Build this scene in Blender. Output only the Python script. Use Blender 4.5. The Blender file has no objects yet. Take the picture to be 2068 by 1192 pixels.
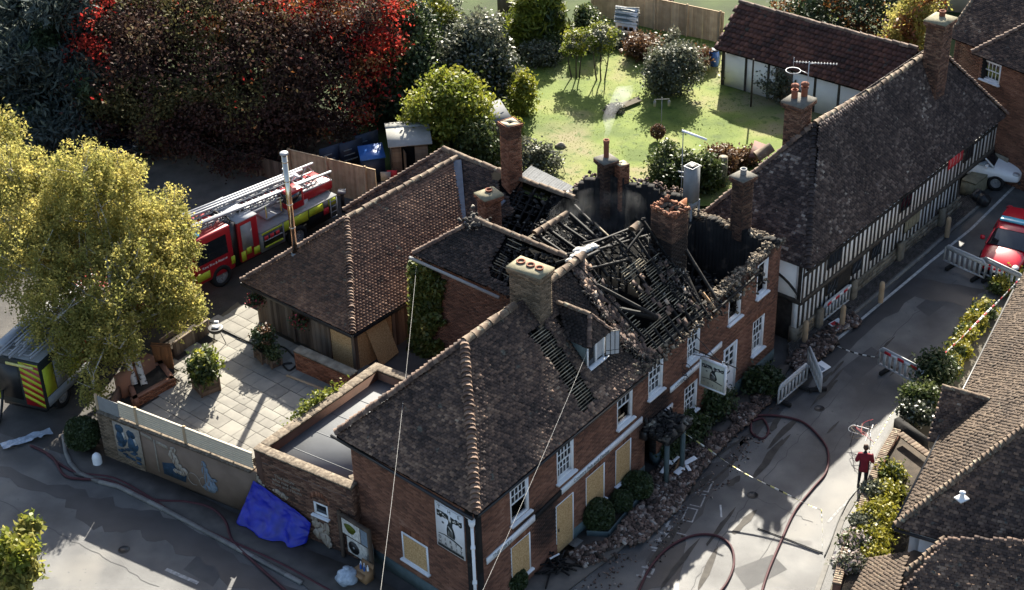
import bpy, math, random
import numpy as np
from mathutils import Vector, Matrix, noise as mnoise
random.seed(11)
rng = np.random.default_rng(11)
SC = bpy.context.scene
COL = SC.collection

# ---------------------------------------------------------------- camera, sky, sun, exposure
PW, PH, FPX, CAMH = 2068., 1192., 3300., 36.
PITCH, ROLL = math.radians(32.5), math.radians(1.8)
_F = np.array([0, math.cos(PITCH), -math.sin(PITCH)])
_R0 = np.array([1., 0, 0]); _U0 = np.array([0, math.sin(PITCH), math.cos(PITCH)])
_R = math.cos(ROLL) * _R0 - math.sin(ROLL) * _U0
_U = math.sin(ROLL) * _R0 + math.cos(ROLL) * _U0
cam = bpy.data.cameras.new('camera'); camo = bpy.data.objects.new('camera', cam); COL.objects.link(camo)
cam.sensor_width = 36.; cam.lens = FPX / PW * 36.; cam.clip_end = 2000
camo.matrix_world = Matrix(((_R[0], _U[0], -_F[0], 0), (_R[1], _U[1], -_F[1], 0), (_R[2], _U[2], -_F[2], CAMH), (0, 0, 0, 1)))
SC.camera = camo
SUN_EL, SUN_AZ = math.radians(33.0), math.radians(10.6)      # azimuth clockwise from +Y
w = bpy.data.worlds.new('World'); SC.world = w; w.use_nodes = True
nt = w.node_tree
sky = nt.nodes.new('ShaderNodeTexSky'); sky.sky_type = 'NISHITA'; sky.sun_disc = False
sky.dust_density = 2.2; sky.ozone_density = .7; sky.sun_elevation = SUN_EL; sky.sun_rotation = SUN_AZ
bg = nt.nodes['Background']; bg.inputs[1].default_value = 0.07
nt.links.new(sky.outputs[0], bg.inputs[0])
sl = bpy.data.lights.new('sun', 'SUN'); sl.energy = 5.0; sl.angle = math.radians(0.5); sl.color = (1.0, .93, .8)
so = bpy.data.objects.new('sun', sl); COL.objects.link(so)
_sd = Vector((math.sin(SUN_AZ) * math.cos(SUN_EL), math.cos(SUN_AZ) * math.cos(SUN_EL), math.sin(SUN_EL)))
so.rotation_euler = _sd.to_track_quat('Z', 'Y').to_euler(); so.location = (0, 0, 60)
SC.view_settings.view_transform = 'Standard'; SC.view_settings.look = 'None'
SC.view_settings.gamma = 1; SC.view_settings.use_curve_mapping = False
SC.view_settings.exposure = 1.9
SC.cycles.max_bounces = 6; SC.cycles.transparent_max_bounces = 8; SC.cycles.volume_bounces = 0

def at(x, y, z=0.):
 "the point at height z that the photograph shows at pixel x, y"
 d = _F * FPX + _R * (x - PW / 2) - _U * (y - PH / 2)
 return np.array([0, 0, CAMH]) + d * ((z - CAMH) / d[2])
def on_plane(x, y, p, n):
 d = _F * FPX + _R * (x - PW / 2) - _U * (y - PH / 2); C = np.array([0, 0, CAMH]); n = np.array(n, float)
 return C + d * (((np.array(p) - C) @ n) / (d @ n))
def V3(*a): return np.array(a, float)
def unit(v): v = np.array(v, float); return v / np.linalg.norm(v)
ZUP = V3(0, 0, 1)

# ---------------------------------------------------------------- objects
WM = {}
def link(o, parent=None, M=None):
 COL.objects.link(o); M = M or Matrix.Identity(4)
 if parent is not None:
  o.parent = parent; o.matrix_local = WM[parent.name].inverted() @ M
 else: o.matrix_local = M
 WM[o.name] = M; return o
def tag(o, label=None, cat=None, group=None, kind=None):
 if label: o['label'] = label
 if cat: o['category'] = cat
 if group: o['group'] = group
 if kind: o['kind'] = kind
 return o
def thing(name, label, cat, loc=(0, 0, 0), rz=0., group=None):
 o = bpy.data.objects.new(name, None); o.empty_display_size = .2
 link(o, None, Matrix.Translation(Vector(loc)) @ Matrix.Rotation(rz, 4, 'Z'))
 return tag(o, label, cat, group)
def copy_tree(o, parent=None, loc=None, rz=None, label=None):
 c = o.copy(); COL.objects.link(c)
 if parent is not None: c.parent = parent
 if loc is not None: c.matrix_local = Matrix.Translation(Vector(loc)) @ Matrix.Rotation(rz or 0., 4, 'Z')
 if label: c['label'] = label
 WM[c.name] = c.matrix_local.copy()
 for ch in list(o.children): copy_tree(ch, c)
 return c

class MB:
 "collects geometry with a material index and a random value per face"
 def __init__(s): s.v = []; s.n = 0; s.f = []
 def add(s, V, F, m=0, r=None, a2=None):
  V = np.asarray(V, float).reshape(-1, 3)
  if len(F):
   F = np.asarray(F, int); F = F.reshape(len(F), -1)
   s.f.append((F + s.n, m, r, a2))
  s.v.append(V); s.n += len(V)
 def poly(s, pts, m=0, r=None): s.add(pts, [list(range(len(pts)))], m, r)
 def hexa(s, p, ex, ey, ez, m=0, r=None):
  p, ex, ey, ez = [np.array(q, float) for q in (p, ex, ey, ez)]
  s.add([p, p + ex, p + ex + ey, p + ey, p + ez, p + ex + ez, p + ex + ey + ez, p + ey + ez],
              [[0, 3, 2, 1], [4, 5, 6, 7], [0, 1, 5, 4], [1, 2, 6, 5], [2, 3, 7, 6], [3, 0, 4, 7]], m, random.random() if r is None else r)
 def hexas(s, P, EX, EY, EZ, m=0, r=None, a2=None, base=True):
  n = len(P)
  if n == 0: return
  P = np.asarray(P, float); EX, EY, EZ = [np.broadcast_to(np.asarray(q, float), P.shape) for q in (EX, EY, EZ)]
  V = np.stack([P, P + EX, P + EX + EY, P + EY, P + EZ, P + EX + EZ, P + EX + EY + EZ, P + EY + EZ], 1).reshape(-1, 3)
  q = [[4, 5, 6, 7], [0, 1, 5, 4], [1, 2, 6, 5], [2, 3, 7, 6], [3, 0, 4, 7]] + ([[0, 3, 2, 1]] if base else [])
  F = (np.arange(n)[:, None, None] * 8 + np.array(q)[None]).reshape(-1, 4)
  r = rng.random(n) if r is None else r
  s.add(V, F, m, np.repeat(r, len(q)), None if a2 is None else np.repeat(a2, len(q)))
 def box(s, c, sx, sy, sz, rz=0., m=0, r=None):
  "c = centre of the base"
  a = V3(math.cos(rz), math.sin(rz), 0); b = V3(-math.sin(rz), math.cos(rz), 0)
  s.hexa(np.array(c, float) - a * sx / 2 - b * sy / 2, a * sx, b * sy, ZUP * sz, m, r)
 def beam(s, p, q, w, h, up=ZUP, m=0, r=None):
  p, q = np.array(p, float), np.array(q, float); d = q - p; x = np.cross(d, up)
  if np.linalg.norm(x) < 1e-6: x = np.cross(d, V3(1, 0, 0))
  x = unit(x); y = unit(np.cross(x, d)); s.hexa(p - x * w / 2 - y * h / 2, d, x * w, y * h, m, r)
 def tube(s, pts, r, n=8, m=0, rv=None, caps=True, closed=False):
  pts = np.array(pts, float); k = len(pts); rad = np.broadcast_to(np.asarray(r, float), (k,))
  T = np.gradient(pts, axis=0)
  if closed: T = np.roll(pts, -1, 0) - np.roll(pts, 1, 0)
  T /= np.linalg.norm(T, axis=1)[:, None] + 1e-12
  u = np.cross(T[0], ZUP)
  if np.linalg.norm(u) < 1e-3: u = np.cross(T[0], V3(1, 0, 0))
  u = unit(u); V = []
  a = np.arange(n) * 2 * math.pi / n
  for i in range(k):
   u = unit(u - T[i] * (u @ T[i])); b = np.cross(T[i], u)
   V.append(pts[i] + rad[i] * (np.cos(a)[:, None] * u + np.sin(a)[:, None] * b))
  V = np.concatenate(V); F = []
  for i in range(k if closed else k - 1):
   j = (i + 1) % k
   for t in range(n): t2 = (t + 1) % n; F.append([i * n + t, i * n + t2, j * n + t2, j * n + t])
  rv = random.random() if rv is None else rv
  base = s.n; s.add(V, F, m, rv)
  if caps and not closed:
   s.f.append((np.array([list(range(n))[::-1]]) + base, m, rv, None))
   s.f.append((np.array([list(range(n))]) + base + (k - 1) * n, m, rv, None))
 def cyl(s, p, q, r0, r1=None, n=12, m=0, rv=None): s.tube([p, q], [r0, r0 if r1 is None else r1], n, m, rv)
 def lathe(s, c, prof, n=16, m=0, axis=ZUP, rv=None):
  "profile of (radius, height) about an axis through c"
  ax = unit(axis); u = np.cross(ax, V3(1, 0, 0)); u = unit(u if np.linalg.norm(u) > 1e-3 else np.cross(ax, V3(0, 1, 0))); b = np.cross(ax, u)
  a = np.arange(n) * 2 * math.pi / n
  V = np.concatenate([np.array(c) + ax * h + r * (np.cos(a)[:, None] * u + np.sin(a)[:, None] * b) for r, h in prof]); F = []
  for i in range(len(prof) - 1):
   for t in range(n): t2 = (t + 1) % n; F.append([i * n + t, i * n + t2, (i + 1) * n + t2, (i + 1) * n + t])
  s.add(V, F, m, random.random() if rv is None else rv)
 def prism(s, pts, vec, m=0, r=None):
  pts = np.array(pts, float); k = len(pts); vec = np.array(vec, float); r = random.random() if r is None else r; b = s.n
  s.add(np.concatenate([pts, pts + vec]), [[i, (i + 1) % k, (i + 1) % k + k, i + k] for i in range(k)], m, r)
  s.f.append((np.array([list(range(k))[::-1]]) + b, m, r, None)); s.f.append((np.array([list(range(k, 2 * k))]) + b, m, r, None))
 def blob(s, c, rad, nu=14, nv=9, amp=.15, fr=1.2, m=0, seed=0, r=None, zmin=None):
  c = np.array(c, float); V = []
  for j in range(nv + 1):
   th = math.pi * j / nv
   for i in range(nu):
    ph = 2 * math.pi * i / nu; d = V3(math.sin(th) * math.cos(ph), math.sin(th) * math.sin(ph), math.cos(th))
    k = 1 + amp * mnoise.noise(Vector(d * fr) + Vector((seed * 7.3, seed * 3.1, seed)))
    p = c + d * np.array(rad) * k
    if zmin is not None: p[2] = max(p[2], zmin)
    V.append(p)
  s.add(V, [[j * nu + i, (j + 1) * nu + i, (j + 1) * nu + (i + 1) % nu, j * nu + (i + 1) % nu] for j in range(nv) for i in range(nu)], m, r if r is not None else .5)
 def mesh(s, name, mats, T=None, smooth=False):
  me = bpy.data.meshes.new(name); V = np.concatenate(s.v) if s.v else np.zeros((0, 3))
  if T is not None: A = np.array(T); V = V @ A[:3, :3].T + A[:3, 3]
  me.vertices.add(len(V)); me.vertices.foreach_set('co', V.ravel().astype(np.float32))
  lo, tot, mi, rv, av = [], [], [], [], []; any2 = False
  for F, m, r, a2 in s.f:
   k = len(F); lo.append(F.ravel()); tot.append(np.full(k, F.shape[1])); mi.append(np.full(k, m) if np.isscalar(m) else np.asarray(m))
   rv.append(rng.random(k) if r is None else np.broadcast_to(np.asarray(r, float), (k,)))
   if a2 is not None: any2 = True
   av.append(np.zeros(k) if a2 is None else np.broadcast_to(np.asarray(a2, float), (k,)))
  lo = np.concatenate(lo); tot = np.concatenate(tot); n = len(tot)
  me.loops.add(len(lo)); me.loops.foreach_set('vertex_index', lo.astype(np.int32))
  me.polygons.add(n); st = np.concatenate([[0], np.cumsum(tot)[:-1]])
  me.polygons.foreach_set('loop_start', st.astype(np.int32)); me.polygons.foreach_set('loop_total', tot.astype(np.int32))
  me.polygons.foreach_set('material_index', np.concatenate(mi).astype(np.int32))
  if smooth: me.polygons.foreach_set('use_smooth', np.ones(n, bool))
  at_ = me.attributes.new('rnd', 'FLOAT', 'FACE'); at_.data.foreach_set('value', np.concatenate(rv).astype(np.float32))
  if any2:
   at_ = me.attributes.new('soot', 'FLOAT', 'FACE'); at_.data.foreach_set('value', np.concatenate(av).astype(np.float32))
  me.update(calc_edges=True)
  for m in (mats if isinstance(mats, (list, tuple)) else [mats]): me.materials.append(m)
  return me
 def build(s, name, mats, parent=None, smooth=False, kind=None, local=False):
  "world coordinates by default; an object under its parent keeps the parent's origin"
  M = WM[parent.name] if parent is not None else Matrix.Identity(4)
  T = None
  if parent is None:
   V = np.concatenate(s.v); c = Vector(((V[:, 0].min() + V[:, 0].max()) / 2, (V[:, 1].min() + V[:, 1].max()) / 2, V[:, 2].min()))
   M = Matrix.Translation(c); T = M.inverted()
  elif not local: T = M.inverted()
  o = bpy.data.objects.new(name, s.mesh(name, mats, T, smooth)); link(o, parent, M)
  if kind: o['kind'] = kind
  return o

_UNIT = {}
def unit_cube(m):
 if m.name not in _UNIT:
  b = MB(); b.hexa((-.5, -.5, -.5), (1, 0, 0), (0, 1, 0), (0, 0, 1), r=.5); _UNIT[m.name] = b.mesh('block_' + m.name, m)
 return _UNIT[m.name]
def piece(name, parent, m, p, ex, ey, ez):
 "one block: corner p and three edges, in world coordinates; alike pieces share mesh data"
 p, ex, ey, ez = [np.array(q, float) for q in (p, ex, ey, ez)]; c = p + (ex + ey + ez) / 2
 o = bpy.data.objects.new(name, unit_cube(m))
 return link(o, parent, Matrix(((ex[0], ey[0], ez[0], c[0]), (ex[1], ey[1], ez[1], c[1]), (ex[2], ey[2], ez[2], c[2]), (0, 0, 0, 1))))
def pbeam(name, parent, m, p, q, w, h, up=ZUP):
 p, q = np.array(p, float), np.array(q, float); d = q - p; x = np.cross(d, up)
 if np.linalg.norm(x) < 1e-6: x = np.cross(d, V3(1, 0, 0))
 x = unit(x); y = unit(np.cross(x, d)); return piece(name, parent, m, p - x * w / 2 - y * h / 2, d, x * w, y * h)
def text(name, s, m, parent, o, ux, uy, size, depth=.004, align='LEFT', kind=None):
 "lettering: origin o, reading direction ux, up uy"
 cu = bpy.data.curves.new(name, 'FONT'); cu.body = s; cu.size = size; cu.extrude = depth; cu.align_x = align
 tmp = bpy.data.objects.new(name + '_src', cu); COL.objects.link(tmp)
 dg = bpy.context.evaluated_depsgraph_get(); me = bpy.data.meshes.new_from_object(tmp.evaluated_get(dg))
 bpy.data.objects.remove(tmp); me.materials.clear(); me.materials.append(m)
 ux, uy = unit(ux), unit(uy); n = np.cross(ux, uy)
 ob = bpy.data.objects.new(name, me)
 return link(ob, parent, Matrix(((ux[0], uy[0], n[0], o[0]), (ux[1], uy[1], n[1], o[1]), (ux[2], uy[2], n[2], o[2]), (0, 0, 0, 1))))

# ---------------------------------------------------------------- materials
def mat(name, stops, nscale=6., nw=.5, rw=.6, rough=.85, bump=0., bscale=40., metal=0., spec=.3, trans=0., stretch=None, objrnd=False,
  spots=None, detail=4., alpha=None, sootcol=(.008, .008, .008), patch=None):
 m = bpy.data.materials.new(name); m.use_nodes = True; t = m.node_tree; N = t.nodes; L = t.links
 b = N['Principled BSDF']; b.inputs['Roughness'].default_value = rough; b.inputs['Metallic'].default_value = metal
 b.inputs['Specular IOR Level'].default_value = spec
 geo = N.new('ShaderNodeNewGeometry'); pos = geo.outputs['Position']
 if stretch:
  mp = N.new('ShaderNodeMapping'); mp.inputs['Scale'].default_value = stretch; L.new(pos, mp.inputs['Vector']); pos = mp.outputs[0]
 def nz(sc, det=detail):
  q = N.new('ShaderNodeTexNoise'); q.inputs['Scale'].default_value = sc; q.inputs['Detail'].default_value = det; L.new(pos, q.inputs['Vector']); return q.outputs['Fac']
 def mth(op, a, c, cl=False):
  q = N.new('ShaderNodeMath'); q.operation = op; q.use_clamp = cl
  for i, v in enumerate((a, c)):
   if hasattr(v, 'is_output'): L.new(v, q.inputs[i])
   else: q.inputs[i].default_value = v
  return q.outputs[0]
 if objrnd: rnd = N.new('ShaderNodeObjectInfo').outputs['Random']
 else:
  a = N.new('ShaderNodeAttribute'); a.attribute_name = 'rnd'; rnd = a.outputs['Fac']
 fac = mth('ADD', .5, mth('ADD', mth('MULTIPLY', mth('SUBTRACT', rnd, .5), rw), mth('MULTIPLY', mth('SUBTRACT', nz(nscale), .5), nw * 2)), True)
 cr = N.new('ShaderNodeValToRGB'); e = cr.color_ramp.elements
 while len(e) < len(stops): e.new(.5)
 for q, (p, c) in zip(e, stops): q.position = p; q.color = (*c, 1)
 L.new(fac, cr.inputs[0]); col = cr.outputs[0]
 def mix(f, c1, c2):
  q = N.new('ShaderNodeMix'); q.data_type = 'RGBA'; L.new(f, q.inputs['Factor']) if hasattr(f, 'is_output') else None
  L.new(c1, q.inputs['A'])
  if hasattr(c2, 'is_output'): L.new(c2, q.inputs['B'])
  else: q.inputs['B'].default_value = (*c2, 1)
  return q.outputs['Result']
 for sp in (spots or []):           # (scale, threshold, softness, colour)
  q = N.new('ShaderNodeMapRange'); q.inputs['From Min'].default_value = sp[1]; q.inputs['From Max'].default_value = sp[1] + sp[2]
  L.new(nz(sp[0], 3.), q.inputs['Value']); col = mix(q.outputs[0], col, sp[3])
 a2 = N.new('ShaderNodeAttribute'); a2.attribute_name = 'soot'; col = mix(a2.outputs['Fac'], col, sootcol)
 L.new(col, b.inputs['Base Color'])
 if bump:
  bn = N.new('ShaderNodeBump'); bn.inputs['Strength'].default_value = bump; bn.inputs['Distance'].default_value = .02
  L.new(nz(bscale), bn.inputs['Height']); L.new(bn.outputs[0], b.inputs['Normal'])
 if trans:
  tr = N.new('ShaderNodeBsdfTranslucent'); L.new(col, tr.inputs['Color']); ms = N.new('ShaderNodeMixShader'); ms.inputs[0].default_value = trans
  L.new(b.outputs[0], ms.inputs[1]); L.new(tr.outputs[0], ms.inputs[2]); L.new(ms.outputs[0], N['Material Output'].inputs[0])
 return m
def flat(name, c, rough=.6, spec=.4, metal=0., var=.12, nscale=5., bump=0., bscale=60., **k):
 d = tuple(x * (1 - var) for x in c); u = tuple(min(1, x * (1 + var)) for x in c)
 return mat(name, [(.25, d), (.75, u)], nscale, .5, .4, rough, bump, bscale, metal, spec, **k)

# ---------------------------------------------------------------- materials
M = {}
M['brick'] = mat('red_brick', [(.1, (.075, .036, .026)), (.45, (.165, .078, .05)), (.75, (.24, .115, .072)), (1, (.29, .165, .115))], 1.1, .4, .5, .9, .3, 60)
M['brick_dark'] = mat('brown_brick', [(.1, (.05, .03, .022)), (.5, (.12, .06, .04)), (1, (.22, .13, .085))], 1.3, .35, .8, .9, .3, 60)
M['brick_orange'] = mat('orange_brick', [(.1, (.1, .04, .022)), (.5, (.2, .082, .045)), (1, (.28, .135, .08))], 1.3, .3, .8, .9, .3, 60)
M['brick_buff'] = mat('buff_brick', [(.1, (.08, .06, .04)), (.5, (.15, .112, .075)), (1, (.23, .17, .115))], 1.3, .3, .8, .9, .3, 60)
M['mortar'] = flat('lime_mortar', (.13, .105, .08), .95, .1, var=.25, bump=.3)
M['mortar_light'] = flat('pale_mortar', (.3, .27, .2), .95, .1, var=.2, bump=.3)
M['soot_wall'] = mat('sooty_plaster', [(.2, (.006, .006, .006)), (.7, (.016, .015, .014)), (1, (.06, .05, .04))], 1.6, .7, .2, .95, .6, 14, spots=[(2.2, .62, .08, (.05, .04, .032))])
M['tile_main'] = mat('old_clay_tile', [(.08, (.03, .022, .02)), (.4, (.072, .049, .041)), (.68, (.135, .087, .064)), (.9, (.25, .168, .118)), (1, (.34, .265, .2))], .9, .5, .85, .82, .3, 50, spots=[(3.2, .66, .05, (.1, .095, .08))])
M['tile_barn'] = mat('weathered_clay_tile', [(.05, (.05, .036, .029)), (.4, (.135, .078, .055)), (.75, (.22, .128, .085)), (1, (.36, .21, .135))], 1.2, .45, .75, .8, .3, 50, spots=[(4, .66, .05, (.14, .125, .095))])
M['tile_burnt'] = mat('sooty_clay_tile', [(.1, (.012, .01, .01)), (.55, (.035, .027, .025)), (1, (.12, .08, .062))], 1.2, .5, .8, .8, .3, 50)
M['tile_half'] = mat('dark_lichened_tile', [(.08, (.018, .014, .015)), (.45, (.044, .033, .032)), (.7, (.075, .055, .05)), (.88, (.15, .12, .105)), (1, (.36, .33, .29))], .7, .35, .95, .82, .3, 50, spots=[(6, .69, .04, (.2, .19, .165))])
M['tile_cottage'] = mat('brown_mossy_tile', [(.08, (.03, .021, .016)), (.5, (.068, .047, .032)), (1, (.125, .09, .06))], .8, .5, .5, .85, .4, 30, spots=[(5, .66, .05, (.1, .088, .062)), (9, .7, .04, (.03, .022, .018))])
M['tile_pan'] = mat('red_pantile', [(.05, (.03, .017, .015)), (.5, (.075, .032, .025)), (1, (.15, .062, .042))], .9, .45, .8, .8, .3, 50, spots=[(3, .62, .08, (.045, .04, .034))])
M['ridge'] = mat('ridge_clay', [(.1, (.07, .048, .034)), (.5, (.135, .095, .066)), (1, (.22, .172, .12))], 5, .5, .5, .85, .4, 30, objrnd=True, spots=[(7, .6, .06, (.26, .24, .17))])
M['hip'] = mat('hip_clay', [(.1, (.05, .036, .03)), (.5, (.12, .075, .055)), (1, (.23, .165, .12))], 5, .5, .6, .8, .4, 30, objrnd=True)
M['char'] = mat('charred_timber', [(.2, (.005, .005, .005)), (.7, (.012, .011, .011)), (1, (.04, .037, .034))], 7, .6, .4, .7, .8, 35, spec=.25)
M['char_obj'] = mat('charred_wood', [(.15, (.005, .005, .005)), (.7, (.012, .011, .011)), (1, (.045, .04, .035))], 7, .5, .5, .7, .8, 35, spec=.25, objrnd=True)
M['batten'] = mat('scorched_batten', [(.05, (.05, .042, .032)), (.4, (.2, .168, .115)), (1, (.42, .36, .25))], 2.2, .7, .55, .8, .4, 40, objrnd=True)
M['wood_new'] = mat('bare_timber', [(.1, (.16, .09, .045)), (1, (.38, .25, .14))], 5, .6, .4, .8, .4, 40, objrnd=True)
M['osb'] = mat('chipboard', [(.2, (.33, .2, .085)), (.55, (.48, .31, .145)), (1, (.6, .43, .23))], 22, .9, .1, .75, .2, 60, detail=2)
M['boards'] = mat('weathered_boards', [(.1, (.055, .04, .03)), (.5, (.12, .088, .062)), (1, (.2, .16, .12))], 4, .6, .7, .85, .4, 50, stretch=(1, 1, .12), objrnd=True)
M['white'] = flat('white_paint', (.72, .73, .74), .45, .4, var=.07)
M['white_dirty'] = flat('smoke_stained_white', (.5, .49, .45), .7, .2, var=.35, nscale=9)
M['grey_paint'] = flat('grey_blue_paint', (.1, .13, .13), .6, .3)
M['black'] = flat('black_paint', (.012, .012, .013), .45, .5)
M['iron'] = flat('black_iron', (.015, .014, .014), .5, .5)
M['glass'] = flat('window_glass', (.012, .015, .018), .06, .8, var=.3)
M['curtain'] = flat('pale_blind', (.42, .42, .42), .8, .2)
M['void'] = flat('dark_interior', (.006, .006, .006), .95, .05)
M['teal'] = flat('teal_plinth', (.07, .1, .105), .7, .3, var=.2)
M['lead'] = flat('lead_sheet', (.11, .125, .15), .5, .5, var=.2)
M['felt'] = flat('grey_roof_felt', (.15, .155, .16), .9, .08, var=.08, nscale=1.5)
M['coping'] = mat('lichened_coping', [(.2, (.08, .062, .046)), (.6, (.17, .137, .1)), (1, (.3, .262, .2))], 9, .8, .4, .9, .7, 25)
M['stone'] = mat('rag_stone', [(.15, (.1, .085, .065)), (.55, (.19, .165, .125)), (1, (.3, .27, .21))], 3.5, .7, .5, .9, .8, 16)
M['slab'] = mat('sandstone_slab', [(.1, (.14, .132, .115)), (.5, (.2, .19, .165)), (1, (.265, .25, .212))], 2.4, .5, .45, .85, .25, 30, objrnd=True)
M['slab_joint'] = flat('slab_joint_sand', (.1, .09, .07), .95, .1)
M['render'] = flat('white_render', (.78, .77, .75), .85, .2, var=.06, nscale=2, bump=.2)
M['render_tan'] = flat('tan_render', (.17, .125, .095), .9, .1, var=.22, nscale=1.5, bump=.3)
M['oak'] = mat('aged_oak', [(.2, (.018, .015, .013)), (.6, (.04, .034, .029)), (1, (.09, .078, .066))], 5, .6, .5, .85, .5, 40, objrnd=True)
M['oak_j'] = mat('dark_oak', [(.2, (.018, .015, .013)), (.6, (.04, .034, .029)), (1, (.09, .078, .066))], 5, .6, .5, .85, .5, 40)
M['terracotta'] = flat('terracotta', (.2, .075, .045), .8, .2, var=.2)
M['cement'] = flat('cement_flaunching', (.22, .2, .135), .9, .2, var=.25, nscale=6, bump=.4)
M['cement_grey'] = flat('grey_cement', (.13, .122, .105), .9, .2, var=.25, nscale=6, bump=.4)
M['steel'] = flat('polished_flue_steel', (.62, .53, .42), .16, .5, metal=1., var=.08)
M['galv'] = flat('galvanised_steel', (.22, .225, .225), .65, .3, metal=.1, var=.12)
M['alu'] = flat('brushed_aluminium', (.3, .31, .33), .55, .3, metal=.3, var=.12)
M['asphalt'] = mat('asphalt', [(.22, (.042, .042, .043)), (.45, (.07, .07, .07)), (.6, (.092, .092, .09)), (.82, (.135, .131, .124))], .5, 1.0, .1, .62, .5, 120, spec=.5, detail=14, spots=[(.3, .55, .14, (.125, .118, .105)), (5.5, .66, .05, (.06, .06, .06))])
M['asphalt_wet'] = mat('wet_asphalt', [(.2, (.022, .023, .025)), (.7, (.04, .041, .044))], 1.2, .6, .1, .5, .2, 90, spec=.4)
M['pave'] = mat('brick_paving', [(.2, (.05, .045, .04)), (.6, (.085, .075, .068)), (1, (.13, .11, .095))], 2.2, .5, .6, .85, .3, 40)
M['kerb'] = mat('kerb_stone', [(.2, (.13, .125, .115)), (1, (.24, .23, .21))], 4, .5, .6, .85, .3, 40, objrnd=True)
M['line'] = mat('worn_road_paint', [(.2, (.3, .3, .29)), (1, (.6, .6, .57))], 7, .9, .2, .75)
M['line_faint'] = mat('faded_road_paint', [(.2, (.15, .15, .148)), (1, (.4, .4, .39))], 8, .9, .2, .75)
M['earth'] = mat('dark_earth', [(.2, (.02, .016, .012)), (1, (.065, .05, .036))], 3, .7, .3, .95, .8, 20)
M['gravel'] = mat('yard_gravel', [(.2, (.05, .047, .045)), (1, (.11, .102, .092))], 1.5, .6, .1, .9, .7, 60, detail=8)
M['lawn'] = mat('lawn', [(.12, (.07, .105, .016)), (.42, (.115, .155, .025)), (.68, (.16, .18, .045)), (.95, (.2, .175, .085))], .42, 1.25, .0, .9, .9, 16, detail=12, spots=[(.2, .57, .12, (.175, .155, .08)), (3.2, .58, .12, (.06, .09, .016))])
M['lawn_far'] = mat('rough_grass', [(.2, (.018, .03, .008)), (.7, (.04, .062, .014)), (1, (.08, .1, .025))], .4, .8, .0, .95, .8, 14, detail=8)  # darker than the lawn: shade over the far grass put into its colour
M['rubble'] = mat('brick_rubble', [(.05, (.03, .024, .02)), (.45, (.1, .064, .05)), (.8, (.18, .125, .1)), (1, (.36, .32, .28))], 2, .4, .9, .9, .4, 40)
M['ash'] = mat('ash_debris', [(.1, (.01, .01, .01)), (.6, (.035, .032, .03)), (.9, (.1, .09, .075)), (1, (.3, .28, .24))], 3, .5, .9, .85, .6, 30)
M['ash_pale'] = mat('pale_mortar_debris', [(.05, (.025, .02, .016)), (.5, (.1, .08, .058)), (1, (.27, .22, .16))], 3, .5, .9, .9, .6, 30)
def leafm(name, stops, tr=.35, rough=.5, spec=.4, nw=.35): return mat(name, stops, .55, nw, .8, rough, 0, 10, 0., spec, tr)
M['lf_birch'] = leafm('birch_leaf', [(.0, (.15, .16, .04)), (.35, (.26, .255, .07)), (.7, (.38, .34, .1)), (1, (.52, .42, .11))], .58, .65, .2)
M['lf_beech'] = leafm('copper_beech_leaf', [(.0, (.03, .018, .015)), (.5, (.065, .034, .028)), (.78, (.09, .055, .034)), (1, (.15, .12, .055))], .3, .7, .12)
M['lf_red'] = leafm('scarlet_leaf', [(.0, (.16, .012, .012)), (.55, (.36, .03, .025)), (1, (.52, .08, .04))], .45, .7, .12)
M['lf_orange'] = leafm('russet_leaf', [(.0, (.07, .03, .01)), (.55, (.18, .07, .02)), (1, (.26, .13, .04))], .4)
M['lf_cedar'] = leafm('blue_conifer_leaf', [(.0, (.03, .042, .038)), (.6, (.055, .072, .064)), (1, (.1, .115, .08))], .1, .7, .2)
M['lf_yew'] = leafm('dark_conifer_leaf', [(.0, (.012, .024, .012)), (.6, (.028, .048, .02)), (1, (.055, .08, .03))], .15, .6, .3)
M['lf_holly'] = leafm('dark_glossy_leaf', [(.0, (.015, .022, .014)), (.6, (.03, .042, .022)), (.85, (.06, .07, .035)), (1, (.1, .1, .05))], .15, .3, .6)
M['lf_olive'] = leafm('olive_leaf', [(.0, (.03, .032, .014)), (.6, (.08, .072, .028)), (1, (.16, .135, .05))], .3, .7, .12)
M['lf_lime'] = leafm('yellow_green_leaf', [(.0, (.08, .11, .016)), (.5, (.17, .2, .026)), (1, (.28, .26, .036))], .45)
M['lf_green'] = leafm('mid_green_leaf', [(.0, (.03, .048, .014)), (.6, (.062, .088, .024)), (1, (.115, .13, .04))], .3)
M['lf_grey'] = leafm('grey_green_leaf', [(.0, (.055, .065, .04)), (.6, (.1, .11, .068)), (1, (.18, .175, .12))], .25)
M['lf_brown'] = leafm('brown_leaf', [(.0, (.05, .026, .014)), (.6, (.12, .06, .03)), (1, (.18, .11, .05))], .3)
M['lf_box'] = leafm('box_leaf', [(.0, (.018, .03, .01)), (.6, (.036, .055, .017)), (1, (.06, .08, .026))], .15, .5, .4)
M['lf_ivy'] = leafm('ivy_leaf', [(.0, (.045, .06, .014)), (.5, (.1, .125, .026)), (1, (.22, .19, .05))], .4)
M['lf_gold'] = leafm('golden_shrub_leaf', [(.0, (.1, .11, .014)), (.5, (.22, .21, .026)), (1, (.36, .31, .045))], .35)
M['flower'] = leafm('pale_flower', [(.0, (.25, .2, .19)), (1, (.5, .42, .4))], .3)
M['flower_red'] = leafm('red_flower', [(.0, (.22, .02, .03)), (1, (.45, .06, .09))], .3)
M['bark'] = mat('bark', [(.2, (.03, .024, .018)), (1, (.1, .08, .06))], 6, .7, .3, .95, .8, 25)
M['bark_birch'] = mat('birch_bark', [(.28, (.05, .045, .04)), (.36, (.4, .38, .34)), (1, (.6, .57, .52))], 5, .8, .3, .8, .5, 25, stretch=(1, 1, 2.5))
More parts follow.
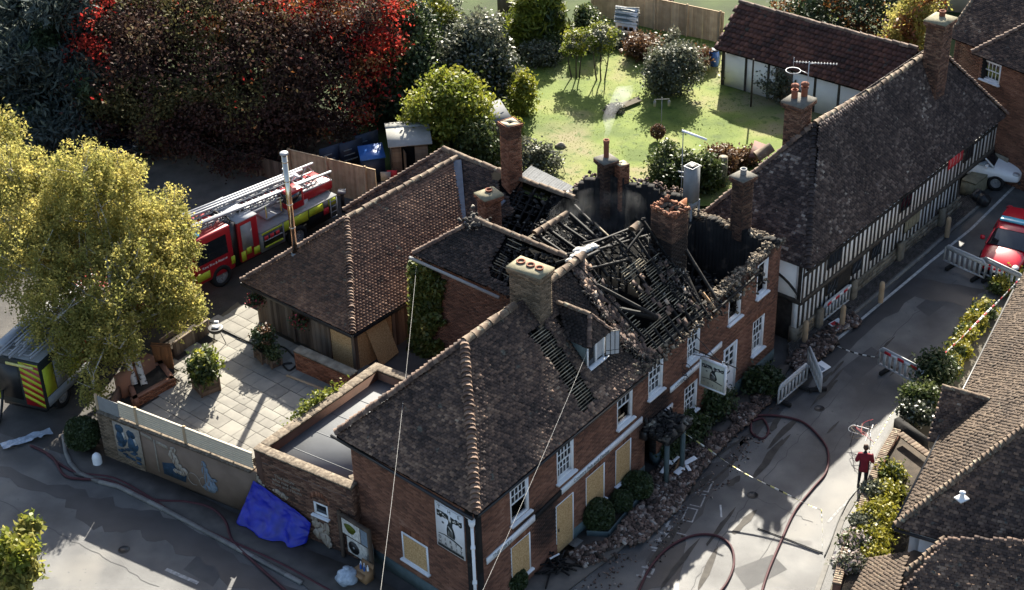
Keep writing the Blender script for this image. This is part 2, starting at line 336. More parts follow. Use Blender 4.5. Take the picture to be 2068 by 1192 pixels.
M['tarp'] = flat('blue_tarpaulin', (.006, .016, .3), .42, .5, var=.35, nscale=3)
M['red_paint'] = flat('fire_engine_red', (.3, .01, .016), .35, .45, var=.1)
M['yellow_hv'] = flat('fluorescent_yellow', (.42, .47, .03), .5, .3, var=.06)
M['red_hv'] = flat('reflective_red', (.5, .02, .03), .5, .4)
M['tyre'] = flat('tyre_rubber', (.012, .012, .012), .8, .3)
M['rim'] = flat('wheel_rim', (.4, .4, .4), .4, .5, metal=.6)
M['hose'] = flat('red_hose', (.06, .018, .022), .7, .3, var=.2)
M['hose_black'] = flat('black_hose', (.013, .014, .014), .6, .3)
M['car_red'] = flat('red_car_paint', (.45, .008, .022), .22, .6, var=.05)
M['car_white'] = flat('white_car_paint', (.75, .75, .75), .22, .6, var=.04)
M['car_dark'] = flat('dark_blue_car_paint', (.012, .016, .024), .18, .7, var=.05)
M['blue_lamp'] = flat('blue_lamp_lens', (.08, .4, .55), .2, .6)
M['barrier'] = flat('grey_barrier_plastic', (.42, .43, .43), .55, .4, var=.08)
M['plastic_blue'] = flat('blue_plastic', (.02, .09, .3), .4, .5)
M['navy'] = flat('navy_metal_sheet', (.012, .02, .042), .5, .4)
M['fence_pale'] = mat('pale_fence_board', [(.1, (.3, .21, .125)), (1, (.52, .39, .25))], 3, .6, .6, .85, .3, 40, objrnd=True)
M['fence_white'] = flat('limewashed_slat', (.42, .38, .3), .7, .3, var=.08)
M['cream'] = flat('cream_board', (.52, .53, .44), .5, .4, var=.05)
M['print_black'] = flat('black_print', (.018, .024, .024), .5, .3, var=.05)
M['print_grey'] = flat('grey_print', (.2, .21, .2), .6, .3, var=.1)
M['tape_y'] = flat('yellow_tape', (.6, .55, .2), .5, .4); M['tape_w'] = flat('white_tape', (.7, .7, .68), .5, .4)
M['tape_r'] = flat('red_tape', (.5, .05, .06), .5, .4); M['tape_k'] = flat('black_tape', (.02, .02, .02), .5, .4)
M['wire'] = flat('pale_cable', (.33, .33, .32), .5, .4)
M['skin'] = flat('skin', (.5, .3, .22), .5, .4); M['hair'] = flat('brown_hair', (.06, .03, .016), .6, .4)
M['coat'] = flat('maroon_coat', (.22, .022, .035), .8, .2, var=.2, nscale=8); M['trousers'] = flat('dark_trousers', (.02, .022, .028), .85, .2)
M['cardboard'] = flat('brown_cardboard', (.28, .17, .09), .85, .2); M['bag'] = flat('clear_polythene', (.32, .38, .45), .25, .5, var=.25, nscale=12)
M['mural_blue'] = flat('mural_blue', (.03, .06, .095), .8, .2, var=.4, nscale=8); M['mural_pale'] = flat('mural_pale', (.3, .26, .21), .85, .2, var=.25, nscale=10)
M['mural_sky'] = flat('mural_light_blue', (.17, .21, .25), .85, .2, var=.2, nscale=10)
M['wood_brown'] = mat('rust_brown_board', [(.1, (.13, .06, .025)), (1, (.28, .13, .055))], 4, .5, .5, .7, .3, 40, objrnd=True)
M['felt_pale'] = flat('pale_roof_felt', (.3, .3, .28), .9, .1, var=.15, nscale=3)
M['tin'] = flat('dull_tin_sheet', (.12, .125, .13), .85, .15, var=.2)
M['tarmac_patch'] = mat('tarmac_patch', [(.2, (.045, .045, .047)), (1, (.075, .074, .073))], 1.5, .8, .1, .7, .5, 120, detail=10)
M['mud'] = mat('ashy_mud', [(.2, (.035, .031, .027)), (1, (.075, .066, .056))], 2.5, .9, .1, .8, .4, 60)
M['hip_dark'] = mat('dark_hip_clay', [(.1, (.018, .014, .014)), (1, (.06, .045, .04))], 5, .5, .6, .85, .4, 30, objrnd=True)
M['lf_grass'] = leafm('grass_blade', [(.0, (.09, .125, .02)), (1, (.16, .19, .04))], .5)

# ---------------------------------------------------------------- builders for walls, roofs, windows, chimneys
def wall_frame(p0, p1):
 p0 = V3(p0[0], p0[1], 0); p1 = V3(p1[0], p1[1], 0); Ls = np.linalg.norm(p1 - p0); d = (p1 - p0) / Ls; n = V3(d[1], -d[0], 0)
 return (lambda s, z, o=0.: p0 + d * s + n * o + ZUP * z), d, n, Ls
def brick_course(mb, p0, p1, z0, z1, ops=(), soot_shade=None, top=None, bl=.225, bh=.075, proud=0., m=0, jit=.004):
 W, d, n, Ls = wall_frame(p0, p1); rows = max(1, int(round((z1 - z0) / bh))); bh = (z1 - z0) / rows; out = []
 for k in range(rows):
  z = z0 + k * bh; zc = z + bh / 2; s = -(k % 2) * bl / 2
  while s < Ls:
   segs = [(max(s, 0), min(s + bl - .012, Ls))]
   for (a, b, c, e) in ops:
    if c < zc < e:
     segs = [q for (u, v) in segs for q in ((u, min(v, a)), (max(u, b), v)) if q[1] - q[0] > .03]
   if top is not None: segs = [q for q in segs if zc < top((q[0] + q[1]) / 2)]
   out += [(u, v, z) for u, v in segs if v - u > .03]; s += bl
 if not out: return
 o = np.array(out); P = p0[0] * V3(1, 0, 0) + p0[1] * V3(0, 1, 0) + d * o[:, :1] - n * .02 + ZUP * o[:, 2:3]
 a2 = None if soot_shade is None else np.array([soot_shade((u + v) / 2, z) for u, v, z in out])
 mb.hexas(P, d * (o[:, 1] - o[:, 0])[:, None], ZUP * (bh - .012), n * (.02 + proud + rng.random(len(o)) * jit)[:, None], m, None, a2, base=False)
def brick_wall(root, p0, p1, z0, z1, ops=(), thick=.3, bm='brick', mm='mortar', im='soot_wall', soot_shade=None, top=None, name='wall', bricks=True, reveal=None):
 W, d, n, Ls = wall_frame(p0, p1); ss = sorted({0., Ls, *[q for o in ops for q in o[:2]]}); zs = sorted({z0, z1, *[q for o in ops for q in o[2:]]})
 if top is not None: ss = sorted({*ss, *np.linspace(0, Ls, 25)})
 b = MB()
 for a, c in zip(ss[:-1], ss[1:]):
  for e, f in zip(zs[:-1], zs[1:]):
   sm, zm = (a + c) / 2, (e + f) / 2
   if any(o[0] < sm < o[1] and o[2] < zm < o[3] for o in ops): continue
   f2 = f if top is None or f < z1 else top(sm)
   if f2 <= e: continue
   b.hexa(W(a, e, -thick), d * (c - a), n * (thick - .01), ZUP * (f2 - e), 0)
   q = b.f.pop()   # outer face mortar, the others inside
   F = q[0]; b.f.append((F[[4]] if False else F, np.array([1, 1, 1, 1, 0, 1]), q[2], None))
 wl = b.build(name, [M[mm], M[im]], root)
 if bricks:
  b = MB(); brick_course(b, p0, p1, z0, z1, ops, soot_shade, top); b.build('brickwork', M[bm], root, kind='stuff')
 return W, d, n, Ls
_HALF = {}
def half_round(m):
 if m.name not in _HALF:
  b = MB(); k = 7; V = [];
  for x, r in ((-.5, 1.), (.5, .88)):
   for i in range(k):
    a = math.pi * i / (k - 1); V.append((x, r * math.cos(a), r * math.sin(a)))
   V.append((x, 0, 0))
  F = [[i, i + 1, i + 1 + k + 1, i + k + 1] for i in range(k - 1)]
  b.add(V, F, 0, .5); b.f.append((np.array([list(range(k))]), 0, .5, None)); b.f.append((np.array([list(range(k + 1, 2 * k + 1))[::-1]]), 0, .5, None))
  _HALF[m.name] = b.mesh('half_round_' + m.name, m)
 return _HALF[m.name]
def tile_run(root, a, b, name='ridge_tile', m='ridge', r=.13, step=.32, skip=None, tilt=0., sag=0.):
 a, b = np.array(a, float), np.array(b, float); L = np.linalg.norm(b - a); n = max(1, int(round(L / step))); d = (b - a) / L
 x = d; y = unit(np.cross(ZUP, x)); z = np.cross(x, y); st = L / n
 for i in range(n):
  if skip and skip((i + .5) / n): continue
  t = (i + .5) / n; j = 1 + random.uniform(-.08, .08)
  c = a + d * st * (i + .5) + z * random.uniform(-.012, .012) + y * random.uniform(-.015, .015) - ZUP * (sag * 4 * t * (1 - t))
  xx = unit(x + z * (tilt + random.uniform(-.02, .02)) + y * random.uniform(-.02, .02)); zz = unit(np.cross(xx, y))
  o = bpy.data.objects.new(name, half_round(M[m])); ex, ey, ez = xx * st * 1.1, y * r * j, zz * r * j
  link(o, root, Matrix(((ex[0], ey[0], ez[0], c[0]), (ex[1], ey[1], ez[1], c[1]), (ex[2], ey[2], ez[2], c[2]), (0, 0, 0, 1))))
def in_poly(pts, poly):
 x, y = pts[:, 0], pts[:, 1]; r = np.zeros(len(pts), bool); j = len(poly) - 1
 for i in range(len(poly)):
  xi, yi = poly[i]; xj, yj = poly[j]
  c = ((yi > y) != (yj > y)) & (x < (xj - xi) * (y - yi) / ((yj - yi) or 1e-12) + xi); r ^= c; j = i
 return r
def roof_plane(poly):
 poly = [np.array(p, float) for p in poly]; u = unit(poly[1] - poly[0]); n = None
 for k in range(2, len(poly)):
  q = np.cross(poly[1] - poly[0], poly[k] - poly[0])
  if np.linalg.norm(q) > 1e-6: n = unit(q); break
 if n[2] < 0: n = -n
 v = unit(np.cross(n, u)); v = v if v[2] > 0 else -v
 return poly[0], u, v, n
def roof_tiles(root, poly, m='tile_main', tw=.15, g=.086, hole=None, name='roof_tiles', deck='void', tilt=.022, jit=1., sag=None, soot_shade=None, deck_name='roof_deck', over=.05, keep_deck=True, thick=.014):
 o, u, v, n = roof_plane(poly); P2 = [((p - o) @ u, (p - o) @ v) for p in map(np.array, poly)]
 us = [q[0] for q in P2]; vs = [q[1] for q in P2]; pts = []
 k = 0; vv = min(vs)
 while vv < max(vs):
  uu = np.arange(min(us) + (k % 2) * tw / 2, max(us), tw); pts.append(np.stack([uu, np.full(len(uu), vv)], 1)); vv += g; k += 1
 pts = np.concatenate(pts); c = pts + np.array([tw / 2, g / 2]); pts = pts[in_poly(c, P2)]
 if hole is not None: pts = pts[~np.array([hole(a + tw / 2, b + g / 2) for a, b in pts], bool)]
 N = len(pts); j = rng.normal(0, 1, (N, 4)) * jit
 patch = np.array([mnoise.noise(Vector((a * .7, b * .7, o[0]))) for a, b in pts])
 U = u[None] + v[None] * (j[:, 2:3] * .02); Vv = v * g * 1.55 - n * tilt * 1.35
 P = o + u * (pts[:, :1] + j[:, :1] * .004) + v * (pts[:, 1:] - over * 0 + j[:, 1:2] * .006) + n * (tilt + .004 + np.abs(j[:, 3:4]) * .006)
 if sag is not None: P = P - ZUP * np.array([sag(a, b) for a, b in pts])[:, None]
 mb = MB(); mb.hexas(P, U * tw * .955, np.broadcast_to(Vv, P.shape), n * thick, 0, np.clip(rng.random(N) * .7 + .15 + patch * .2, 0, 1),
      None if soot_shade is None else np.array([soot_shade(a, b) for a, b in pts]), base=False)
 ob = mb.build(name, M[m], root, kind='stuff')
 if keep_deck:
  d = MB(); dn = n * .03 + (ZUP * .06 if sag is not None else 0); d.prism([np.array(p) - dn for p in poly], -n * .05); d.build(deck_name, M[deck], root)
 return o, u, v, n
def sash_window(root, W, d, n, s0, s1, z0, z1, nx=4, ny=4, lower_open=False, bars=True, name='window', inset=.06, sill=True, burnt=False, curtain=False):
 fw = .075; b = MB(); mw = M['white'] if not burnt else M['white_dirty']
 o_in, o_out = -inset - .09, -inset + .05
 def bar(mb, a, c, e, f, oi=o_in, oo=o_out): mb.hexa(W(a, e, oi), d * (c - a), n * (oo - oi), ZUP * (f - e))
 bar(b, s0, s0 + fw, z0, z1); bar(b, s1 - fw, s1, z0, z1); bar(b, s0 + fw, s1 - fw, z1 - fw, z1); bar(b, s0 + fw, s1 - fw, z0, z0 + fw * .8)
 win = b.build(name, mw, root)
 if sill: piece('sill', win, mw, W(s0 - .06, z0 - .07, -.1), d * (s1 - s0 + .12), n * .22, ZUP * .07)
 if not bars: return win
 a0, a1, e0, e1 = s0 + fw, s1 - fw, z0 + fw * .8, z1 - fw; zm = (e0 + e1) / 2; bw = .028
 def sash(zb, zt, rows, off, nm):
  q = MB(); oi, oo = off - .045, off; sw = .045
  bar(q, a0, a0 + sw, zb, zt, oi, oo); bar(q, a1 - sw, a1, zb, zt, oi, oo); bar(q, a0 + sw, a1 - sw, zb, zb + sw, oi, oo); bar(q, a0 + sw, a1 - sw, zt - sw, zt, oi, oo)
  ia, ib, ja, jb = a0 + sw, a1 - sw, zb + sw, zt - sw
  for i in range(1, nx): x = ia + (ib - ia) * i / nx; bar(q, x - bw / 2, x + bw / 2, ja, jb, oi + .008, oo - .004)
  for j in range(1, rows): z = ja + (jb - ja) * j / rows; bar(q, ia, ib, z - bw / 2, z + bw / 2, oi + .011, oo - .007)
  q.build('sash', mw, win)
  for i in range(nx):
   for j in range(rows):
    x0 = ia + (ib - ia) * i / nx + (bw / 2 if i else 0); x1 = ia + (ib - ia) * (i + 1) / nx - (bw / 2 if i < nx - 1 else 0)
    y0 = ja + (jb - ja) * j / rows + (bw / 2 if j else 0); y1 = ja + (jb - ja) * (j + 1) / rows - (bw / 2 if j < rows - 1 else 0)
    piece('pane', win, M['glass'], W(x0, y0, off - .03), d * (x1 - x0), n * .006, ZUP * (y1 - y0))
 sash(zm, e1, ny // 2, o_out - .03, 'sash')
 if lower_open: sash(zm + .06, e1 - .03, ny // 2, o_out - .085, 'sash')
 else: sash(e0, zm + .03, ny - ny // 2, o_out - .085, 'sash')
 if curtain: piece('blind', win, M['curtain'], W(a0, e0, o_in - .06), d * (a1 - a0), n * .01, ZUP * (e1 - e0))
 return win
def rect_pts(c, sx, sy, rz):
 a = V3(math.cos(rz), math.sin(rz), 0) * sx / 2; b = V3(-math.sin(rz), math.cos(rz), 0) * sy / 2; c = V3(c[0], c[1], 0)
 return [c - a - b, c + a - b, c + a + b, c - a + b]
def chimney(root, c, z0, z1, sx, sy, rz, bm='brick', cap='corbel', pots=(), name='chimney', capm='cement_grey', open_top=False, soot_shade=None, corb=.05, capt=.12, potm='terracotta', poth=.3, potr=.11):
 ch = MB(); R = rect_pts(c, sx - .03, sy - .03, rz)
 if open_top:
  I = rect_pts(c, sx - .4, sy - .4, rz)
  ch.prism([p + ZUP * z0 for p in R], ZUP * (z1 - .5 - z0))
  for i in range(4):
   j = (i + 1) % 4; ch.prism([R[i] + ZUP * (z1 - .5), R[j] + ZUP * (z1 - .5), I[j] + ZUP * (z1 - .5), I[i] + ZUP * (z1 - .5)], ZUP * .5, 1 if False else 0)
 else: ch.prism([p + ZUP * z0 for p in R], ZUP * (z1 - z0))
 o = ch.build(name, M['mortar_light'] if bm != 'brick_dark' else M['mortar'], root)
 if open_top: q = MB(); q.prism([p + ZUP * (z1 - .1) for p in rect_pts(c, sx - .3, sy - .3, rz)], ZUP * .02); q.build('flue_mouth', M['void'], o)  # black lid added inside the open flue to stand for its shade
 R = rect_pts(c, sx, sy, rz); b = MB()
 for i in range(4): brick_course(b, R[i][:2], R[(i + 1) % 4][:2], z0, z1, soot_shade=soot_shade)
 if corb:
  for k, (h, e) in enumerate(((.225, corb), (.15, corb * 2))):
   Q = rect_pts(c, sx + 2 * e, sy + 2 * e, rz)
   for i in range(4): brick_course(b, Q[i][:2], Q[(i + 1) % 4][:2], z1 - h, z1 - (.15 if k == 0 else .0), proud=.0, soot_shade=soot_shade)
   cc = MB(); I = rect_pts(c, sx, sy, rz)
   for i in range(4):
    j = (i + 1) % 4; b.prism([Q[i] + ZUP * (z1 - h), Q[j] + ZUP * (z1 - h), I[j] + ZUP * (z1 - h), I[i] + ZUP * (z1 - h)], ZUP * (h - .004), 0, .4)
 b.build('brickwork', M[bm], o, kind='stuff')
 if cap and not open_top:
  q = MB(); e = corb * 2; Q = rect_pts(c, sx + 2 * e, sy + 2 * e, rz); I = rect_pts(c, sx * .7, sy * .7, rz)
  V = [p + ZUP * z1 for p in Q] + [p + ZUP * (z1 + capt * .4) for p in Q] + [p + ZUP * (z1 + capt) for p in I]
  q.add(V, [[0, 1, 5, 4], [1, 2, 6, 5], [2, 3, 7, 6], [3, 0, 4, 7], [4, 5, 9, 8], [5, 6, 10, 9], [6, 7, 11, 10], [7, 4, 8, 11], [8, 9, 10, 11]], 0, .5); q.build('chimney_cap', M[capm], o)
 a = V3(math.cos(rz), math.sin(rz), 0); bb = V3(-math.sin(rz), math.cos(rz), 0)
 for (px, py, *ex) in pots:
  h = ex[0] if ex else poth; r = ex[1] if len(ex) > 1 else potr; mm = ex[2] if len(ex) > 2 else potm
  q = MB(); pc = V3(c[0], c[1], z1 + capt * .5) + a * px + bb * py
  q.lathe(pc, [(r * 1.05, 0), (r, h * .75), (r * 1.2, h * .85), (r * 1.2, h), (r * .85, h), (r * .8, h * .3), (0, h * .3)], 14); q.build('chimney_pot', M[mm], o, smooth=False)
 return o

# ---------------------------------------------------------------- ground, roads, pavements
YZ = 1.0                                           # the yard and garden stand a metre above the lane
def sheet(name, pts, m, z=None, mb=None):
 b = MB(); b.poly([(p[0], p[1], p[2] if z is None else z) for p in pts]); o = b.build(name, M[m]); o['kind'] = 'structure'; return o
def px(L, z=0.): return [at(x, y, z) for x, y in L]
def chunks(mb, P, lo, hi, m=0, flatk=(1, .7, .45), r=None):
 n = len(P)
 if not n: return
 a = rng.normal(size=(n, 3)); a[:, 2] *= .6; a /= np.linalg.norm(a, axis=1)[:, None]; b = rng.normal(size=(n, 3)); b -= a * (a * b).sum(1)[:, None]; b /= np.linalg.norm(b, axis=1)[:, None]; c = np.cross(a, b)
 s = rng.uniform(lo, hi, (n, 1)); ex, ey, ez = a * s * flatk[0], b * s * flatk[1] * rng.uniform(.6, 1.3, (n, 1)), c * s * flatk[2] * rng.uniform(.6, 1.3, (n, 1))
 mb.hexas(np.asarray(P) - (ex + ey + ez) / 2, ex, ey, ez, m, r)
def scatter_poly(poly, n):
 P = np.array([p[:2] for p in poly]); lo, hi = P.min(0), P.max(0); out = np.zeros((0, 2))
 while len(out) < n:
  q = rng.uniform(lo, hi, (n * 2, 2)); out = np.concatenate([out, q[in_poly(q, P)]])
 return out[:n]
g = MB(); g.poly([(-400, -200, -.03), (400, -200, -.03), (400, 600, -.03), (-400, 600, -.03)]); o = g.build('ground', M['gravel']); o['kind'] = 'structure'
# main road and the side lane, one asphalt sheet with a fine grid so that it can carry gentle camber
sheet('road', [(-30, 20, 0), (24, 20, 0), (24, 36, 0), (60, 90, 0), (48, 96, 0), (19.6, 61.4, 0), (10.2, 50.3, 0), (-1.4, 37.6, 0), (-6, 39.6, 0), (-8.8, 42.2, 0), (-15.2, 46.2, 0), (-30, 54, 0), (-40, 40, 0)], 'asphalt')
# raised yard, garden
yard = [(-8.75, 43.2), (-14.6, 47.0), (-14.9, 52), (-15.0, 57), (-24, 65), (-60, 85), (-60, 140), (60, 140), (40, 96), (21, 66.5), (12.2, 58.0), (8.0, 54.4), (4, 47), (-3, 42.6), (-5.8, 41.6)]
b = MB(); b.prism([(x, y, -.02) for x, y in yard], (0, 0, YZ + .02)); o = b.build('yard_terrace', M['gravel']); o['kind'] = 'structure'
# lawn with gentle bumps
lawn_px = [(1000, 345), (1035, 175), (1060, 100), (1150, 60), (1300, 20), (1470, 60), (1440, 110), (1700, 200), (1640, 330), (1560, 360), (1420, 420), (1180, 400), (1120, 390)]
lp = px(lawn_px, YZ)
b = MB(); pl = np.array([p[:2] for p in lp]); lo, hi = pl.min(0), pl.max(0); gx = np.arange(lo[0], hi[0], .5); gy = np.arange(lo[1], hi[1], .5)
for x in gx:
 for y in gy:
  if in_poly(np.array([[x + .25, y + .25]]), pl)[0]:
   q = [(x, y), (x + .5, y), (x + .5, y + .5), (x, y + .5)]
   b.add([(a, c, YZ + .03 + .07 * (mnoise.noise(Vector((a * .25, c * .25, 0))) + 1)) for a, c in q], [[0, 1, 2, 3]], 0, .5)
lawn = b.build('lawn', M['lawn']); lawn['kind'] = 'structure'
# grass blades over the lawn
Pg = scatter_poly(lp, 9000); nb = len(Pg)
h = rng.uniform(.015, .045, nb) * (1 + .9 * np.array([mnoise.noise(Vector((x * .5, y * .5, 3))) for x, y in Pg])).clip(.4); th = rng.uniform(0, 6.28, nb)
Z = YZ + .03 + .07 * (np.array([mnoise.noise(Vector((x * .25, y * .25, 0))) for x, y in Pg]) + 1)
B0 = np.stack([Pg[:, 0], Pg[:, 1], Z - .01], 1); dx = np.stack([np.cos(th), np.sin(th), 0 * th], 1) * .03; tip = np.stack([rng.normal(0, .03, nb), rng.normal(0, .03, nb), h], 1)
V = np.stack([B0 - dx, B0 + dx, B0 + tip], 1).reshape(-1, 3); b = MB(); b.add(V, np.arange(nb * 3).reshape(-1, 3), 0, np.repeat(.5, nb)); o = b.build('grass', M['lf_grass'], kind='stuff')
# far gardens beyond the boundary fence
sheet('field', [(-4, 62), (2, 57.5), (8, 57.5), (14, 61), (21, 68), (40, 97), (60, 139), (-59, 139), (-59, 95), (-8, 72)], 'lawn_far', YZ + .006)
sheet('garden_path', px([(1215, 222), (1290, 195), (1296, 203), (1225, 232)], YZ + .21), 'slab_joint')
# worn bare patches in the lawn lie in its material; pavements:
def slab_block(name, pts, z0, z1, m):
 b = MB(); b.prism([(p[0], p[1], z0) for p in pts], (0, 0, z1 - z0)); o = b.build(name, M[m]); o['kind'] = 'structure'; return o
# cobbled strip and raised pavement in front of the timber framed house
pv = [px([q])[0] for q in [(1596, 742), (1700, 655), (1870, 512), (1985, 410), (1953, 398), (1860, 470), (1700, 610), (1590, 700)]]
pav = slab_block('pavement', pv, 0, .12, 'pave')
# the setts of that pavement
def setts(root, quad, nx, ny, m, name='paving_stone', z=.12, h=.02, gap=.03, stuff=True):
 A, B_, C_, D = [V3(p[0], p[1], z) for p in quad]; mb = MB(); P, X, Y = [], [], []
 for i in range(nx):
  for j in range(ny):
   off = .5 if j % 2 else 0
   f = lambda u, v: A * (1 - u) * (1 - v) + B_ * u * (1 - v) + C_ * u * v + D * (1 - u) * v
   u0, u1 = min((i + off) / nx, 1), min((i + 1 + off) / nx, 1)
   if u1 - u0 < .2 / nx: continue
   p = f(u0, j / ny); ex = f(u1, j / ny) - p; ey = f(u0, (j + 1) / ny) - p
   P.append(p + ex * .04 + ey * .06); X.append(ex * .9); Y.append(ey * .86)
 P, X, Y = map(np.array, (P, X, Y)); mb.hexas(P, X, Y, V3(0, 0, h) + np.zeros((len(P), 3)) + rng.random((len(P), 1)) * V3(0, 0, .012), base=False)
 return mb.build(name, M[m], root, kind='stuff')
setts(pav, [pv[0], pv[3], pv[4], pv[7]], 150, 9, 'pave')
fp = [V3(-1.0, 36.5, 0), V3(.75, 37.0, 0), V3(2.4, 38.7, 0), V3(5.5, 42.7, 0), V3(10.6, 49.9, 0), V3(10.0, 50.8, 0), V3(-1.5, 36.6, 0)]
slab_block('pavement', px([(975, 1230), (1010, 1130), (1130, 1105), (1300, 985), (1420, 860), (1510, 790), (1575, 740), (1596, 742), (1560, 800), (1440, 905), (1330, 1040), (1245, 1120), (1150, 1192), (1100, 1240)]), 0, .1, 'pave')
# side lane: brick paved apron in front of the painted wall, darker wet tarmac, gutter
slab_block('pavement', px([(120, 880), (215, 905), (330, 965), (440, 1022), (520, 1062), (640, 1120), (720, 1150), (850, 1220), (700, 1260), (610, 1180), (480, 1110), (330, 1030), (240, 985), (150, 960)]), 0, .06, 'pave')
def blotch(name, pts, z, m, k=4, amp=.12):
 P = [np.array(p[:2]) for p in pts]; out = []
 for i in range(len(P)):
  a, c = P[i], P[(i + 1) % len(P)]
  for t in range(k):
   q = a + (c - a) * t / k; nn = np.array([c[1] - a[1], a[0] - c[0]]); nn /= np.linalg.norm(nn) + 1e-9
   out.append((*(q + nn * random.uniform(-amp, amp)), z))
 return sheet(name, out, m)
blotch('road_wet_patch', px([(-40, 930), (130, 985), (240, 1015), (330, 1045), (470, 1120), (600, 1192), (700, 1240), (560, 1240), (430, 1150), (330, 1095), (250, 1070), (180, 1065), (120, 1000), (-40, 960)]), .005, 'asphalt_wet', 6, .22)
blotch('road_wet_patch', px([(1690, 690), (1830, 560), (1990, 585), (1960, 620), (1850, 600), (1730, 690), (1560, 850), (1500, 900), (1480, 880)]), .005, 'asphalt_wet', 6, .12)
blotch('road_wet_patch', px([(1290, 1192), (1330, 1080), (1440, 940), (1500, 880), (1520, 890), (1470, 960), (1390, 1080), (1370, 1192)]), .005, 'asphalt_wet', 6, .15)
# white edge line past the timber framed house
def line_strip(name, P, wid, m='line', z=.006, parts=None):
 P = [np.array(p[:2]) for p in P]; b = MB()
 for i in range(len(P) - 1):
  d = P[i + 1] - P[i]; n = np.array([-d[1], d[0]]) / np.linalg.norm(d) * wid / 2
  b.poly([(*(P[i] - n), z), (*(P[i + 1] - n), z), (*(P[i + 1] + n), z), (*(P[i] + n), z)])
 o = b.build(name, M[m]); o['kind'] = 'structure'; return o
line_strip('road_marking', px([(1640, 728), (1700, 678), (1790, 603), (1880, 528), (1962, 462), (2040, 385), (2090, 340)]), .12)
line_strip('road_marking', px([(1735, 985), (1715, 1010), (1690, 1035), (1672, 1055)]), .09, 'line_faint')
line_strip('road_marking', px([(335, 1150), (400, 1178)]), .14, 'line_faint')
line_strip('road_marking', px([(1455, 1020), (1457, 1045)]), .06, 'line')
for x, y in [(1425, 980), (1410, 1010), (1393, 1040), (1382, 1066)]:      # a worn row of hollow boxes, the remains of bay markings
 c = at(x, y); dd = unit(at(x + 8, y - 18) - c); nn = V3(-dd[1], dd[0], 0); q = []
 for a, e, f, h in ((-.36, -.2, .72, .05), (-.36, .15, .72, .05), (-.36, -.2, .05, .4), (.31, -.2, .05, .4), (-.03, -.2, .05, .4)):
  if random.random() < .4: continue
  p0 = c + dd * a + nn * e; q.append([p0, p0 + dd * f, p0 + dd * f + nn * h, p0 + nn * h])
 b = MB()
 for t, k in enumerate(q): b.poly([(p[0], p[1], .006 + t * .0006) for p in k])
 o = b.build('road_marking', M['line_faint']); o['kind'] = 'structure'
for x, y in [(1367, 1037), (1352, 1064), (1340, 1087), (1327, 1112), (1310, 1150), (1303, 1168)]:   # broken strokes of worn lettering
 c = at(x, y); dd = unit(at(x + 8, y - 18) - c); nn = V3(-dd[1], dd[0], 0); b = MB()
 for t in range(4):
  p0 = c + dd * random.uniform(-.3, .2) + nn * random.uniform(-.2, .1); u_ = dd if t % 2 else nn; v_ = nn if t % 2 else dd
  b.poly([(p[0], p[1], .006 + t * .0006) for p in (p0, p0 + u_ * random.uniform(.2, .4), p0 + u_ * .3 + v_ * .08, p0 + v_ * .08)])
 o = b.build('road_marking', M['line_faint']); o['kind'] = 'structure'
# kerbs: one stone after another
def kerb_run(P, m='kerb', w=.14, h=.12, step=.9, name='kerb'):
 P = [V3(p[0], p[1], 0) for p in P]; root = MB(); root.box(P[0], .14, .14, .1, r=.5); k = 0
 o = bpy.data.objects.new(name, None); link(o, None, Matrix.Translation(Vector(P[0]))); bpy.data.meshes  # the run is one structure
 o['kind'] = 'structure'
 for a, c in zip(P[:-1], P[1:]):
  L = np.linalg.norm(c - a); n = max(1, int(round(L / step))); d = (c - a) / n
  for i in range(n): q = a + d * i + unit(d) * .006; x = unit(np.cross(d, ZUP)) * w; piece('kerb_stone', o, M[m], q - x / 2 - ZUP * .02, d - unit(d) * .012, x, ZUP * (h + .02 + random.uniform(0, .008)))
 return o
kerb_run(px([(1596, 742), (1700, 655), (1785, 584), (1870, 512), (1985, 410)]))
kerb_run(px([(128, 880), (133, 915), (142, 938), (160, 958), (200, 975), (240, 985), (330, 1030), (480, 1110), (610, 1180)]), step=.8, h=.09)

for P_ in ([(1480, 1150), (1560, 1120), (1590, 1150), (1510, 1192)], [(1700, 745), (1760, 700), (1790, 722), (1730, 770)], [(400, 1120), (455, 1150), (430, 1185), (370, 1150)], [(1850, 620), (1890, 590), (1915, 610), (1875, 640)]): sheet('road_patch', px(P_, .0035), 'tarmac_patch')
for P_ in ([(1395, 1192), (1480, 1050), (1600, 900), (1700, 790), (1830, 650), (1940, 560)], [(1500, 1192), (1590, 1040), (1690, 900), (1790, 760)], [(0, 1010), (160, 1100), (330, 1192)], [(1420, 960), (1540, 1010), (1650, 1060)]):
 P2 = [at(x, y) for x, y in P_]; Q = []
 for a, c in zip(P2[:-1], P2[1:]): Q += [a + (c - a) * t + V3(random.gauss(0, .04), random.gauss(0, .04), 0) for t in np.linspace(0, 1, 14)[:-1]]
 line_strip('road_crack', Q, .022, 'tarmac_patch', .0072)
for x, y in ((1520, 1000), (1655, 825), (250, 1110)):
 c = at(x, y); b = MB(); b.lathe(c + ZUP * .004, [(.2, 0), (.2, .006), (.17, .006), (.17, .003), (0, .003)], 20); o = b.build('drain_cover', M['iron']); tag(o, ('round iron drain cover in the road shade below the coiled hose', 'round iron drain cover in mid road below the lone barrier', 'round iron drain cover in the side lane')[(1520, 1655, 250).index(x)], 'drain cover')
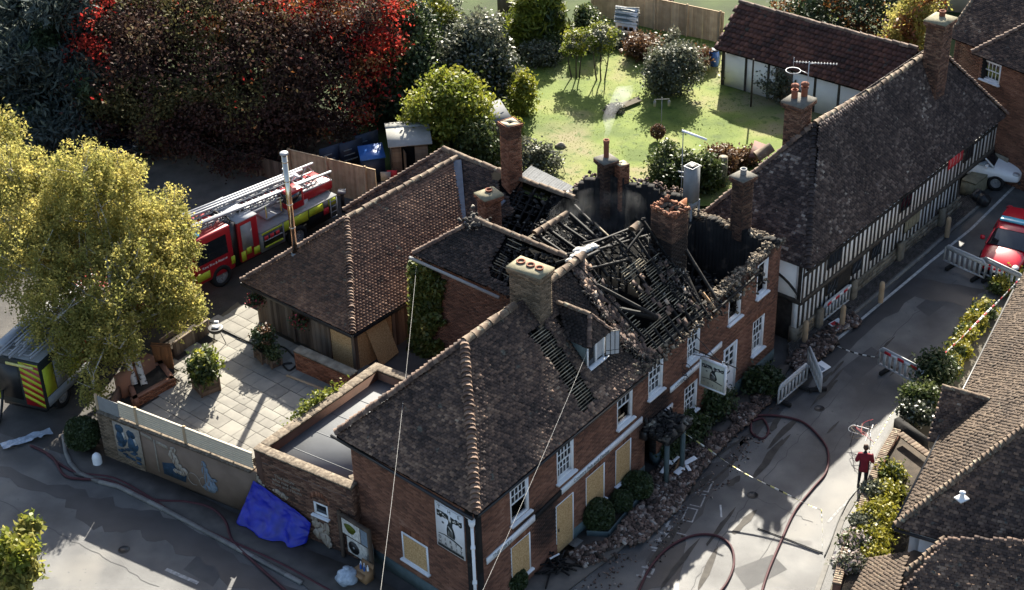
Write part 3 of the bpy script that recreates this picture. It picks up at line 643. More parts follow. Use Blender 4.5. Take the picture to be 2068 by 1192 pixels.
for i in range(26):
 x, y = random.choice(((1480, 960), (1560, 880), (1440, 1080), (1640, 790), (1380, 1150), (1760, 700))); c = at(x + random.gauss(0, 40), y + random.gauss(0, 35)); d = unit(V3(.62, .78, 0) + V3(random.gauss(0, .12), 0, 0)); n = V3(-d[1], d[0], 0); L_ = random.uniform(.4, 1.6); w_ = random.uniform(.04, .16)
 b = MB(); b.poly([c + d * L_ * math.cos(t) * random.uniform(.75, 1.1) + n * w_ * math.sin(t) * random.uniform(.6, 1.3) + ZUP * (.0085 + i * .0004) for t in np.linspace(0, 6.283, 15)[:-1]]); o = b.build('mud_smear', M['mud']); o['kind'] = 'structure'

# ---------------------------------------------------------------- the burnt pub, front range
N3, L3 = V3(-1.25, 37.02, 4.8), V3(-5.68, 41.07, 4.8)
FD, FI = V3(.628, .778, 0), V3(-.778, .628, 0)            # along the front, and inwards from it
RISE, HW = 3.13, 2.95; SLV = unit(FI * HW + ZUP * RISE); SLN = np.cross(FD, SLV); SL = math.hypot(HW, RISE)
def RF(u, v, o=0.): return N3 + FD * u + SLV * v + SLN * o      # front roof slope
FI2 = unit(V3(L3[0] - N3[0], L3[1] - N3[1], 0)); ED = -FI2
pub = thing('brick_pub', 'fire damaged red brick pub with its tiled roof burnt through to charred rafters', 'pub', (3.5, 46, 0))
w0 = N3 - (-FI) * .3 + FD * .25; w0[2] = 0
fa = (N3 + FI * .3 + FD * .2)[:2]; fb = fa + FD[:2] * 17.95
F0 = N3 + FI * .3                                          # s = 0 of the front measurements
S = lambda s: s - .2
wins = [(1.95, 2.9, 2.9, 4.25), (4.34, 5.26, 2.98, 4.33), (7.66, 8.58, 3.1, 4.55), (9.5, 10.4, 3.22, 4.58), (11.9, 12.72, 3.3, 4.62), (14.58, 15.46, 3.5, 4.85), (16.52, 17.3, 3.6, 5.02),
  (16.43, 17.28, 1.12, 2.62), (11.82, 12.68, .98, 2.3)]
boards = [(1.91, 2.88, .5, 2.0), (5.9, 6.95, .68, 2.18), (7.6, 8.5, .74, 2.24)]
doors = [(4.26, 5.2, .05, 2.08), (14.4, 15.3, .3, 2.5), (9.35, 10.1, .1, 2.0)]
def soot_f(s, z):
 s = s + .2; k = 0.
 for (cs, cz, rs, rz_) in ((3.75, 1.7, .75, 1.1), (15, 5.2, .9, .6), (17, 5.3, .8, .5), (10, 2.4, 1.1, .9), (8.2, 4.9, .9, .5), (12.3, 4.9, .8, .4), (3.0, 2.5, .9, .35)):
  q = ((s - cs) / rs) ** 2 + ((z - cz) / rz_) ** 2; k = max(k, min(1, 1.35 - q))
 return max(0., k * .93) * (.75 + .25 * random.random())
top_f = lambda s: 4.78 if s < 12.6 else (5.02 + .1 * math.sin(s * 2.3) + .08 * math.sin(s * 7) + (.18 if s > 15 else 0))
FW, fd, fn, FL = brick_wall(pub, fa, fb, .5, 5.4, [(S(a), S(b_), c if c > .52 else .5 - .01, d) for a, b_, c, d in wins + boards + doors], .33, soot_shade=soot_f, top=top_f, name='front_wall')
Wf = lambda s, z, o=0.: FW(S(s), z, o)
# plinth painted teal, stopped at the doors
edges = [0.2, 4.26, 5.2, 9.35, 10.1, 14.4, 15.3, 18.15]
for a, c in zip(edges[::2], edges[1::2]):
 b = MB(); b.hexa(Wf(a, -.02, -.3), fd * (c - a), fn * .33, ZUP * .52); b.build('plinth', M['teal'] if a > 5 else M['brick'], pub)
for i, (a, c, e, f) in enumerate(wins):
 if i in (5, 6): sash_window(pub, Wf, fd, fn, a, c, e, f, bars=False, burnt=False)
 elif i in (0, 2): sash_window(pub, Wf, fd, fn, a, c, e, f, 4 if i == 0 else 3, 4, lower_open=True)
 else: sash_window(pub, Wf, fd, fn, a, c, e, f, 4 if i == 1 else 3, 4, curtain=(i == 1))
for (a, c, e, f) in boards:
 wi = sash_window(pub, Wf, fd, fn, a, c, e, f, bars=False, name='boarded_window', inset=.03)
 piece('chipboard_sheet', wi, M['osb'], Wf(a + .01, e + .02, -.02), fd * (c - a - .09), fn * .045, ZUP * (f - e - .03))
a, c, e, f = doors[0]
dr = sash_window(pub, Wf, fd, fn, a, c, e, f, bars=False, name='boarded_door', inset=.03, sill=False); dr['label'] = 'doorway closed with one tall chipboard sheet'
piece('chipboard_sheet', dr, M['osb'], Wf(a + .01, e + .02, -.02), fd * (c - a - .09), fn * .05, ZUP * (f - e - .03))
piece('door_step', dr, M['kerb'], Wf(a - .1, -.02, .03), fd * (c - a + .2), fn * .3, ZUP * .12); piece('lock_plate', dr, M['iron'], Wf(a + .06, 1.0, .031), fd * .05, fn * .02, ZUP * .12)
a, c, e, f = doors[1]; b = MB()
for q in ((a, e, .08, f - e), (c - .08, e, .08, f - e), (a + .08, f - .08, c - a - .16, .08)): b.hexa(Wf(q[0], q[1], -.1), fd * q[2], fn * .13, ZUP * q[3])
dw = b.build('white_door', M['white'], pub); dw['label'] = 'white panelled door with six small panes'
piece('door_panel', dw, M['white'], Wf(a + .08, e, -.08), fd * (c - a - .16), fn * .05, ZUP * 1.15)
b = MB(); x0, x1, z0, z1 = a + .08, c - .08, e + 1.15, f - .08
for x in (x0, (x0 + x1) / 2 - .03, x1 - .07): b.hexa(Wf(x, z0, -.075), fd * .06, fn * .05, ZUP * (z1 - z0))
for k in range(4): b.hexa(Wf(x0, z0 + (z1 - z0 - .05) * k / 3, -.073), fd * (x1 - x0), fn * .044, ZUP * .05)
b.build('glazing_bars', M['white'], dw)
for i in range(2):
 for k in range(3): piece('pane', dw, M['glass'], Wf(x0 + .06 + i * .36, z0 + .05 + k * (z1 - z0 - .05) / 3, -.065), fd * .3, fn * .01, ZUP * ((z1 - z0 - .05) / 3 - .05))
piece('letter_box', dw, M['iron'], Wf((a + c) / 2 - .12, e + .95, -.029), fd * .22, fn * .012, ZUP * .06)
# brick arches over ground floor openings
for (a, c, e, f) in boards + [wins[8], wins[7]]:
 b = MB()
 for k in range(int((c - a) / .085)): b.hexa(Wf(a + k * .085, f + .005, -.01), fd * .068 + ZUP * 0, fn * .022, ZUP * .22)
 b.build('flat_arch', M['brick_orange'], pub, kind='stuff')
# fascia boards with painted lettering
def fascia(s0, z0, s1, z1, h, name='sign_board', label=None, m='white'):
 d = Wf(s1, z1) - Wf(s0, z0); b = MB(); b.hexa(Wf(s0, z0, .012), d, fn * .05, ZUP * h); o = b.build(name, M[m], pub)
 if label: o['label'] = label
 return o, unit(d)
f1, u1 = fascia(.68, 2.24, 3.1, 2.33, .24, label='white board reading THE DIRTY, charred at its end')
text('lettering', 'THE DIRTY', M['print_grey'], f1, Wf(.95, 2.305, .064), u1, ZUP, .19)
fascia(3.1, 2.33, 4.5, 2.44, .2, 'burnt_board', 'charred length of sign board', 'char')
f2, u2 = fascia(4.5, 2.44, 9.1, 2.53, .24, label='long white board reading Country Pub and Dining')
text('lettering', 'Country Pub and Dining', M['print_grey'], f2, Wf(5.15, 2.515, .064), u2, ZUP, .2)
f3, u3 = fascia(10.83, 2.74, 13.0, 2.79, .22, label='white board reading LOVELY')
text('lettering', 'LOVELY', M['print_grey'], f3, Wf(11.1, 2.81, .064), u3, ZUP, .17)
fascia(13.0, 2.79, 14.15, 2.84, .22)
fascia(10.25, 2.0, 11.0, 2.02, .2, label='white board beside the ruined porch')
# porch in front of the side entrance, heaped with fallen tiles
pr = MB()
for s, o_ in ((9.2, .9), (10.2, .9)): pr.hexa(Wf(s, 0, o_), fd * .13, fn * .13, ZUP * 2.0)
pc = pr.build('porch', M['teal'], pub); pc['label'] = 'burnt porch on teal posts heaped with broken tiles'
b = MB(); b.hexa(Wf(9.1, 2.0, .03), fd * 1.35, fn * 1.1, ZUP * .1); b.build('porch_roof', M['char'], pc)
b = MB(); P = np.array([Wf(random.uniform(9.1, 10.5), 2.1 + abs(random.gauss(0, .13)), random.uniform(.05, 1.1)) for _ in range(260)]); chunks(b, P, .1, .28, 0, (1, .7, .25)); b.build('fallen_tiles', M['ash'], pc, kind='stuff')
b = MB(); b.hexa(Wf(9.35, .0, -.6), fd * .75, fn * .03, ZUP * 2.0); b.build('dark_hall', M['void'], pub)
piece('wall_lantern', pub, M['iron'], Wf(8.98, 1.9, .02), fd * .14, fn * .25, ZUP * .3)
# end wall towards the lane
ea = (L3 + FI2 * 0 + ED * .3)[:2] + (-V3(ED[1], -ED[0], 0) * .3)[:2]; eb = (N3 - ED * .27)[:2] + (-V3(ED[1], -ED[0], 0) * .3)[:2]
E0 = L3[:2] + (-V3(ED[1], -ED[0], 0) * .3)[:2]
ed0, en0 = ED, V3(ED[1], -ED[0], 0)
eb2 = fa + fn[:2] * 0
ew = (2.43, 3.6, .95, 2.05); es_off = np.linalg.norm(ea - E0)
EWf, ed, en, EL = brick_wall(pub, ea, eb2, .5, 4.76, [(ew[0] - es_off, ew[1] - es_off, ew[2], ew[3])], .33, name='end_wall')
We = lambda s, z, o=0.: EWf(s - es_off, z, o)
b = MB(); b.hexa(EWf(0, -.02, -.3), ed * EL, en * .34, ZUP * .52); b.build('plinth', M['teal'], pub)
wi = sash_window(pub, We, ed, en, *ew, bars=False, name='boarded_window', inset=.02); piece('chipboard_sheet', wi, M['osb'], We(ew[0] + .05, ew[2] + .03, -.02), ed * (ew[1] - ew[0] - .1), en * .05, ZUP * (ew[3] - ew[2] - .08))
b = MB()
for k in range(15): b.hexa(We(ew[0] - .05 + k * .085, ew[3] + .01, -.01), ed * .068, en * .022, ZUP * .22)
b.build('flat_arch', M['brick_orange'], pub, kind='stuff')
def pub_sign(parent, O, ux, uy, n, W_, H_, board='white', words=True):
 "white panel, black foliage band, a dark standing figure, a swash and the pub's name; O = lower left corner"
 def poly(nm, pts, m, o_): b = MB(); b.prism([O + ux * x * W_ + uy * y * H_ + n * o_ for x, y in pts], n * .004); return b.build(nm, M[m], parent)
 def rect(nm, x0, y0, x1, y1, m, o_=.002): return poly(nm, [(x0, y0), (x1, y0), (x1, y1), (x0, y1)], m, o_)
 rr = random.Random(5)
 for (a, c) in ((.06, .47), (.55, .95)):
  up = [(a + (c - a) * t / 6, .83 + rr.uniform(-.015, .015)) for t in range(7)]; dn = [(a + (c - a) * t / 6, .715 + rr.uniform(-.03, .025)) for t in range(6, -1, -1)]
  f_ = poly('printed_foliage', dn[::-1] + up[::-1], 'print_black', .002)
  for _ in range(5): x = rr.uniform(a + .02, c - .08); y = rr.uniform(.74, .8); poly('printed_leaf', [(x, y), (x + .06, y - .01), (x + .07, y + .015), (x + .02, y + .025)], 'white_dirty', .007)
 poly('printed_figure', [(.4, .36), (.66, .35), (.69, .42), (.66, .52), (.6, .62), (.62, .7), (.55, .745), (.47, .72), (.46, .65), (.42, .6), (.39, .48)], 'print_black', .0075)
 poly('printed_face', [(.5, .7), (.56, .7), (.58, .75), (.54, .79), (.49, .77)], 'white_dirty', .0125); poly('printed_sash', [(.43, .58), (.47, .6), (.6, .52), (.62, .47)], 'white_dirty', .0125)
 for k in range(4): rect('printed_fold', .45 + k * .05, .38, .458 + k * .05, .49, 'white_dirty', .0125)
 poly('printed_sun', [(.26 + .05 * (1 if k % 2 else .55) * math.cos(k * math.pi / 8), .6 + .03 * (1 if k % 2 else .55) * math.sin(k * math.pi / 8)) for k in range(16)], 'print_black', .002)
 poly('printed_swash', [(.08, .3), (.3, .325), (.6, .3), (.9, .25), (.92, .27), (.8, .3), (.6, .335), (.3, .345), (.08, .315)], 'print_black', .002)
 if words:
  for s_, x, y, h in [('T', .1, .88, .085), ('H', .45, .88, .085), ('E', .8, .88, .085), ('D', .07, .2, .075), ('I', .29, .2, .075), ('R', .46, .2, .075), ('T', .66, .2, .075), ('Y', .84, .2, .075),
       ('H', .07, .1, .075), ('A', .28, .1, .075), ('B', .49, .1, .075), ('I', .7, .1, .075), ('T', .84, .1, .075)]:
   text('letter', s_, M['print_black'], parent, O + ux * x * W_ + uy * y * H_ + n * .004, ux, uy, h * H_ * 1.25, .002)
  rect('printed_strip', .04, .02, .96, .075, 'print_black'); rect('printed_rule', .04, .085, .96, .09, 'print_black'); rect('printed_rule', .06, .975, .94, .98, 'print_black')
b = MB(); b.hexa(We(4.1, 2.5, .01), ed * 1.2, en * .04, ZUP * 1.75); sg = b.build('hung_sign', M['white'], pub); sg['label'] = 'tall white sign reading THE DIRTY HABIT on the end wall'
pub_sign(sg, We(4.1, 2.5, .05), ed, ZUP, en, 1.2, 1.75)
# rain pipe at the corner
b = MB(); c0 = We(5.72, 0, .1)
b.tube([c0 + ZUP * .0, c0 + ZUP * 4.1], .05, 8); b.lathe(c0 + ZUP * 4.1, [(.05, 0), (.1, .12), (.11, .3), (.0, .3)], 8); b.tube([c0 + ZUP * 4.4, We(5.3, 4.62, .2)], .05, 8)
for z in (.6, 1.9, 3.3): b.box(c0 + ZUP * z, .14, .14, .05)
b.build('drain_pipe', M['white'], pub)
b = MB(); b.tube([We(5.95, 4.68, .28), We(-.25, 4.66, .28)], .055, 8); b.build('gutter', M['black'], pub)
b = MB(); b.tube([Wf(.1, 4.68, .28), Wf(9.0, 4.66, .28)], .055, 8); b.build('gutter', M['black'], pub)
# rear and far walls, blackened inside
RB = lambda u, w_=5.9: N3 + FD * u + FI * w_
p_far0 = fb; rear_far = V3(6.95, 53.75, 0)[:2]
brick_wall(pub, fb, rear_far, 0., 5.35, [], .33, name='far_wall', top=lambda s: 5.25 + .12 * math.sin(s * 5) - (.0 if s < 3 else .1), bm='brick_dark')
brick_wall(pub, rear_far, RB(8.5)[:2], 0., 5.3, [], .33, name='rear_wall', bricks=False, mm='soot_wall', top=lambda s: 4.9 - min(2.4, max(0, s - 4.5)) + .15 * math.sin(s * 4))
brick_wall(pub, RB(8.5)[:2], ea, 0., 4.7, [], .33, name='rear_wall', bricks=False, mm='brick')
b = MB(); b.prism([V3(*fa, 2.75), V3(*fb, 2.75), V3(*rear_far, 2.75), V3(*RB(8.5)[:2], 2.75), V3(*ea, 2.75)], ZUP * .1); b.build('upper_floor', M['void'], pub)
# ---- roof
RZ = 4.8 + RISE; R0p = V3(-1.5, 41.41, RZ)
rp = lambda u: N3 + FD * u + FI * HW + ZUP * RISE
ru0 = (R0p - N3) @ FD
tile_soot = lambda u, v: min(.75, max(0, (u - 4.6) / 4) * .8) if v > .6 else 0.
def front_hole(u, v):
 e = .12 * mnoise.noise(Vector((u * 3, v * 3, 1.)))
 if 5.62 < u + e < 6.4 and .3 + e < v < 3.35: return True
 if 6.85 < u < 7.85 and 1.15 < v < 3.3: return True
 if u > 8.62 + e + max(0, (1.0 - v)) * .75: return True
 return False
roof_tiles(pub, [N3 - FD * .0, rp(9.6) - FI * HW - ZUP * RISE, rp(9.6), rp(ru0)], 'tile_main', hole=front_hole, soot_shade=tile_soot, keep_deck=False, jit=1.5, sag=lambda u, v: .05 * math.sin(u * .9) * math.sin(v * .7))
b = MB()
for (ua, ub, va, vb) in ((0, 5.6, -.02, 4.3), (6.42, 8.6, -.02, 4.3), (5.6, 6.42, -.02, .28), (5.6, 6.42, 3.35, 4.3)):
 if ua == 0: b.prism([RF(0, 0, -.08), RF(5.6, 0, -.08), RF(5.6, SL, -.08), RF(ru0, SL, -.08)], -SLN * .06)
 else: b.prism([RF(ua, va, -.08), RF(ub, va, -.08), RF(ub, vb, -.08), RF(ua, vb, -.08)], -SLN * .06)
b.build('roof_deck', M['void'], pub)
# deeper dark lining behind the bare battens
b = MB(); b.prism([RF(5.6, .3, -.3), RF(6.42, .3, -.3), RF(6.42, 3.35, -.3), RF(5.6, 3.35, -.3)], -SLN * .05); b.build('roof_lining', M['void'], pub)
sg_ = lambda u, v: .06 * math.sin(u * .8) * math.sin(v * .7)
eL = (L3 - N3); roof_tiles(pub, [L3, N3, R0p], 'tile_main', jit=1.5, sag=sg_)
back = [L3 + FD * 9.2, L3, R0p, rp(9.2)]; roof_tiles(pub, back, 'tile_main', jit=1.4)
tile_run(pub, N3 + ZUP * .1 + unit(R0p - N3) * .05, R0p + ZUP * .06, 'hip_tile', 'hip', .16, .15, tilt=-.35)
tile_run(pub, L3 + ZUP * .1, R0p + ZUP * .06, 'hip_tile', 'hip', .14, .17, tilt=-.3)
tile_run(pub, R0p + ZUP * .05, rp(5.75) + ZUP * .05, r=.17, step=.42, sag=.02); tile_run(pub, rp(7.15) + ZUP * .05, rp(9.5) + ZUP * .05, r=.17, step=.4)
# bare battens: narrow strip beside the chimney, then the burnt half of the slope
k = 0
for v in np.arange(.4, 3.3, .098):
 pbeam('batten', pub, M['batten'], RF(5.5 + random.uniform(0, .1), v, -.03), RF(6.5 + random.uniform(-.08, .05), v + random.uniform(-.02, .02), -.03), .028, .022, SLN)
for u in (5.75, 6.1, 6.35): pbeam('rafter', pub, M['char_obj'], RF(u, .25, -.1), RF(u, 3.4, -.1), .06, .1, SLN)
def bat_gone(u, v):
 if 9.55 + .35 * (v < 2) < u < 10.55 and 1.15 < v < 4.2 and not (v < 1.5 and u < 9.9): return True     # the big hole
 if v > 3.35 - .5 * (u - 10.4) * .3 and u > 10.4: return True
 if v > 2.9 and u > 11.8: return True
 if 11.35 < u < 11.75 and .9 < v < 1.35: return True
 if 10.9 < u < 11.5 and 2.2 < v < 2.75: return True
 if 11.6 < u < 12.3 and .25 < v < .75: return True
 return mnoise.noise(Vector((u * 1.7, v * 7, 4.))) > .5
for v in np.arange(.22, 4.15, .098):
 us = np.arange(8.55 + max(0, 1 - v) * .8, 12.75 + .25 * math.sin(v * 4), .12); run = None
 for u in list(us) + [99]:
  gone = u > 90 or bat_gone(u, v)
  if not gone and run is None: run = u
  if gone and run is not None:
   e = u - .02 if u < 90 else us[-1] + .1
   if e - run > .25:
    sg2 = .12 * math.sin((run + e) / 2 * 1.3 + v)
    pbeam('batten', pub, M['batten'] if (run + e) / 2 > 9.2 or random.random() < .5 else M['char_obj'], RF(run, v + random.uniform(-.025, .025), -.03 + random.uniform(-.06, .03)), RF(e, v + random.uniform(-.05, .05), -.03 + random.uniform(-.16, .04)), .028, .024, SLN)
   run = None
for u in np.arange(8.75, 13.0, .42):
 t = 4.25 if u < 10.2 else random.uniform(3.0, 4.1); lo_ = .0
 if 9.6 < u < 10.5: pbeam('rafter', pub, M['char_obj'], RF(u, 0, -.1), RF(u, 1.2, -.1), .07, .1, SLN); pbeam('rafter', pub, M['char_obj'], RF(u, 3.3, -.1), RF(u, 4.2, -.12), .07, .1, SLN)
 else: pbeam('rafter', pub, M['char_obj'], RF(u, 0, -.1), RF(u + random.uniform(-.05, .05), t, -.1 + random.uniform(-.06, 0)), .075, .11, SLN)
for u in np.arange(13.0, 15.6, .45): pbeam('rafter', pub, M['wood_new'] if random.random() < .6 else M['char_obj'], RF(u, -.05, -.1), RF(u + random.uniform(-.1, .1), random.uniform(.5, 1.0), -.18), .08, .1, SLN)
# fallen beams, ridge piece, purlins
for p, q, s_ in [(RF(13.7, 3.0, .1), RF(13.55, .45, .1), .12), (rp(9.5) - ZUP * .05, rp(12.6) + V3(0, 0, -.55), .12), (RF(9.3, 3.9, .05), RF(11.4, 3.3, -.1), .11), (RF(9.6, 2.2, -.12), RF(10.7, 1.2, .05), .2), (RF(9.2, 3.3, .08), RF(10.6, 1.3, .12), .13),
                 (RF(10.4, 4.2, -.1), RF(12.9, 3.6, -.3), .1), (RF(11.2, 4.3, 0), RF(11.9, 2.7, -.2), .09), (RF(12.2, 3.9, -.5), RF(12.1, 1.2, .05), .05), (RF(9.0, 4.25, .05), RF(9.7, .9, .03), .09), (RF(10.6, 3.4, -.3), RF(12.4, 3.9, .2), .09),
                 (RF(13.2, .1, -.05), RF(16.3, .15, .02), .1), (RF(12.6, 3.0, -.9), RF(13.6, 1.0, -1.1), .1), (rp(10.2) - ZUP * .2 + FI * .6, rp(12.9) - ZUP * .5 + FI * .2, .1), (RF(11, 3.9, -.4), RF(12.7, 2.9, -.6), .07)]:
 pbeam('charred_beam', pub, M['char_obj'], p, q, s_ * .72, s_ * .8)
for u in np.arange(9.6, 12.9, .4):        # stumps of the rear rafters against the light
 pbeam('rafter', pub, M['char_obj'], rp(u) + V3(0, 0, random.uniform(-.4, -.05)), rp(u) + FI * random.uniform(.7, 2.0) - ZUP * random.uniform(1.0, 1.9), .07, .1)
for i in range(10): u = random.uniform(10, 12.8); pbeam('charred_lath', pub, M['char_obj'], RF(u, random.uniform(2.6, 4.2), random.uniform(-.5, .1)), RF(u + random.uniform(-.7, .7), random.uniform(2.6, 4.3), random.uniform(-.5, .1)), .03, .03)
tile_run(pub, rp(12.35) + V3(0, 0, -.35), rp(12.75) + V3(0, 0, -.3), r=.17, step=.4)
# ceiling boards and plaster seen down the hole; pale insulation by the ridge
b = MB(); b.prism([RF(9.5, 4.2, -1.0), RF(9.5, .3, -.9), RF(13.1, .3, -.9), RF(13.1, 4.2, -1.0)], -SLN * .05); b.build('sagging_ceiling', M['void'], pub)
piece('partition_board', pub, M['wood_new'], RF(9.95, 1.25, -.95), FD * .34 + SLV * .15, SLV * 1.1, SLN * .04)
b = MB(); b.blob(rp(9.75) + FI * .5 + V3(.1, .1, -.12), (.2, .2, .1), seed=3, amp=.5);
for t in np.linspace(0, 1, 7): b.blob(rp(9.3 + t * 1.2) + FI * (.42 - .1 * t) + V3(0, 0, -.2 + .08 * math.sin(t * 3)), (.17, .15, .09), 10, 7, .6, 3, seed=t * 9)
b.build('insulation', M['white_dirty'], pub, smooth=True)
# debris: ash on the battens, in the attic, mortar on the wall head
b = MB(); P = [RF(random.gauss(12.4, .4), random.gauss(1.75, .5), random.uniform(-.05, .08)) for _ in range(230)] + [RF(random.gauss(9.1, .16), random.gauss(1.0, .4), .05) for _ in range(60)] + [RF(8.75 + random.gauss(0, .12) + max(0, 1 - t) * .7, t, .06) for t in np.random.default_rng(3).uniform(0, 4.2, 170)]
P += [RF(random.uniform(9.0, 13), random.uniform(2.6, 4.2), random.uniform(-.5, .02)) for _ in range(420)]
chunks(b, np.array(P), .04, .13, 0, (1, .6, .25)); b.build('ash_debris', M['ash'], pub, kind='stuff')
b = MB(); P = [RF(8.65 + abs(random.gauss(0, .3)) + max(0, 1 - t) * .75, t, random.uniform(.02, .06)) for t in np.random.default_rng(4).uniform(.1, 4.2, 260)] + [RF(random.uniform(10.6, 12.6), random.uniform(.3, 2.6), .03) for _ in range(30)]
for p in P: b.hexa(p, FD * .16 + SLV * random.uniform(-.06, .06), SLV * .2 + FD * random.uniform(-.06, .06) + SLN * random.uniform(-.05, .03), SLN * .014)
b.build('slipped_tiles', M['tile_main'], pub, kind='stuff')
b = MB(); P = [Wf(random.uniform(13.2, 18.1), 0, -random.uniform(-.02, .36)) for _ in range(1500)]; P = [p + ZUP * (top_f((p - Wf(0, 0)) @ fd - .2) + random.uniform(-.05, .05)) for p in P]
P += [RF(random.uniform(13, 16.8), random.gauss(.25, .25), random.uniform(-.3, -.05)) for _ in range(300)] + [RF(random.uniform(8.6, 13), random.gauss(.08, .1), random.uniform(-.05, .05)) for _ in range(150)] + [RF(random.gauss(8.9, .35), random.gauss(.25, .14), random.uniform(0, .1)) for _ in range(60)]
q = np.array([V3(*fb, 0) + (V3(*rear_far, 0) - V3(*fb, 0)) * random.random() for _ in range(500)]); q[:, 2] = 5.2 + rng.uniform(-.05, .08, 500); q[:, :2] += rng.normal(0, .09, (500, 2))
chunks(b, np.array(P), .04, .15, 0, (1, .6, .4)); b.build('mortar_debris', M['ash_pale'], pub, kind='stuff')
b = MB(); chunks(b, q, .05, .17); b.build('mortar_debris', M['coping'], pub, kind='stuff')
b = MB(); P = [V3(*(fa + FD[:2] * random.uniform(9.5, 17.3) + FI[:2] * random.uniform(.5, 5)), 2.85 + abs(random.gauss(0, .35))) for _ in range(1600)]; chunks(b, np.array(P), .08, .3, 0, (1, .5, .3)); b.build('attic_debris', M['ash'], pub, kind='stuff')
for i in range(14): p = V3(*(fa + FD[:2] * random.uniform(13, 17) + FI[:2] * random.uniform(.5, 4.5)), random.uniform(2.9, 3.3)); pbeam('fallen_timber', pub, M['char_obj'], p, p + V3(random.uniform(-1.2, 1.2), random.uniform(-1.2, 1.2), random.uniform(-.2, .7)), .09, .1)
# chimneys
CR = math.atan2(-.72, .95)
chimney(pub, (.6, 43.9), 6.2, 9.02, 1.18, .66, CR, 'brick_buff', pots=[(-.36, 0, .1, .13), (.02, 0, .1, .12), (.36, 0, .1, .12)], capm='cement', corb=.035, capt=.1)['label'] = 'buff brick chimney with three pots in a pale mortar cap'
ch = chimney(pub, (5.5, 48.75), 3.0, 8.25, .98, .82, math.atan2(-.72, .64), 'brick_dark', cap=None, open_top=True, corb=0, soot_shade=lambda s, z: .9 if z < 7.2 else (.55 if z < 7.8 else .1)); ch['label'] = 'broken open topped chimney above the burnt roof'
b = MB(); q = np.array([V3(5.5, 48.75, 8.25) + V3(p[0], p[1], 0) for p in [q_ * (1 + random.uniform(-.06, .06)) for q_ in [rect_pts((0, 0), .92, .76, math.atan2(-.72, .64))[i % 4] * (1 - t) + rect_pts((0, 0), .92, .76, math.atan2(-.72, .64))[(i + 1) % 4] * t for i in range(4) for t in np.linspace(0, 1, 14)]]]); q[:, 2] += rng.uniform(-.04, .1, len(q)); chunks(b, q, .12, .22, 0, (1, .5, .35)); b.build('loose_brick', M['brick_orange'], ch, kind='stuff')
b = MB(); b.hexa(V3(5.5, 48.75, 8.0) - V3(.03, .02, 0), V3(.06, 0, 0), V3(.32, .36, 0) * 2, ZUP * .26); b.build('flue_divider', M['brick_orange'], ch)
b = MB(); cw = V3(5.5, 48.75, 0); b.prism([cw + FI * 1.6 + ZUP * 2.8, cw - FI * 1.2 + ZUP * 2.8, cw - FI * 1.2 + ZUP * 4.9, cw - FI * .4 + ZUP * 6.2, cw + FI * .3 + ZUP * 7.1, cw + FI * 1.1 + ZUP * 6.6, cw + FI * 1.6 + ZUP * 5.6], FD * .25); b.build('cross_wall', M['soot_wall'], pub)
# ---- dormer
DU0, DU1 = 6.88, 7.86; um = (DU0 + DU1) / 2; fo = .95    # plan distance of its face in from the eaves
dz = lambda p: p
Fp = lambda u, z, o=0.: V3(*(N3 + FD * u + FI * (fo - o))[:2], z)
zs, zt = 5.72, 6.72; rzz = 7.42
def roof_in(z): return (z - 4.8) / RISE * HW
dm = MB(); dm.hexa(Fp(DU0 - .03, zs - .12, 0), FD * (DU1 - DU0 + .06), FI * .08, ZUP * .12); do = dm.build('dormer', M['white'], pub)
dp = bpy.data.objects
b = MB(); b.prism([Fp(DU0, zs - .1), Fp(DU0, zt), V3(*(N3 + FD * DU0 + FI * roof_in(zt))[:2], zt)], FD * .05); b.build('dormer_cheek', M['grey_paint'], do)
b = MB(); b.prism([Fp(DU1 - .05, zs - .1), Fp(DU1 - .05, zt), V3(*(N3 + FD * DU1 + FI * roof_in(zt))[:2], zt)], FD * .05); b.build('dormer_cheek', M['grey_paint'], do)
b = MB()
for u in (DU0, DU0 + .47, DU1 - .07): b.hexa(Fp(u, zs, .02), FD * .07, FI * .08, ZUP * (zt - zs))
b.hexa(Fp(DU0, zt - .07, .022), FD * (DU1 - DU0), FI * .08, ZUP * .07); b.build('window_frame', M['white'], do)
piece('sill', do, M['white'], Fp(DU0 - .06, zs - .08, .14), FD * (DU1 - DU0 + .12), FI * .25, ZUP * .08)
piece('pane', do, M['glass'], Fp(DU0 + .07, zs, -.03), FD * .4, FI * .01, ZUP * (zt - zs - .07)); piece('blind', do, M['curtain'], Fp(DU0 + .54, zs, -.05), FD * .37, FI * .01, ZUP * (zt - zs - .07))
hd = unit(FD * .75 - FI * .66); b = MB(); cb = Fp(DU1 - .02, zs + .02, .04)
for x in (0, .16, .31, .46): b.hexa(cb + hd * x, hd * .018, np.cross(hd, ZUP) * .03, ZUP * .92)
for z in (0, .9, .17): b.hexa(cb + ZUP * z, hd * .478, np.cross(hd, ZUP) * .026, ZUP * .018)
cs_ = b.build('open_casement', M['iron'], do); piece('pane', cs_, M['curtain'], cb + hd * .02 + ZUP * .02 + np.cross(hd, ZUP) * .012, hd * .44, np.cross(hd, ZUP) * .006, ZUP * .88)
apx = Fp(um, rzz - .25, .05); rb = V3(*(N3 + FD * um + FI * roof_in(rzz))[:2], rzz)
ev0, ev1 = Fp(DU0 - .12, zt - .08, .16), Fp(DU1 + .12, zt - .08, .16)
bk0, bk1 = [V3(*(N3 + FD * u + FI * roof_in(zt - .08))[:2], zt - .08) for u in (DU0 - .12, DU1 + .12)]
fr = V3(*(N3 + FD * um + FI * (fo + .22))[:2], rzz)
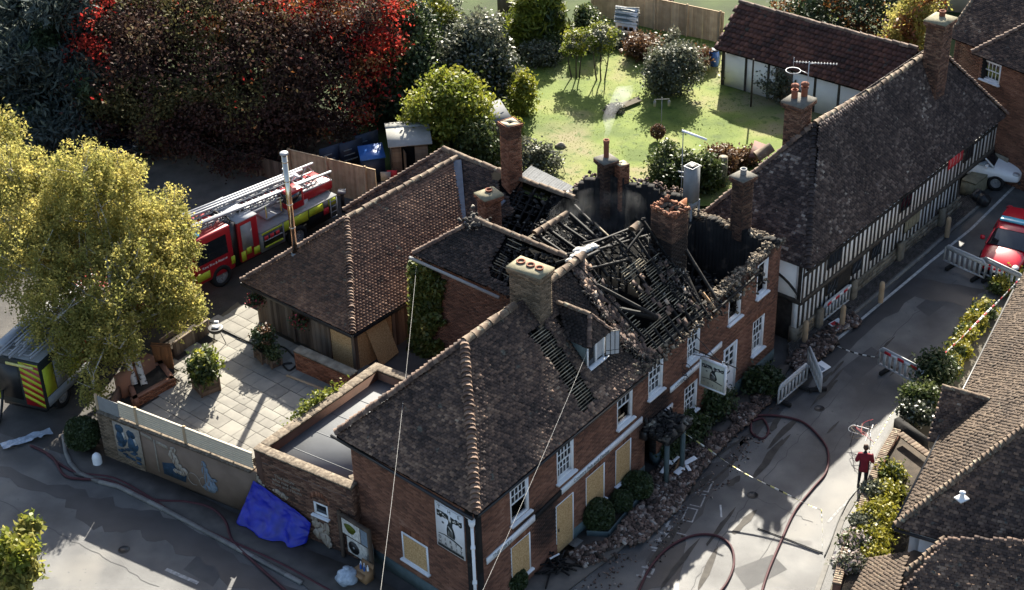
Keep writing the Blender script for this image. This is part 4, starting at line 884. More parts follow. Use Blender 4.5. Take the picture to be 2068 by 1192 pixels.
roof_tiles(do, [bk0, ev0, fr, rb], 'tile_burnt', tw=.16, g=.095, jit=1.6); roof_tiles(do, [ev1, bk1, rb, fr], 'tile_burnt', tw=.16, g=.095, jit=1.6); roof_tiles(do, [ev0, ev1, fr], 'tile_burnt', tw=.16, g=.095)
tile_run(do, rb + ZUP * .04, fr + ZUP * .04, r=.09, step=.25, m='ridge')
tile_run(do, ev0 + ZUP * .05, fr + ZUP * .04, 'hip_tile', 'hip', .08, .14); tile_run(do, ev1 + ZUP * .05, fr + ZUP * .04, 'hip_tile', 'hip', .08, .14)
# hanging sign on its iron bracket
hs = thing('hanging_sign', 'pale hanging pub sign with a dark printed figure on an iron bracket over the street', 'pub sign', Wf(12.35, 2.4, .0))
arm = Wf(12.35, 3.55, .0); b = MB(); b.tube([Wf(12.35, 3.72, .0), Wf(12.35, 3.6, 1.75)], .022, 8); b.tube([Wf(12.35, 4.3, .0), Wf(12.35, 3.66, .95)], .014, 6); b.tube([Wf(12.0, 3.72, 0), Wf(12.35, 3.66, .95)], .012, 6)
for (o_, z, r_) in ((.35, 3.4, .22), (.3, 2.95, .16), (.2, 3.1, .1)):
 b.tube([Wf(11.6, z + r_ * math.sin(t) * (1 - t / 12), .02 + o_ * .4 + r_ * math.cos(t) * (1 - t / 12)) for t in np.linspace(0, 7, 18)], .013, 5)
b.build('iron_bracket', M['iron'], hs)
b = MB(); b.hexa(Wf(12.32, 2.35, .3), fn * 1.0, fd * .06, ZUP * 1.14); sb = b.build('sign_panel', M['cream'], hs)
b = MB()
for q in ((.27, 2.31, 1.06, .06), (.27, 3.45, 1.06, .06)): b.hexa(Wf(12.3, q[1], q[0]), fn * q[2], fd * .1, ZUP * q[3])
for o_ in (.27, 1.27): b.hexa(Wf(12.302, 2.37, o_), fn * .06, fd * .096, ZUP * 1.08)
for o_ in (.4, 1.15): b.hexa(Wf(12.33, 3.5, o_), fn * .03, fd * .03, ZUP * .16)
b.build('sign_frame', M['white'], hs)
pub_sign(sb, Wf(12.32, 2.35, .3), fn, ZUP, -fd, 1.0, 1.14, words=False)
for s_, x, y in [('H', .12, .17), ('A', .3, .14), ('B', .5, .1), ('I', .68, .08), ('T', .82, .04)]: text('letter', s_, M['print_grey'], sb, Wf(12.315, 2.35 + y * 1.14, .3 + x), fn, ZUP, .11, .002)

# ---------------------------------------------------------------- ivy clad rear wing
WD, WN = unit(V3(.752, -.659, 0)), V3(-.659, -.752, 0)       # along the wing, and its outward front
wing = thing('rear_wing', 'ivy clad brick rear wing with a hole burnt through its tiled roof', 'building', (-1.5, 49.5, 0))
wl_, wr_ = V3(-3.54, 50.95, 5.4), V3(-.07, 47.91, 5.4); wA = wl_ - WN * .2 + WD * .2; wB = wr_ + WD * 1.0 - WN * .2
brick_wall(wing, wA[:2], wB[:2], .5, 5.42, [], .3, bm='brick', name='front_wall', soot_shade=lambda s, z: .3 * random.random())
wC = wA - WN * 3.0 + WD * .0
brick_wall(wing, wC[:2], wA[:2], .5, 5.42, [], .3, name='end_wall')
wrs = wl_ - WN * 1.6 + WD * 1.7 + ZUP * 1.3; wre = wrs + WD * 4.55
bkl = wl_ - WN * 3.2
holep = [(982, 560), (1000, 515), (1022, 478), (1060, 478), (1118, 496), (1150, 505), (1168, 520), (1150, 560), (1060, 590)]
o_, u_, v_, n_ = roof_plane([wl_, wl_ + WD * 6, wre, wrs])
hp = [((q - o_) @ u_, (q - o_) @ v_) for q in [on_plane(x, y, o_, n_) for x, y in holep]]
def wing_hole(u, v): return bool(in_poly(np.array([[u + .1 * mnoise.noise(Vector((u * 4, v * 4, 0))), v + .1 * mnoise.noise(Vector((u * 4, v * 4, 9)))]]), hp)[0])
wpoly = [wl_, wl_ + WD * 6, wre, wrs]
roof_tiles(wing, wpoly, 'tile_burnt', hole=wing_hole, keep_deck=False, jit=1.3)
roof_tiles(wing, [bkl + WD * 5.5, bkl, wrs, wre], 'tile_burnt', jit=1.3); roof_tiles(wing, [bkl, wl_, wrs], 'tile_burnt', jit=1.2)
us = [q[0] for q in hp]; u0, u1 = min(us), max(us)
b = MB()
for (ua, ub) in ((0, u0 + .15), (u0 + .15, u1)):
 if ua == 0: b.prism([o_ + u_ * a + v_ * c - n_ * .07 for a, c in ((0, 0), (ub, 0), (ub, 2.0), (1.7, 2.06))], -n_ * .05)
 else: b.prism([o_ + u_ * a + v_ * c - n_ * .5 for a, c in ((ua, 0), (6, 0), (6, 2.0), (ua, 2.0))], -n_ * .05)
b.build('roof_deck', M['void'], wing)
for v in np.arange(.1, 1.95, .1):
 x = u0 + .1 + random.uniform(0, .1); e = u0 + random.uniform(.35, 1.1) if v < 1.1 else u0 + .3 + random.uniform(.2, .5)
 pbeam('batten', wing, M['batten'] if random.random() < .5 else M['char_obj'], o_ + u_ * x + v_ * v - n_ * .02, o_ + u_ * e + v_ * (v + random.uniform(-.05, .02)) - n_ * random.uniform(.02, .2), .03, .025, n_)
for u in np.arange(u0 + .2, u1 + .6, .38): pbeam('rafter', wing, M['char_obj'], o_ + u_ * u - n_ * .1, o_ + u_ * (u + random.uniform(-.1, .1)) + v_ * random.uniform(1.2, 2.0) - n_ * random.uniform(.05, .2), .07, .1, n_)
for i in range(7): u = random.uniform(u0 + .3, u1); pbeam('charred_beam', wing, M['char_obj'], o_ + u_ * u + v_ * random.uniform(.1, 1) - n_ * .3, o_ + u_ * (u + random.uniform(-.6, .6)) + v_ * random.uniform(1., 2) - n_ * random.uniform(0, .2), .06, .08)
b = MB(); P = np.array([o_ + u_ * random.uniform(u0 + .1, u1) + v_ * random.uniform(0, 2) - n_ * random.uniform(.05, .45) for _ in range(420)]); chunks(b, P, .05, .2, 0, (1, .5, .3)); b.build('ash_debris', M['ash'], wing, kind='stuff')
tile_run(wing, wrs + ZUP * .04, wre + ZUP * .04 - WD * .3, r=.13, step=.42)
tile_run(wing, wl_ + ZUP * .06, wrs + ZUP * .05, 'hip_tile', 'hip', .11, .17, tilt=-.2)
b = MB(); b.tube([wl_ + WN * .1 - ZUP * .1 - WD * .1, wl_ + WD * 4.2 + WN * .1 - ZUP * .14], .06, 8); gt = b.build('gutter', M['galv'], wing)
b = MB(); P = np.array([o_ + u_ * random.uniform(-.1, 2.2) + v_ * random.uniform(1.2, 2.0) for _ in range(60)]); P = P[:0]
b = MB(); q = np.array([wrs + V3(random.gauss(0, .22), random.gauss(0, .22), random.uniform(-.15, .12)) for _ in range(70)]); chunks(b, q, .06, .22); b.build('broken_tiles', M['ash'], wing, kind='stuff')
# ivy on the front wall
def leaves(mb, C, size, m=0, r=None, up=.5, elong=1.6, flatten=None):
 n = len(C)
 if n == 0: return
 a = rng.normal(size=(n, 3)); a /= np.linalg.norm(a, axis=1)[:, None]; nn = rng.normal(size=(n, 3)) + np.array([0, 0, up]) * 2; nn -= a * (a * nn).sum(1)[:, None]; nn /= np.linalg.norm(nn, axis=1)[:, None]; c = np.cross(nn, a)
 s = size * rng.uniform(.6, 1.35, (n, 1)); a *= s * elong / 2; c *= s / 2; C = np.asarray(C)
 V = np.stack([C - a, C + c * .9 + nn * s * .12, C + a, C - c * .9 + nn * s * .12], 1).reshape(-1, 3); mb.add(V, np.arange(n * 4).reshape(-1, 4), m, rng.random(n) if r is None else r)
C = []; R_ = []
ivp = [(835, 520), (905, 560), (935, 590), (915, 640), (905, 700), (880, 735), (845, 745)]
ip = wA + WN * .05
for x, y in [(random.uniform(832, 940), random.uniform(515, 750)) for _ in range(12000)]:
 lim = 895 + 40 * mnoise.noise(Vector((y * .025, 2, 0))) - max(0, y - 640) * .25 + 20 * mnoise.noise(Vector((y * .09, 5, 0)))
 if x > lim or y < 523 + (x - 835) * .43: continue
 if mnoise.noise(Vector((x * .045, y * .045, 3))) + (lim - x) / 60. < -.12: continue
 p = on_plane(x, y, ip, WN);
 if p[2] < .6: continue
 C.append(p + WN * (random.random() ** 2 * .28)); R_.append(min(1, max(0, .45 + .5 * mnoise.noise(Vector((x * .04, y * .04, 8))) + random.uniform(-.3, .3))))
b = MB(); leaves(b, np.array(C), .13, 0, np.array(R_)); iv = b.build('ivy_creeper', M['lf_ivy'], kind=None); tag(iv, 'ivy climbing the corner of the burnt rear wing', 'ivy')
# ---------------------------------------------------------------- back range behind the wing
BD, BN = unit(V3(.757, -.653, 0)), V3(-.653, -.757, 0)
br = thing('back_range', 'low back range with clay ridge, tall brick stack behind and one burnt end', 'building', (0, 56, YZ))
r0, r1 = V3(-2.6, 59.1, 5.42), V3(2.5, 54.72, 5.42); hw = 3.0; dr_ = 2.5
ev = lambda p, k: p + BN * hw * k - ZUP * dr_
hx = BD * 3.0
b_hole = lambda u, v: u > 7.2 + .5 * math.sin(v * 3) + .3 * mnoise.noise(Vector((u * 3, v * 3, 0))) - max(0, v - 2.2) * .6 + (.0)
roof_tiles(br, [ev(r0, 1) - hx, ev(r1, 1), r1, r0], 'tile_main', hole=b_hole, keep_deck=False, jit=1.3, soot_shade=lambda u, v: min(.6, max(0, (u - 4.5) * .2)))
o2, u2_, v2_, n2_ = roof_plane([ev(r0, 1) - hx, ev(r1, 1), r1, r0]); b = MB(); b.prism([o2 + u2_ * a + v2_ * c - n2_ * .06 for a, c in ((0, 0), (7.1, 0), (7.1, 3.9), (3., 3.9))], -n2_ * .05); b.build('roof_deck', M['void'], br)
roof_tiles(br, [ev(r1, -1), ev(r0, -1) - hx, r0, r1], 'tile_main'); roof_tiles(br, [ev(r0, -1) - hx, ev(r0, 1) - hx, r0], 'tile_barn')
tile_run(br, r0 + ZUP * .05, r1 + ZUP * .03, r=.14, step=.42, sag=.05); tile_run(br, ev(r0, 1) - hx + ZUP * .06, r0 + ZUP * .04, 'hip_tile', 'hip', .1, .2, tilt=-.25)
tile_run(br, ev(r0, -1) - hx + ZUP * .06, r0 + ZUP * .04, 'hip_tile', 'hip', .1, .2, tilt=-.25)
for u in np.arange(7.2, 9.3, .36): pbeam('rafter', br, M['char_obj'], o2 + u2_ * u - n2_ * .1 + v2_ * .6, o2 + u2_ * (u + random.uniform(-.1, .1)) + v2_ * random.uniform(3.0, 3.85) - n2_ * .1, .07, .1, n2_)
for v in np.arange(.8, 3.6, .16): pbeam('batten', br, M['char_obj'], o2 + u2_ * 7.1 + v2_ * v, o2 + u2_ * random.uniform(7.5, 8.6) + v2_ * v, .03, .025, n2_)
b = MB(); b.prism([o2 + u2_ * a + v2_ * c - n2_ * .7 for a, c in ((6.9, .2), (9.6, .2), (9.2, 3.6), (6.9, 3.6))], -n2_ * .05); b.build('roof_lining', M['void'], br)
b = MB(); P = np.array([o2 + u2_ * random.uniform(6.7, 9.2) + v2_ * random.uniform(.3, 3.7) - n2_ * random.uniform(-.05, .5) for _ in range(350)]); chunks(b, P, .06, .22, 0, (1, .5, .3)); b.build('ash_debris', M['ash'], br, kind='stuff')
b = MB(); c = o2 + u2_ * 6.45 + v2_ * 2.6 + n2_ * .06; b.prism([c, c + u2_ * .5, c + u2_ * .55 + v2_ * .25, c + u2_ * .1 + v2_ * .3], n2_ * .02); b.build('slipped_lead', M['lead'], br)
for s_, e_ in (((ev(r0, 1) - hx)[:2] - BN[:2] * .4, (ev(r1, 1))[:2] - BN[:2] * .4), ((ev(r0, -1) - hx)[:2] + BN[:2] * .4 + BD[:2] * .3, (ev(r0, 1) - hx)[:2] - BN[:2] * .4 + BD[:2] * .3)): brick_wall(br, s_, e_, YZ, 2.9, [], .3, bricks=False, name='wall', mm='brick')
chimney(br, (-.75, 54.1), 2.8, 6.05, .68, .6, math.atan2(.52, .85), 'brick_orange', pots=[(0, 0, .16, .12)], capm='cement', capt=.16, corb=.045)['label'] = 'short orange brick stack with a cement cap and red pot'
t_ = chimney(br, (.14, 56.55), 2.5, 7.85, .6, .6, math.atan2(.52, .85), 'brick_orange', cap=None, open_top=True, corb=.03, soot_shade=lambda s, z: .55 if z > 7.2 else .1 * random.random()); t_['label'] = 'tall slender brick stack, open at its dark top'
vp0, vp1 = V3(-2.05, 58.2, 5.36), V3(-1.8, 54.4, 2.95)
b = MB(); x = unit(V3(.95, .1, .35)); x2 = unit(V3(-.95, .2, .35)); b.add([vp0 + x * .2, vp0 + ZUP * .06, vp1 + ZUP * .06, vp1 + x * .2, vp0 + x2 * .16, vp1 + x2 * .16], [[0, 1, 2, 3], [1, 4, 5, 2]], 0, .5); b.build('lead_valley', M['lead'], br)
# ---------------------------------------------------------------- timber boarded barn
GD, GR = unit(V3(.66, .75, 0)), V3(.75, -.66, 0)             # along the ridge, to the right
barn = thing('boarded_barn', 'low weather boarded barn with a hipped tile roof and chipboard at one corner', 'barn', (-6.5, 54, YZ))
g0, g1 = V3(-10.4, 53.49, 2.9), V3(-5.86, 49.58, 2.9); g2 = g1 + GD * 9.2; g3 = g0 + GD * 9.2
gr0 = V3(-6.15, 53.79, 5.37); gr1 = V3(-2.0, 58.5, 5.37)
bsag = lambda u, v: .04 * math.sin(u * .7) * math.sin(v * .8)
roof_tiles(barn, [g1, g2, gr1, gr0], 'tile_barn', tw=.165, g=.105, tilt=.04, thick=.022, sag=bsag); roof_tiles(barn, [g0, g1, gr0], 'tile_barn', tw=.165, g=.105, sag=bsag, soot_shade=lambda u, v: .25)  # end slope darkened evenly: its shade is put into the tile colour
roof_tiles(barn, [g3, g0, gr0, gr1], 'tile_barn', tw=.165, g=.105)
tile_run(barn, gr0 + ZUP * .05, gr1 + ZUP * .05, r=.13, step=.46); tile_run(barn, g1 + ZUP * .08, gr0 + ZUP * .07, 'hip_tile', 'hip', .13, .125, tilt=-.4); tile_run(barn, g0 + ZUP * .08, gr0 + ZUP * .07, 'hip_tile', 'hip', .11, .15, tilt=-.3)
gd = unit(V3(*(g1 - g0)[:2], 0)); q0 = g0 + gd * .35 + GD * .35; q1 = g1 - gd * .3 + GD * .35; q2 = q1 + GD * 7
b = MB(); z_ = V3(0, 0, YZ)
for a, c in ((q0, q1), (q1, q2), (q0 + GD * 7, q0)):
 A_, B_ = V3(a[0], a[1], YZ), V3(c[0], c[1], YZ); dd = B_ - A_; nn = unit(np.cross(dd, ZUP)); b.hexa(A_ - nn * .12, dd, nn * .1, ZUP * 1.9)
b.build('barn_wall', M['void'], barn)
def boarding(root, a, c, z0, z1, m='boards', wd=.16, skip=None, name='board', off=.0):
 A_, B_ = V3(a[0], a[1], 0), V3(c[0], c[1], 0); L = np.linalg.norm(B_ - A_); d = (B_ - A_) / L; n = unit(np.cross(d, ZUP)); k = int(L / wd)
 for i in range(k):
  s = i * L / k
  if skip and skip(s): continue
  piece(name, root, M[m], A_ + d * (s + .006) + n * (off + random.uniform(0, .012)) + ZUP * z0, d * (L / k - .012), n * .025, ZUP * (z1 - z0 - random.uniform(0, .02)))
boarding(barn, q0, q1, YZ, 2.85, skip=lambda s: s > 4.1); boarding(barn, q1, q2, YZ, 2.85, skip=lambda s: .1 < s < 1.9)
nb_ = unit(np.cross(gd, ZUP))
piece('chipboard_sheet', barn, M['osb'], V3(*(q0 + gd * 4.12)[:2], YZ) + nb_ * .02, gd * 1.12, nb_ * .03, ZUP * 1.85)
for s_, w_ in ((2.05, .09), (4.0, .12), (5.27, .14)): piece('corner_post', barn, M['boards'], V3(*(q0 + gd * s_)[:2], YZ) + nb_ * .03, gd * w_, nb_ * .08, ZUP * 1.88)
piece('chipboard_sheet', barn, M['osb'], V3(*(q1 + GD * .12)[:2], YZ) + GR * .02, GD * .85, GR * .03, ZUP * 1.85); piece('chipboard_sheet', barn, M['osb'], V3(*(q1 + GD * 1.0)[:2], YZ) + GR * .02, GD * .9, GR * .03, ZUP * 1.8)
ls = thing('loose_chipboard', 'loose chipboard sheet leaning askew against the barn corner', 'board', V3(*(q1 + GD * .9)[:2], YZ))
piece('sheet', ls, M['osb'], V3(*(q1 + GD * .75)[:2], YZ + .02) + GR * .5, GD * 1.0 + ZUP * .1, unit(GR + ZUP * .3) * .03, -GR * .42 + ZUP * 1.75 - GD * .35)
piece('gutter_board', barn, M['black'], g0 - ZUP * .12 + nb_ * .02, g1 - g0, nb_ * .05, ZUP * .12); piece('gutter_board', barn, M['black'], g1 - ZUP * .12 + GR * .02, GD * 6, GR * .05, ZUP * .12)
# steel flue through the barn roof
fp_ = V3(-8.22, 53.62, 3.95); fl = thing('steel_flue', 'tall polished steel flue pipe rising from the barn roof', 'flue', fp_)
b = MB(); b.tube([fp_ - ZUP * .3, fp_ + ZUP * 4.3], .105, 18); b.build('flue_pipe', M['steel'], fl, smooth=False)
for z in (.05, 1.2, 2.2, 3.2, 4.0): b = MB(); b.lathe(fp_, [(.107, z), (.122, z + .01), (.122, z + .05), (.107, z + .06)], 18); b.build('joint_band', M['steel'], fl)
b = MB(); b.lathe(fp_, [(.11, 4.3), (.16, 4.33), (.16, 4.4), (.14, 4.42), (.0, 4.44)], 18); b.build('flue_cap', M['alu'], fl)
b = MB(); b.lathe(fp_, [(.3, -.2), (.15, .14), (.13, .14)], 18); b.build('flashing', M['galv'], fl)
# ---------------------------------------------------------------- flat roofed annexe
ann = thing('flat_roofed_annexe', 'flat roofed brick annexe with a grey felt roof behind lichened parapets', 'building', (-6.5, 43.5, 0))
an = [V3(-8.68, 42.91, 0), V3(-5.3, 40.66, 0), V3(-4.95, 41.2, 0), V3(-3.6, 46.7, 0), V3(-4.88, 47.61, 0)]
sw = (2.35, 2.95, 1.25, 1.75)
AW, ad, an_, AL = brick_wall(ann, an[0][:2], an[1][:2], 0., 2.9, [sw], .28, bm='brick_dark', name='front_wall', im='brick_dark')
brick_wall(ann, an[1][:2], an[2][:2], 0., 2.9, [], .25, bm='brick_dark', name='return_wall', im='brick_dark')
brick_wall(ann, an[4][:2], an[0][:2], 0., 2.9, [], .28, bm='brick_dark', name='side_wall', im='brick_dark'); brick_wall(ann, an[3][:2], an[4][:2], 0.6, 2.9, [], .28, bm='brick_dark', name='rear_wall', im='brick_dark')
b = MB(); b.prism([V3(p[0], p[1], 2.5) for p in an], ZUP * .05); b.build('felt_roof', M['felt'], ann)
fd_ = unit(an[4] - an[0]); fx = unit(an[1] - an[0])
for t in (1.1, 2.2, 3.3, 4.4): b = MB(); p = an[0] + fd_ * t + fx * .3; b.hexa(V3(p[0], p[1], 2.552), fx * 3.2, fd_ * .03, ZUP * .008); b.build('felt_lap', M['felt'], ann)
def coping(root, a, c, z, wd=.34, step=.5, m='coping', n_in=None):
 a, c = V3(a[0], a[1], z), V3(c[0], c[1], z); L = np.linalg.norm(c - a); d = (c - a) / L; n = unit(np.cross(d, ZUP)); k = max(1, int(L / step))
 for i in range(k): piece('coping_stone', root, M[m], a + d * (L * i / k + .006) + n * .03 + ZUP * random.uniform(0, .012), d * (L / k - .012), -n * wd, ZUP * .1)
for a, c in ((an[0], an[1]), (an[4] - fd_ * .0, an[0] + fd_ * .36), (an[3], an[4]), (an[1] + V3(0, .36, 0), an[2])): coping(ann, a, c, 2.9)
sash_window(ann, AW, ad, an_, *sw, bars=False, name='small_window'); wi = ann.children[-1]; piece('pane', wi, M['glass'], AW(sw[0] + .07, sw[2] + .06, -.06), ad * (sw[1] - sw[0] - .14), an_ * .01, ZUP * .37)
b = MB()
for k in range(9): a_ = math.radians(30 + k * 15); b.hexa(AW((sw[0] + sw[1]) / 2 + math.cos(a_) * .42 - .04, 1.62 + math.sin(a_) * .42, -.005), ad * .08 , an_ * .02, ZUP * .2)
b.build('flat_arch', M['brick_orange'], ann, kind='stuff')
for i, s_ in enumerate(('That fellow', 'who may come', 'from and return')): text('wall_lettering', s_, M['mural_pale'], ann, AW(.78 - .1 * (i == 1) - .12 * (i == 2), 2.12 - i * .17, .03), ad, ZUP, .19, .004)
b = MB(); cw = AW(.9, 2.56, -1.6); b.tube([AW(2.6 + .5 * math.sin(t), 2.57, -2.6 - t * .35) for t in np.linspace(0, 4, 14)], .012, 5); b.build('loose_cable', M['black'], ann)
piece('flashing_scrap', ann, M['alu'], V3(-4.2, 46.4, 2.62), V3(.5, -.3, .05), V3(.16, .3, 0), ZUP * .02)
# relief figures in pale stone on the walls
def relief(W, d, n, s0, z0, spec, name, label, m='mural_pale', cat='wall sculpture'):
 t = thing(name, label, cat, W(s0, z0, .02)); rr = random.Random(int(s0 * 97) + len(spec))
 for k_, (s, z, rs, rz_, k) in enumerate(spec):
  b = MB(); o_ = .02 + .004 * k_; pts = [(s0 + s + rs * math.cos(a) * (1 + rr.uniform(-.28, .2)), z0 + z + rz_ * 1.1 * math.sin(a) * (1 + rr.uniform(-.28, .2))) for a in np.linspace(0, 6.283, 15)[:-1]]
  b.prism([W(x, y, o_ - .015) for x, y in pts], n * .04); b.build('carved_block', M[m], t)
  for j in range(2):
   a = rr.uniform(.6, 2.4); p = W(s0 + s + rs * rr.uniform(-.5, .3), z0 + z - rz_ * .8, o_ + .026); q = W(s0 + s + rs * rr.uniform(-.4, .6), z0 + z + rz_ * .8, o_ + .026)
   pbeam('carved_fold', t, M[m if j else 'render_tan'], p, q, .035 if j else .05, .03 if j else .012, n)
 return t
relief(AW, ad, an_, 2.6, .0, [(-.25, 1.02, .14, .12, 1), (-.22, .8, .16, .14, 2), (.0, .85, .14, .1, 3), (.25, .85, .1, .2, 4), (.1, .65, .22, .12, 5), (-.1, .45, .25, .2, 6), (.15, .35, .2, .22, 7), (.28, .15, .14, .14, 8)], 'stone_relief', 'weathered pale stone figures under the small annexe window')
relief(AW, ad, an_, .0, .0, [(.08, 1.6, .1, .12, 1), (-.02, 1.78, .09, .12, 2), (.2, 1.5, .12, .1, 3)], 'stone_relief', 'pale carved head showing above the peak of the blue tarpaulin')
relief(AW, ad, an_, .9, .0, [(-.1, 1.52, .16, .08, 4), (.12, 1.47, .14, .1, 5), (.3, 1.42, .1, .06, 6)], 'stone_relief', 'pale carving on the brickwork just above the tarpaulin edge')
# ---------------------------------------------------------------- painted wall with slatted fence
mw = thing('mural_wall', 'tan rendered boundary wall with painted figures, holding up the patio', 'wall', (-12, 44.8, 0))
m0, m1 = V3(-14.74, 46.6, 0), V3(-8.74, 42.85, 0)
MWf, md, mn, ML = wall_frame(m0, m1)
b = MB(); b.hexa(MWf(0, 0, -.25), md * ML, mn * .25, ZUP * 1.95); b.build('rendered_face', M['render_tan'], mw)
b = MB(); b.hexa(MWf(-.01, 0, -.02), md * 1.95, mn * .03, ZUP * 1.94); pb_ = b.build('brick_pier', M['mortar'], mw); b = MB(); brick_course(b, MWf(0, 0, .03)[:2], MWf(1.93, 0, .03)[:2], .02, 1.93); b.build('brickwork', M['brick_buff'], pb_, kind='stuff')
for i in range(int(ML / .46)): piece('coping_brick', mw, M['coping'], MWf(i * .46 + .006, 1.95, -.28), md * .448, mn * .33, ZUP * (.06 + random.uniform(0, .01)))
b = MB(); q = MWf(0, 0, -.25); b.hexa(q, -md * .0 + mn * .25, V3(.1, 1, 0) * 3.2, ZUP * 1.5); b.build('return_wall', M['brick_dark'], mw)
def mural(name, pts, m, o_=.012):
 b = MB(); b.prism([MWf(s, z, o_) for s, z in pts], mn * .006); return b.build(name, M[m], mw)
def mell(name, s, z, a, c, m, o_=.012, k=14, j=.15): return mural(name, [(s + a * math.cos(t * 6.283 / k) * (1 + random.uniform(-j, j)), z + c * math.sin(t * 6.283 / k) * (1 + random.uniform(-j, j))) for t in range(k)], m, o_)
mural('mural_panel', [(.7, .35), (1.95, .35), (1.95, 1.88), (.7, 1.88)], 'mural_pale', .034)
for s, h in ((1.0, 0.), (1.5, -.1)):
 mell('mural_figure', s, 1.62 + h, .2, .2, 'mural_blue', .042); mell('mural_figure', s + .03, 1.2 + h, .24, .32, 'mural_blue', .048); mural('mural_sash', [(s + .1, 1.5 + h), (s + .2, 1.55 + h), (s + .26, 1.28 + h), (s + .18, 1.22 + h)], 'white_dirty', .056)
 for t in range(7): mell('mural_figure', s + random.uniform(-.15, .3), .95 + h - t * .08, .13, .05, 'mural_blue', .06 + t * .001)
mural('mural_post', [(2.55, .3), (2.62, .3), (2.62, 1.72), (2.55, 1.72)], 'mural_pale'); mural('mural_arm', [(2.0, 1.72), (2.5, 1.62), (2.5, 1.78), (2.0, 1.85)], 'mural_pale'); mural('mural_arm', [(2.68, 1.58), (3.2, 1.5), (3.2, 1.66), (2.68, 1.74)], 'mural_pale')
mural('mural_bank', [(2.8, .3), (3.8, .3), (3.9, .75), (3.3, .95), (2.8, .8)], 'mural_blue', .005)
relief(MWf, md, mn, 3.5, 0, [(-.05, 1.6, .13, .13, 1), (-.12, 1.35, .17, .2, 2), (.0, 1.15, .16, .2, 3), (.12, .95, .18, .14, 4), (.35, .82, .16, .12, 5), (.2, .7, .2, .08, 6), (-.05, .72, .12, .08, 7)], 'stone_relief', 'pale carved kneeling figure on the tan wall, the left of two')
relief(MWf, md, mn, 4.8, 0, [(.0, 1.48, .1, .13, 1), (.02, 1.2, .13, .22, 2), (.1, .95, .18, .25, 3), (.2, .65, .28, .22, 4), (.35, .95, .16, .06, 5), (.12, .5, .3, .12, 6)], 'stone_relief', 'pale blue carved figure in a long robe on the tan wall', m='mural_sky')
for s in (4.2, 4.72):
 b = MB(); b.tube([MWf(s + .25 * math.cos(t), .62 + .25 * math.sin(t), .016) for t in np.linspace(0, 5.2, 16)], .012, 5); b.build('mural_ring', M['mural_pale'], mw)
# slatted fence on the wall
sf = thing('slat_fence', 'cream horizontal slat fence standing on the painted wall', 'fence', MWf(1, 2.0, -.12))
posts = [1.75, 3.95, 6.95]
for s in posts[:2]: piece('post', sf, M['fence_pale'], MWf(s, 2.01, -.17), md * .1, mn * .1, ZUP * .72)
for (a, c) in ((1.0, 1.75), (1.85, 3.95), (4.05, 6.95)):
 for k in range(7): piece('slat', sf, M['fence_white'], MWf(a + .005, 2.06 + k * .088, -.12), md * (c - a - .01), mn * .026, ZUP * .074)
 piece('rail', sf, M['fence_white'], MWf(a + .005, 2.68, -.15), md * (c - a - .01), mn * .07, ZUP * .03)
 for s in np.arange(a + 1.0, c - .3, 1.0): piece('batten', sf, M['fence_pale'], MWf(s, 2.04, -.17), md * .04, mn * .045, ZUP * .63)
gp = thing('grey_panel_fence', 'solid grey fence panel at the corner above the painted figures', 'fence', MWf(.0, 2.0, -.12)); piece('panel', gp, M['galv'], MWf(.03, 2.02, -.12), md * .95, mn * .03, ZUP * .6); piece('post', gp, M['fence_pale'], MWf(-.08, 2.02, -.14), md * .08, mn * .08, ZUP * .66)
# ---------------------------------------------------------------- patio
pat_px = [(268, 838), (356, 775), (350, 735), (430, 690), (425, 655), (480, 610), (515, 640), (722, 752), (770, 728), (700, 770), (515, 935), (400, 905)]
pat = px(pat_px, YZ); b = MB(); b.prism([(p[0], p[1], YZ - .01) for p in pat], (0, 0, .02)); po = b.build('patio', M['slab_joint']); po['kind'] = 'structure'
p2 = np.array([p[:2] for p in pat]); ax, ay = gd[:2], np.array([-gd[1], gd[0]]); og = p2.mean(0)
r_ = random.Random(4); v = -7.
while v < 7:
 hgt = r_.choice((.42, .56, .56, .7)); u = -8 + r_.random()
 while u < 8:
  wd = r_.choice((.42, .56, .7, .84)); c = og + ax * (u + wd / 2) + ay * (v + hgt / 2)
  if in_poly(np.array([c]), p2)[0]:
   q = og + ax * u + ay * v; piece('paving_slab', po, M['slab'], V3(q[0], q[1], YZ + .008) + V3(ax[0], ax[1], 0) * .011, V3(ax[0], ax[1], r_.uniform(-.006, .006)) * (wd - .022), V3(ay[0], ay[1], r_.uniform(-.006, .006)) * (hgt - .022), ZUP * (.03 + r_.uniform(0, .008)))
  u += wd
 v += hgt

# ---------------------------------------------------------------- gutted rear range beyond the ridge
ru = thing('gutted_rear_range', 'gutted rear range, its gable wall blackened inside and open to the sky', 'ruin', (3.5, 52, 0))
ga, gb = V3(1.5, 55.7, 0), V3(6.6, 54.0, 0)
def gtop(s):
 t = s / 5.37; z = 4.7 + (1.75 * t / .42 if t < .42 else 1.75 - (t - .42) * 1.1); return z + .12 * math.sin(s * 5) + .06 * math.sin(s * 13)
brick_wall(ru, gb[:2], ga[:2], YZ, 7.0, [], .35, bm='brick_dark', mm='soot_wall', name='gable_wall', top=lambda s: gtop(5.37 - s), bricks=False)
GWf, gdd, gnn, GL = wall_frame(ga, gb); b = MB(); brick_course(b, GWf(0, 0, -.0)[:2], GWf(GL, 0, -.0)[:2], 2.6, 7.0, soot_shade=lambda s, z: .82 + .15 * random.random(), top=gtop); b.build('brickwork', M['brick_dark'], ru, kind='stuff')
brick_wall(ru, ga[:2], (1.2, 52.5), YZ, 4.0, [], .3, bricks=False, mm='soot_wall', name='side_wall', top=lambda s: 3.9 - .5 * s + .2 * math.sin(s * 6))
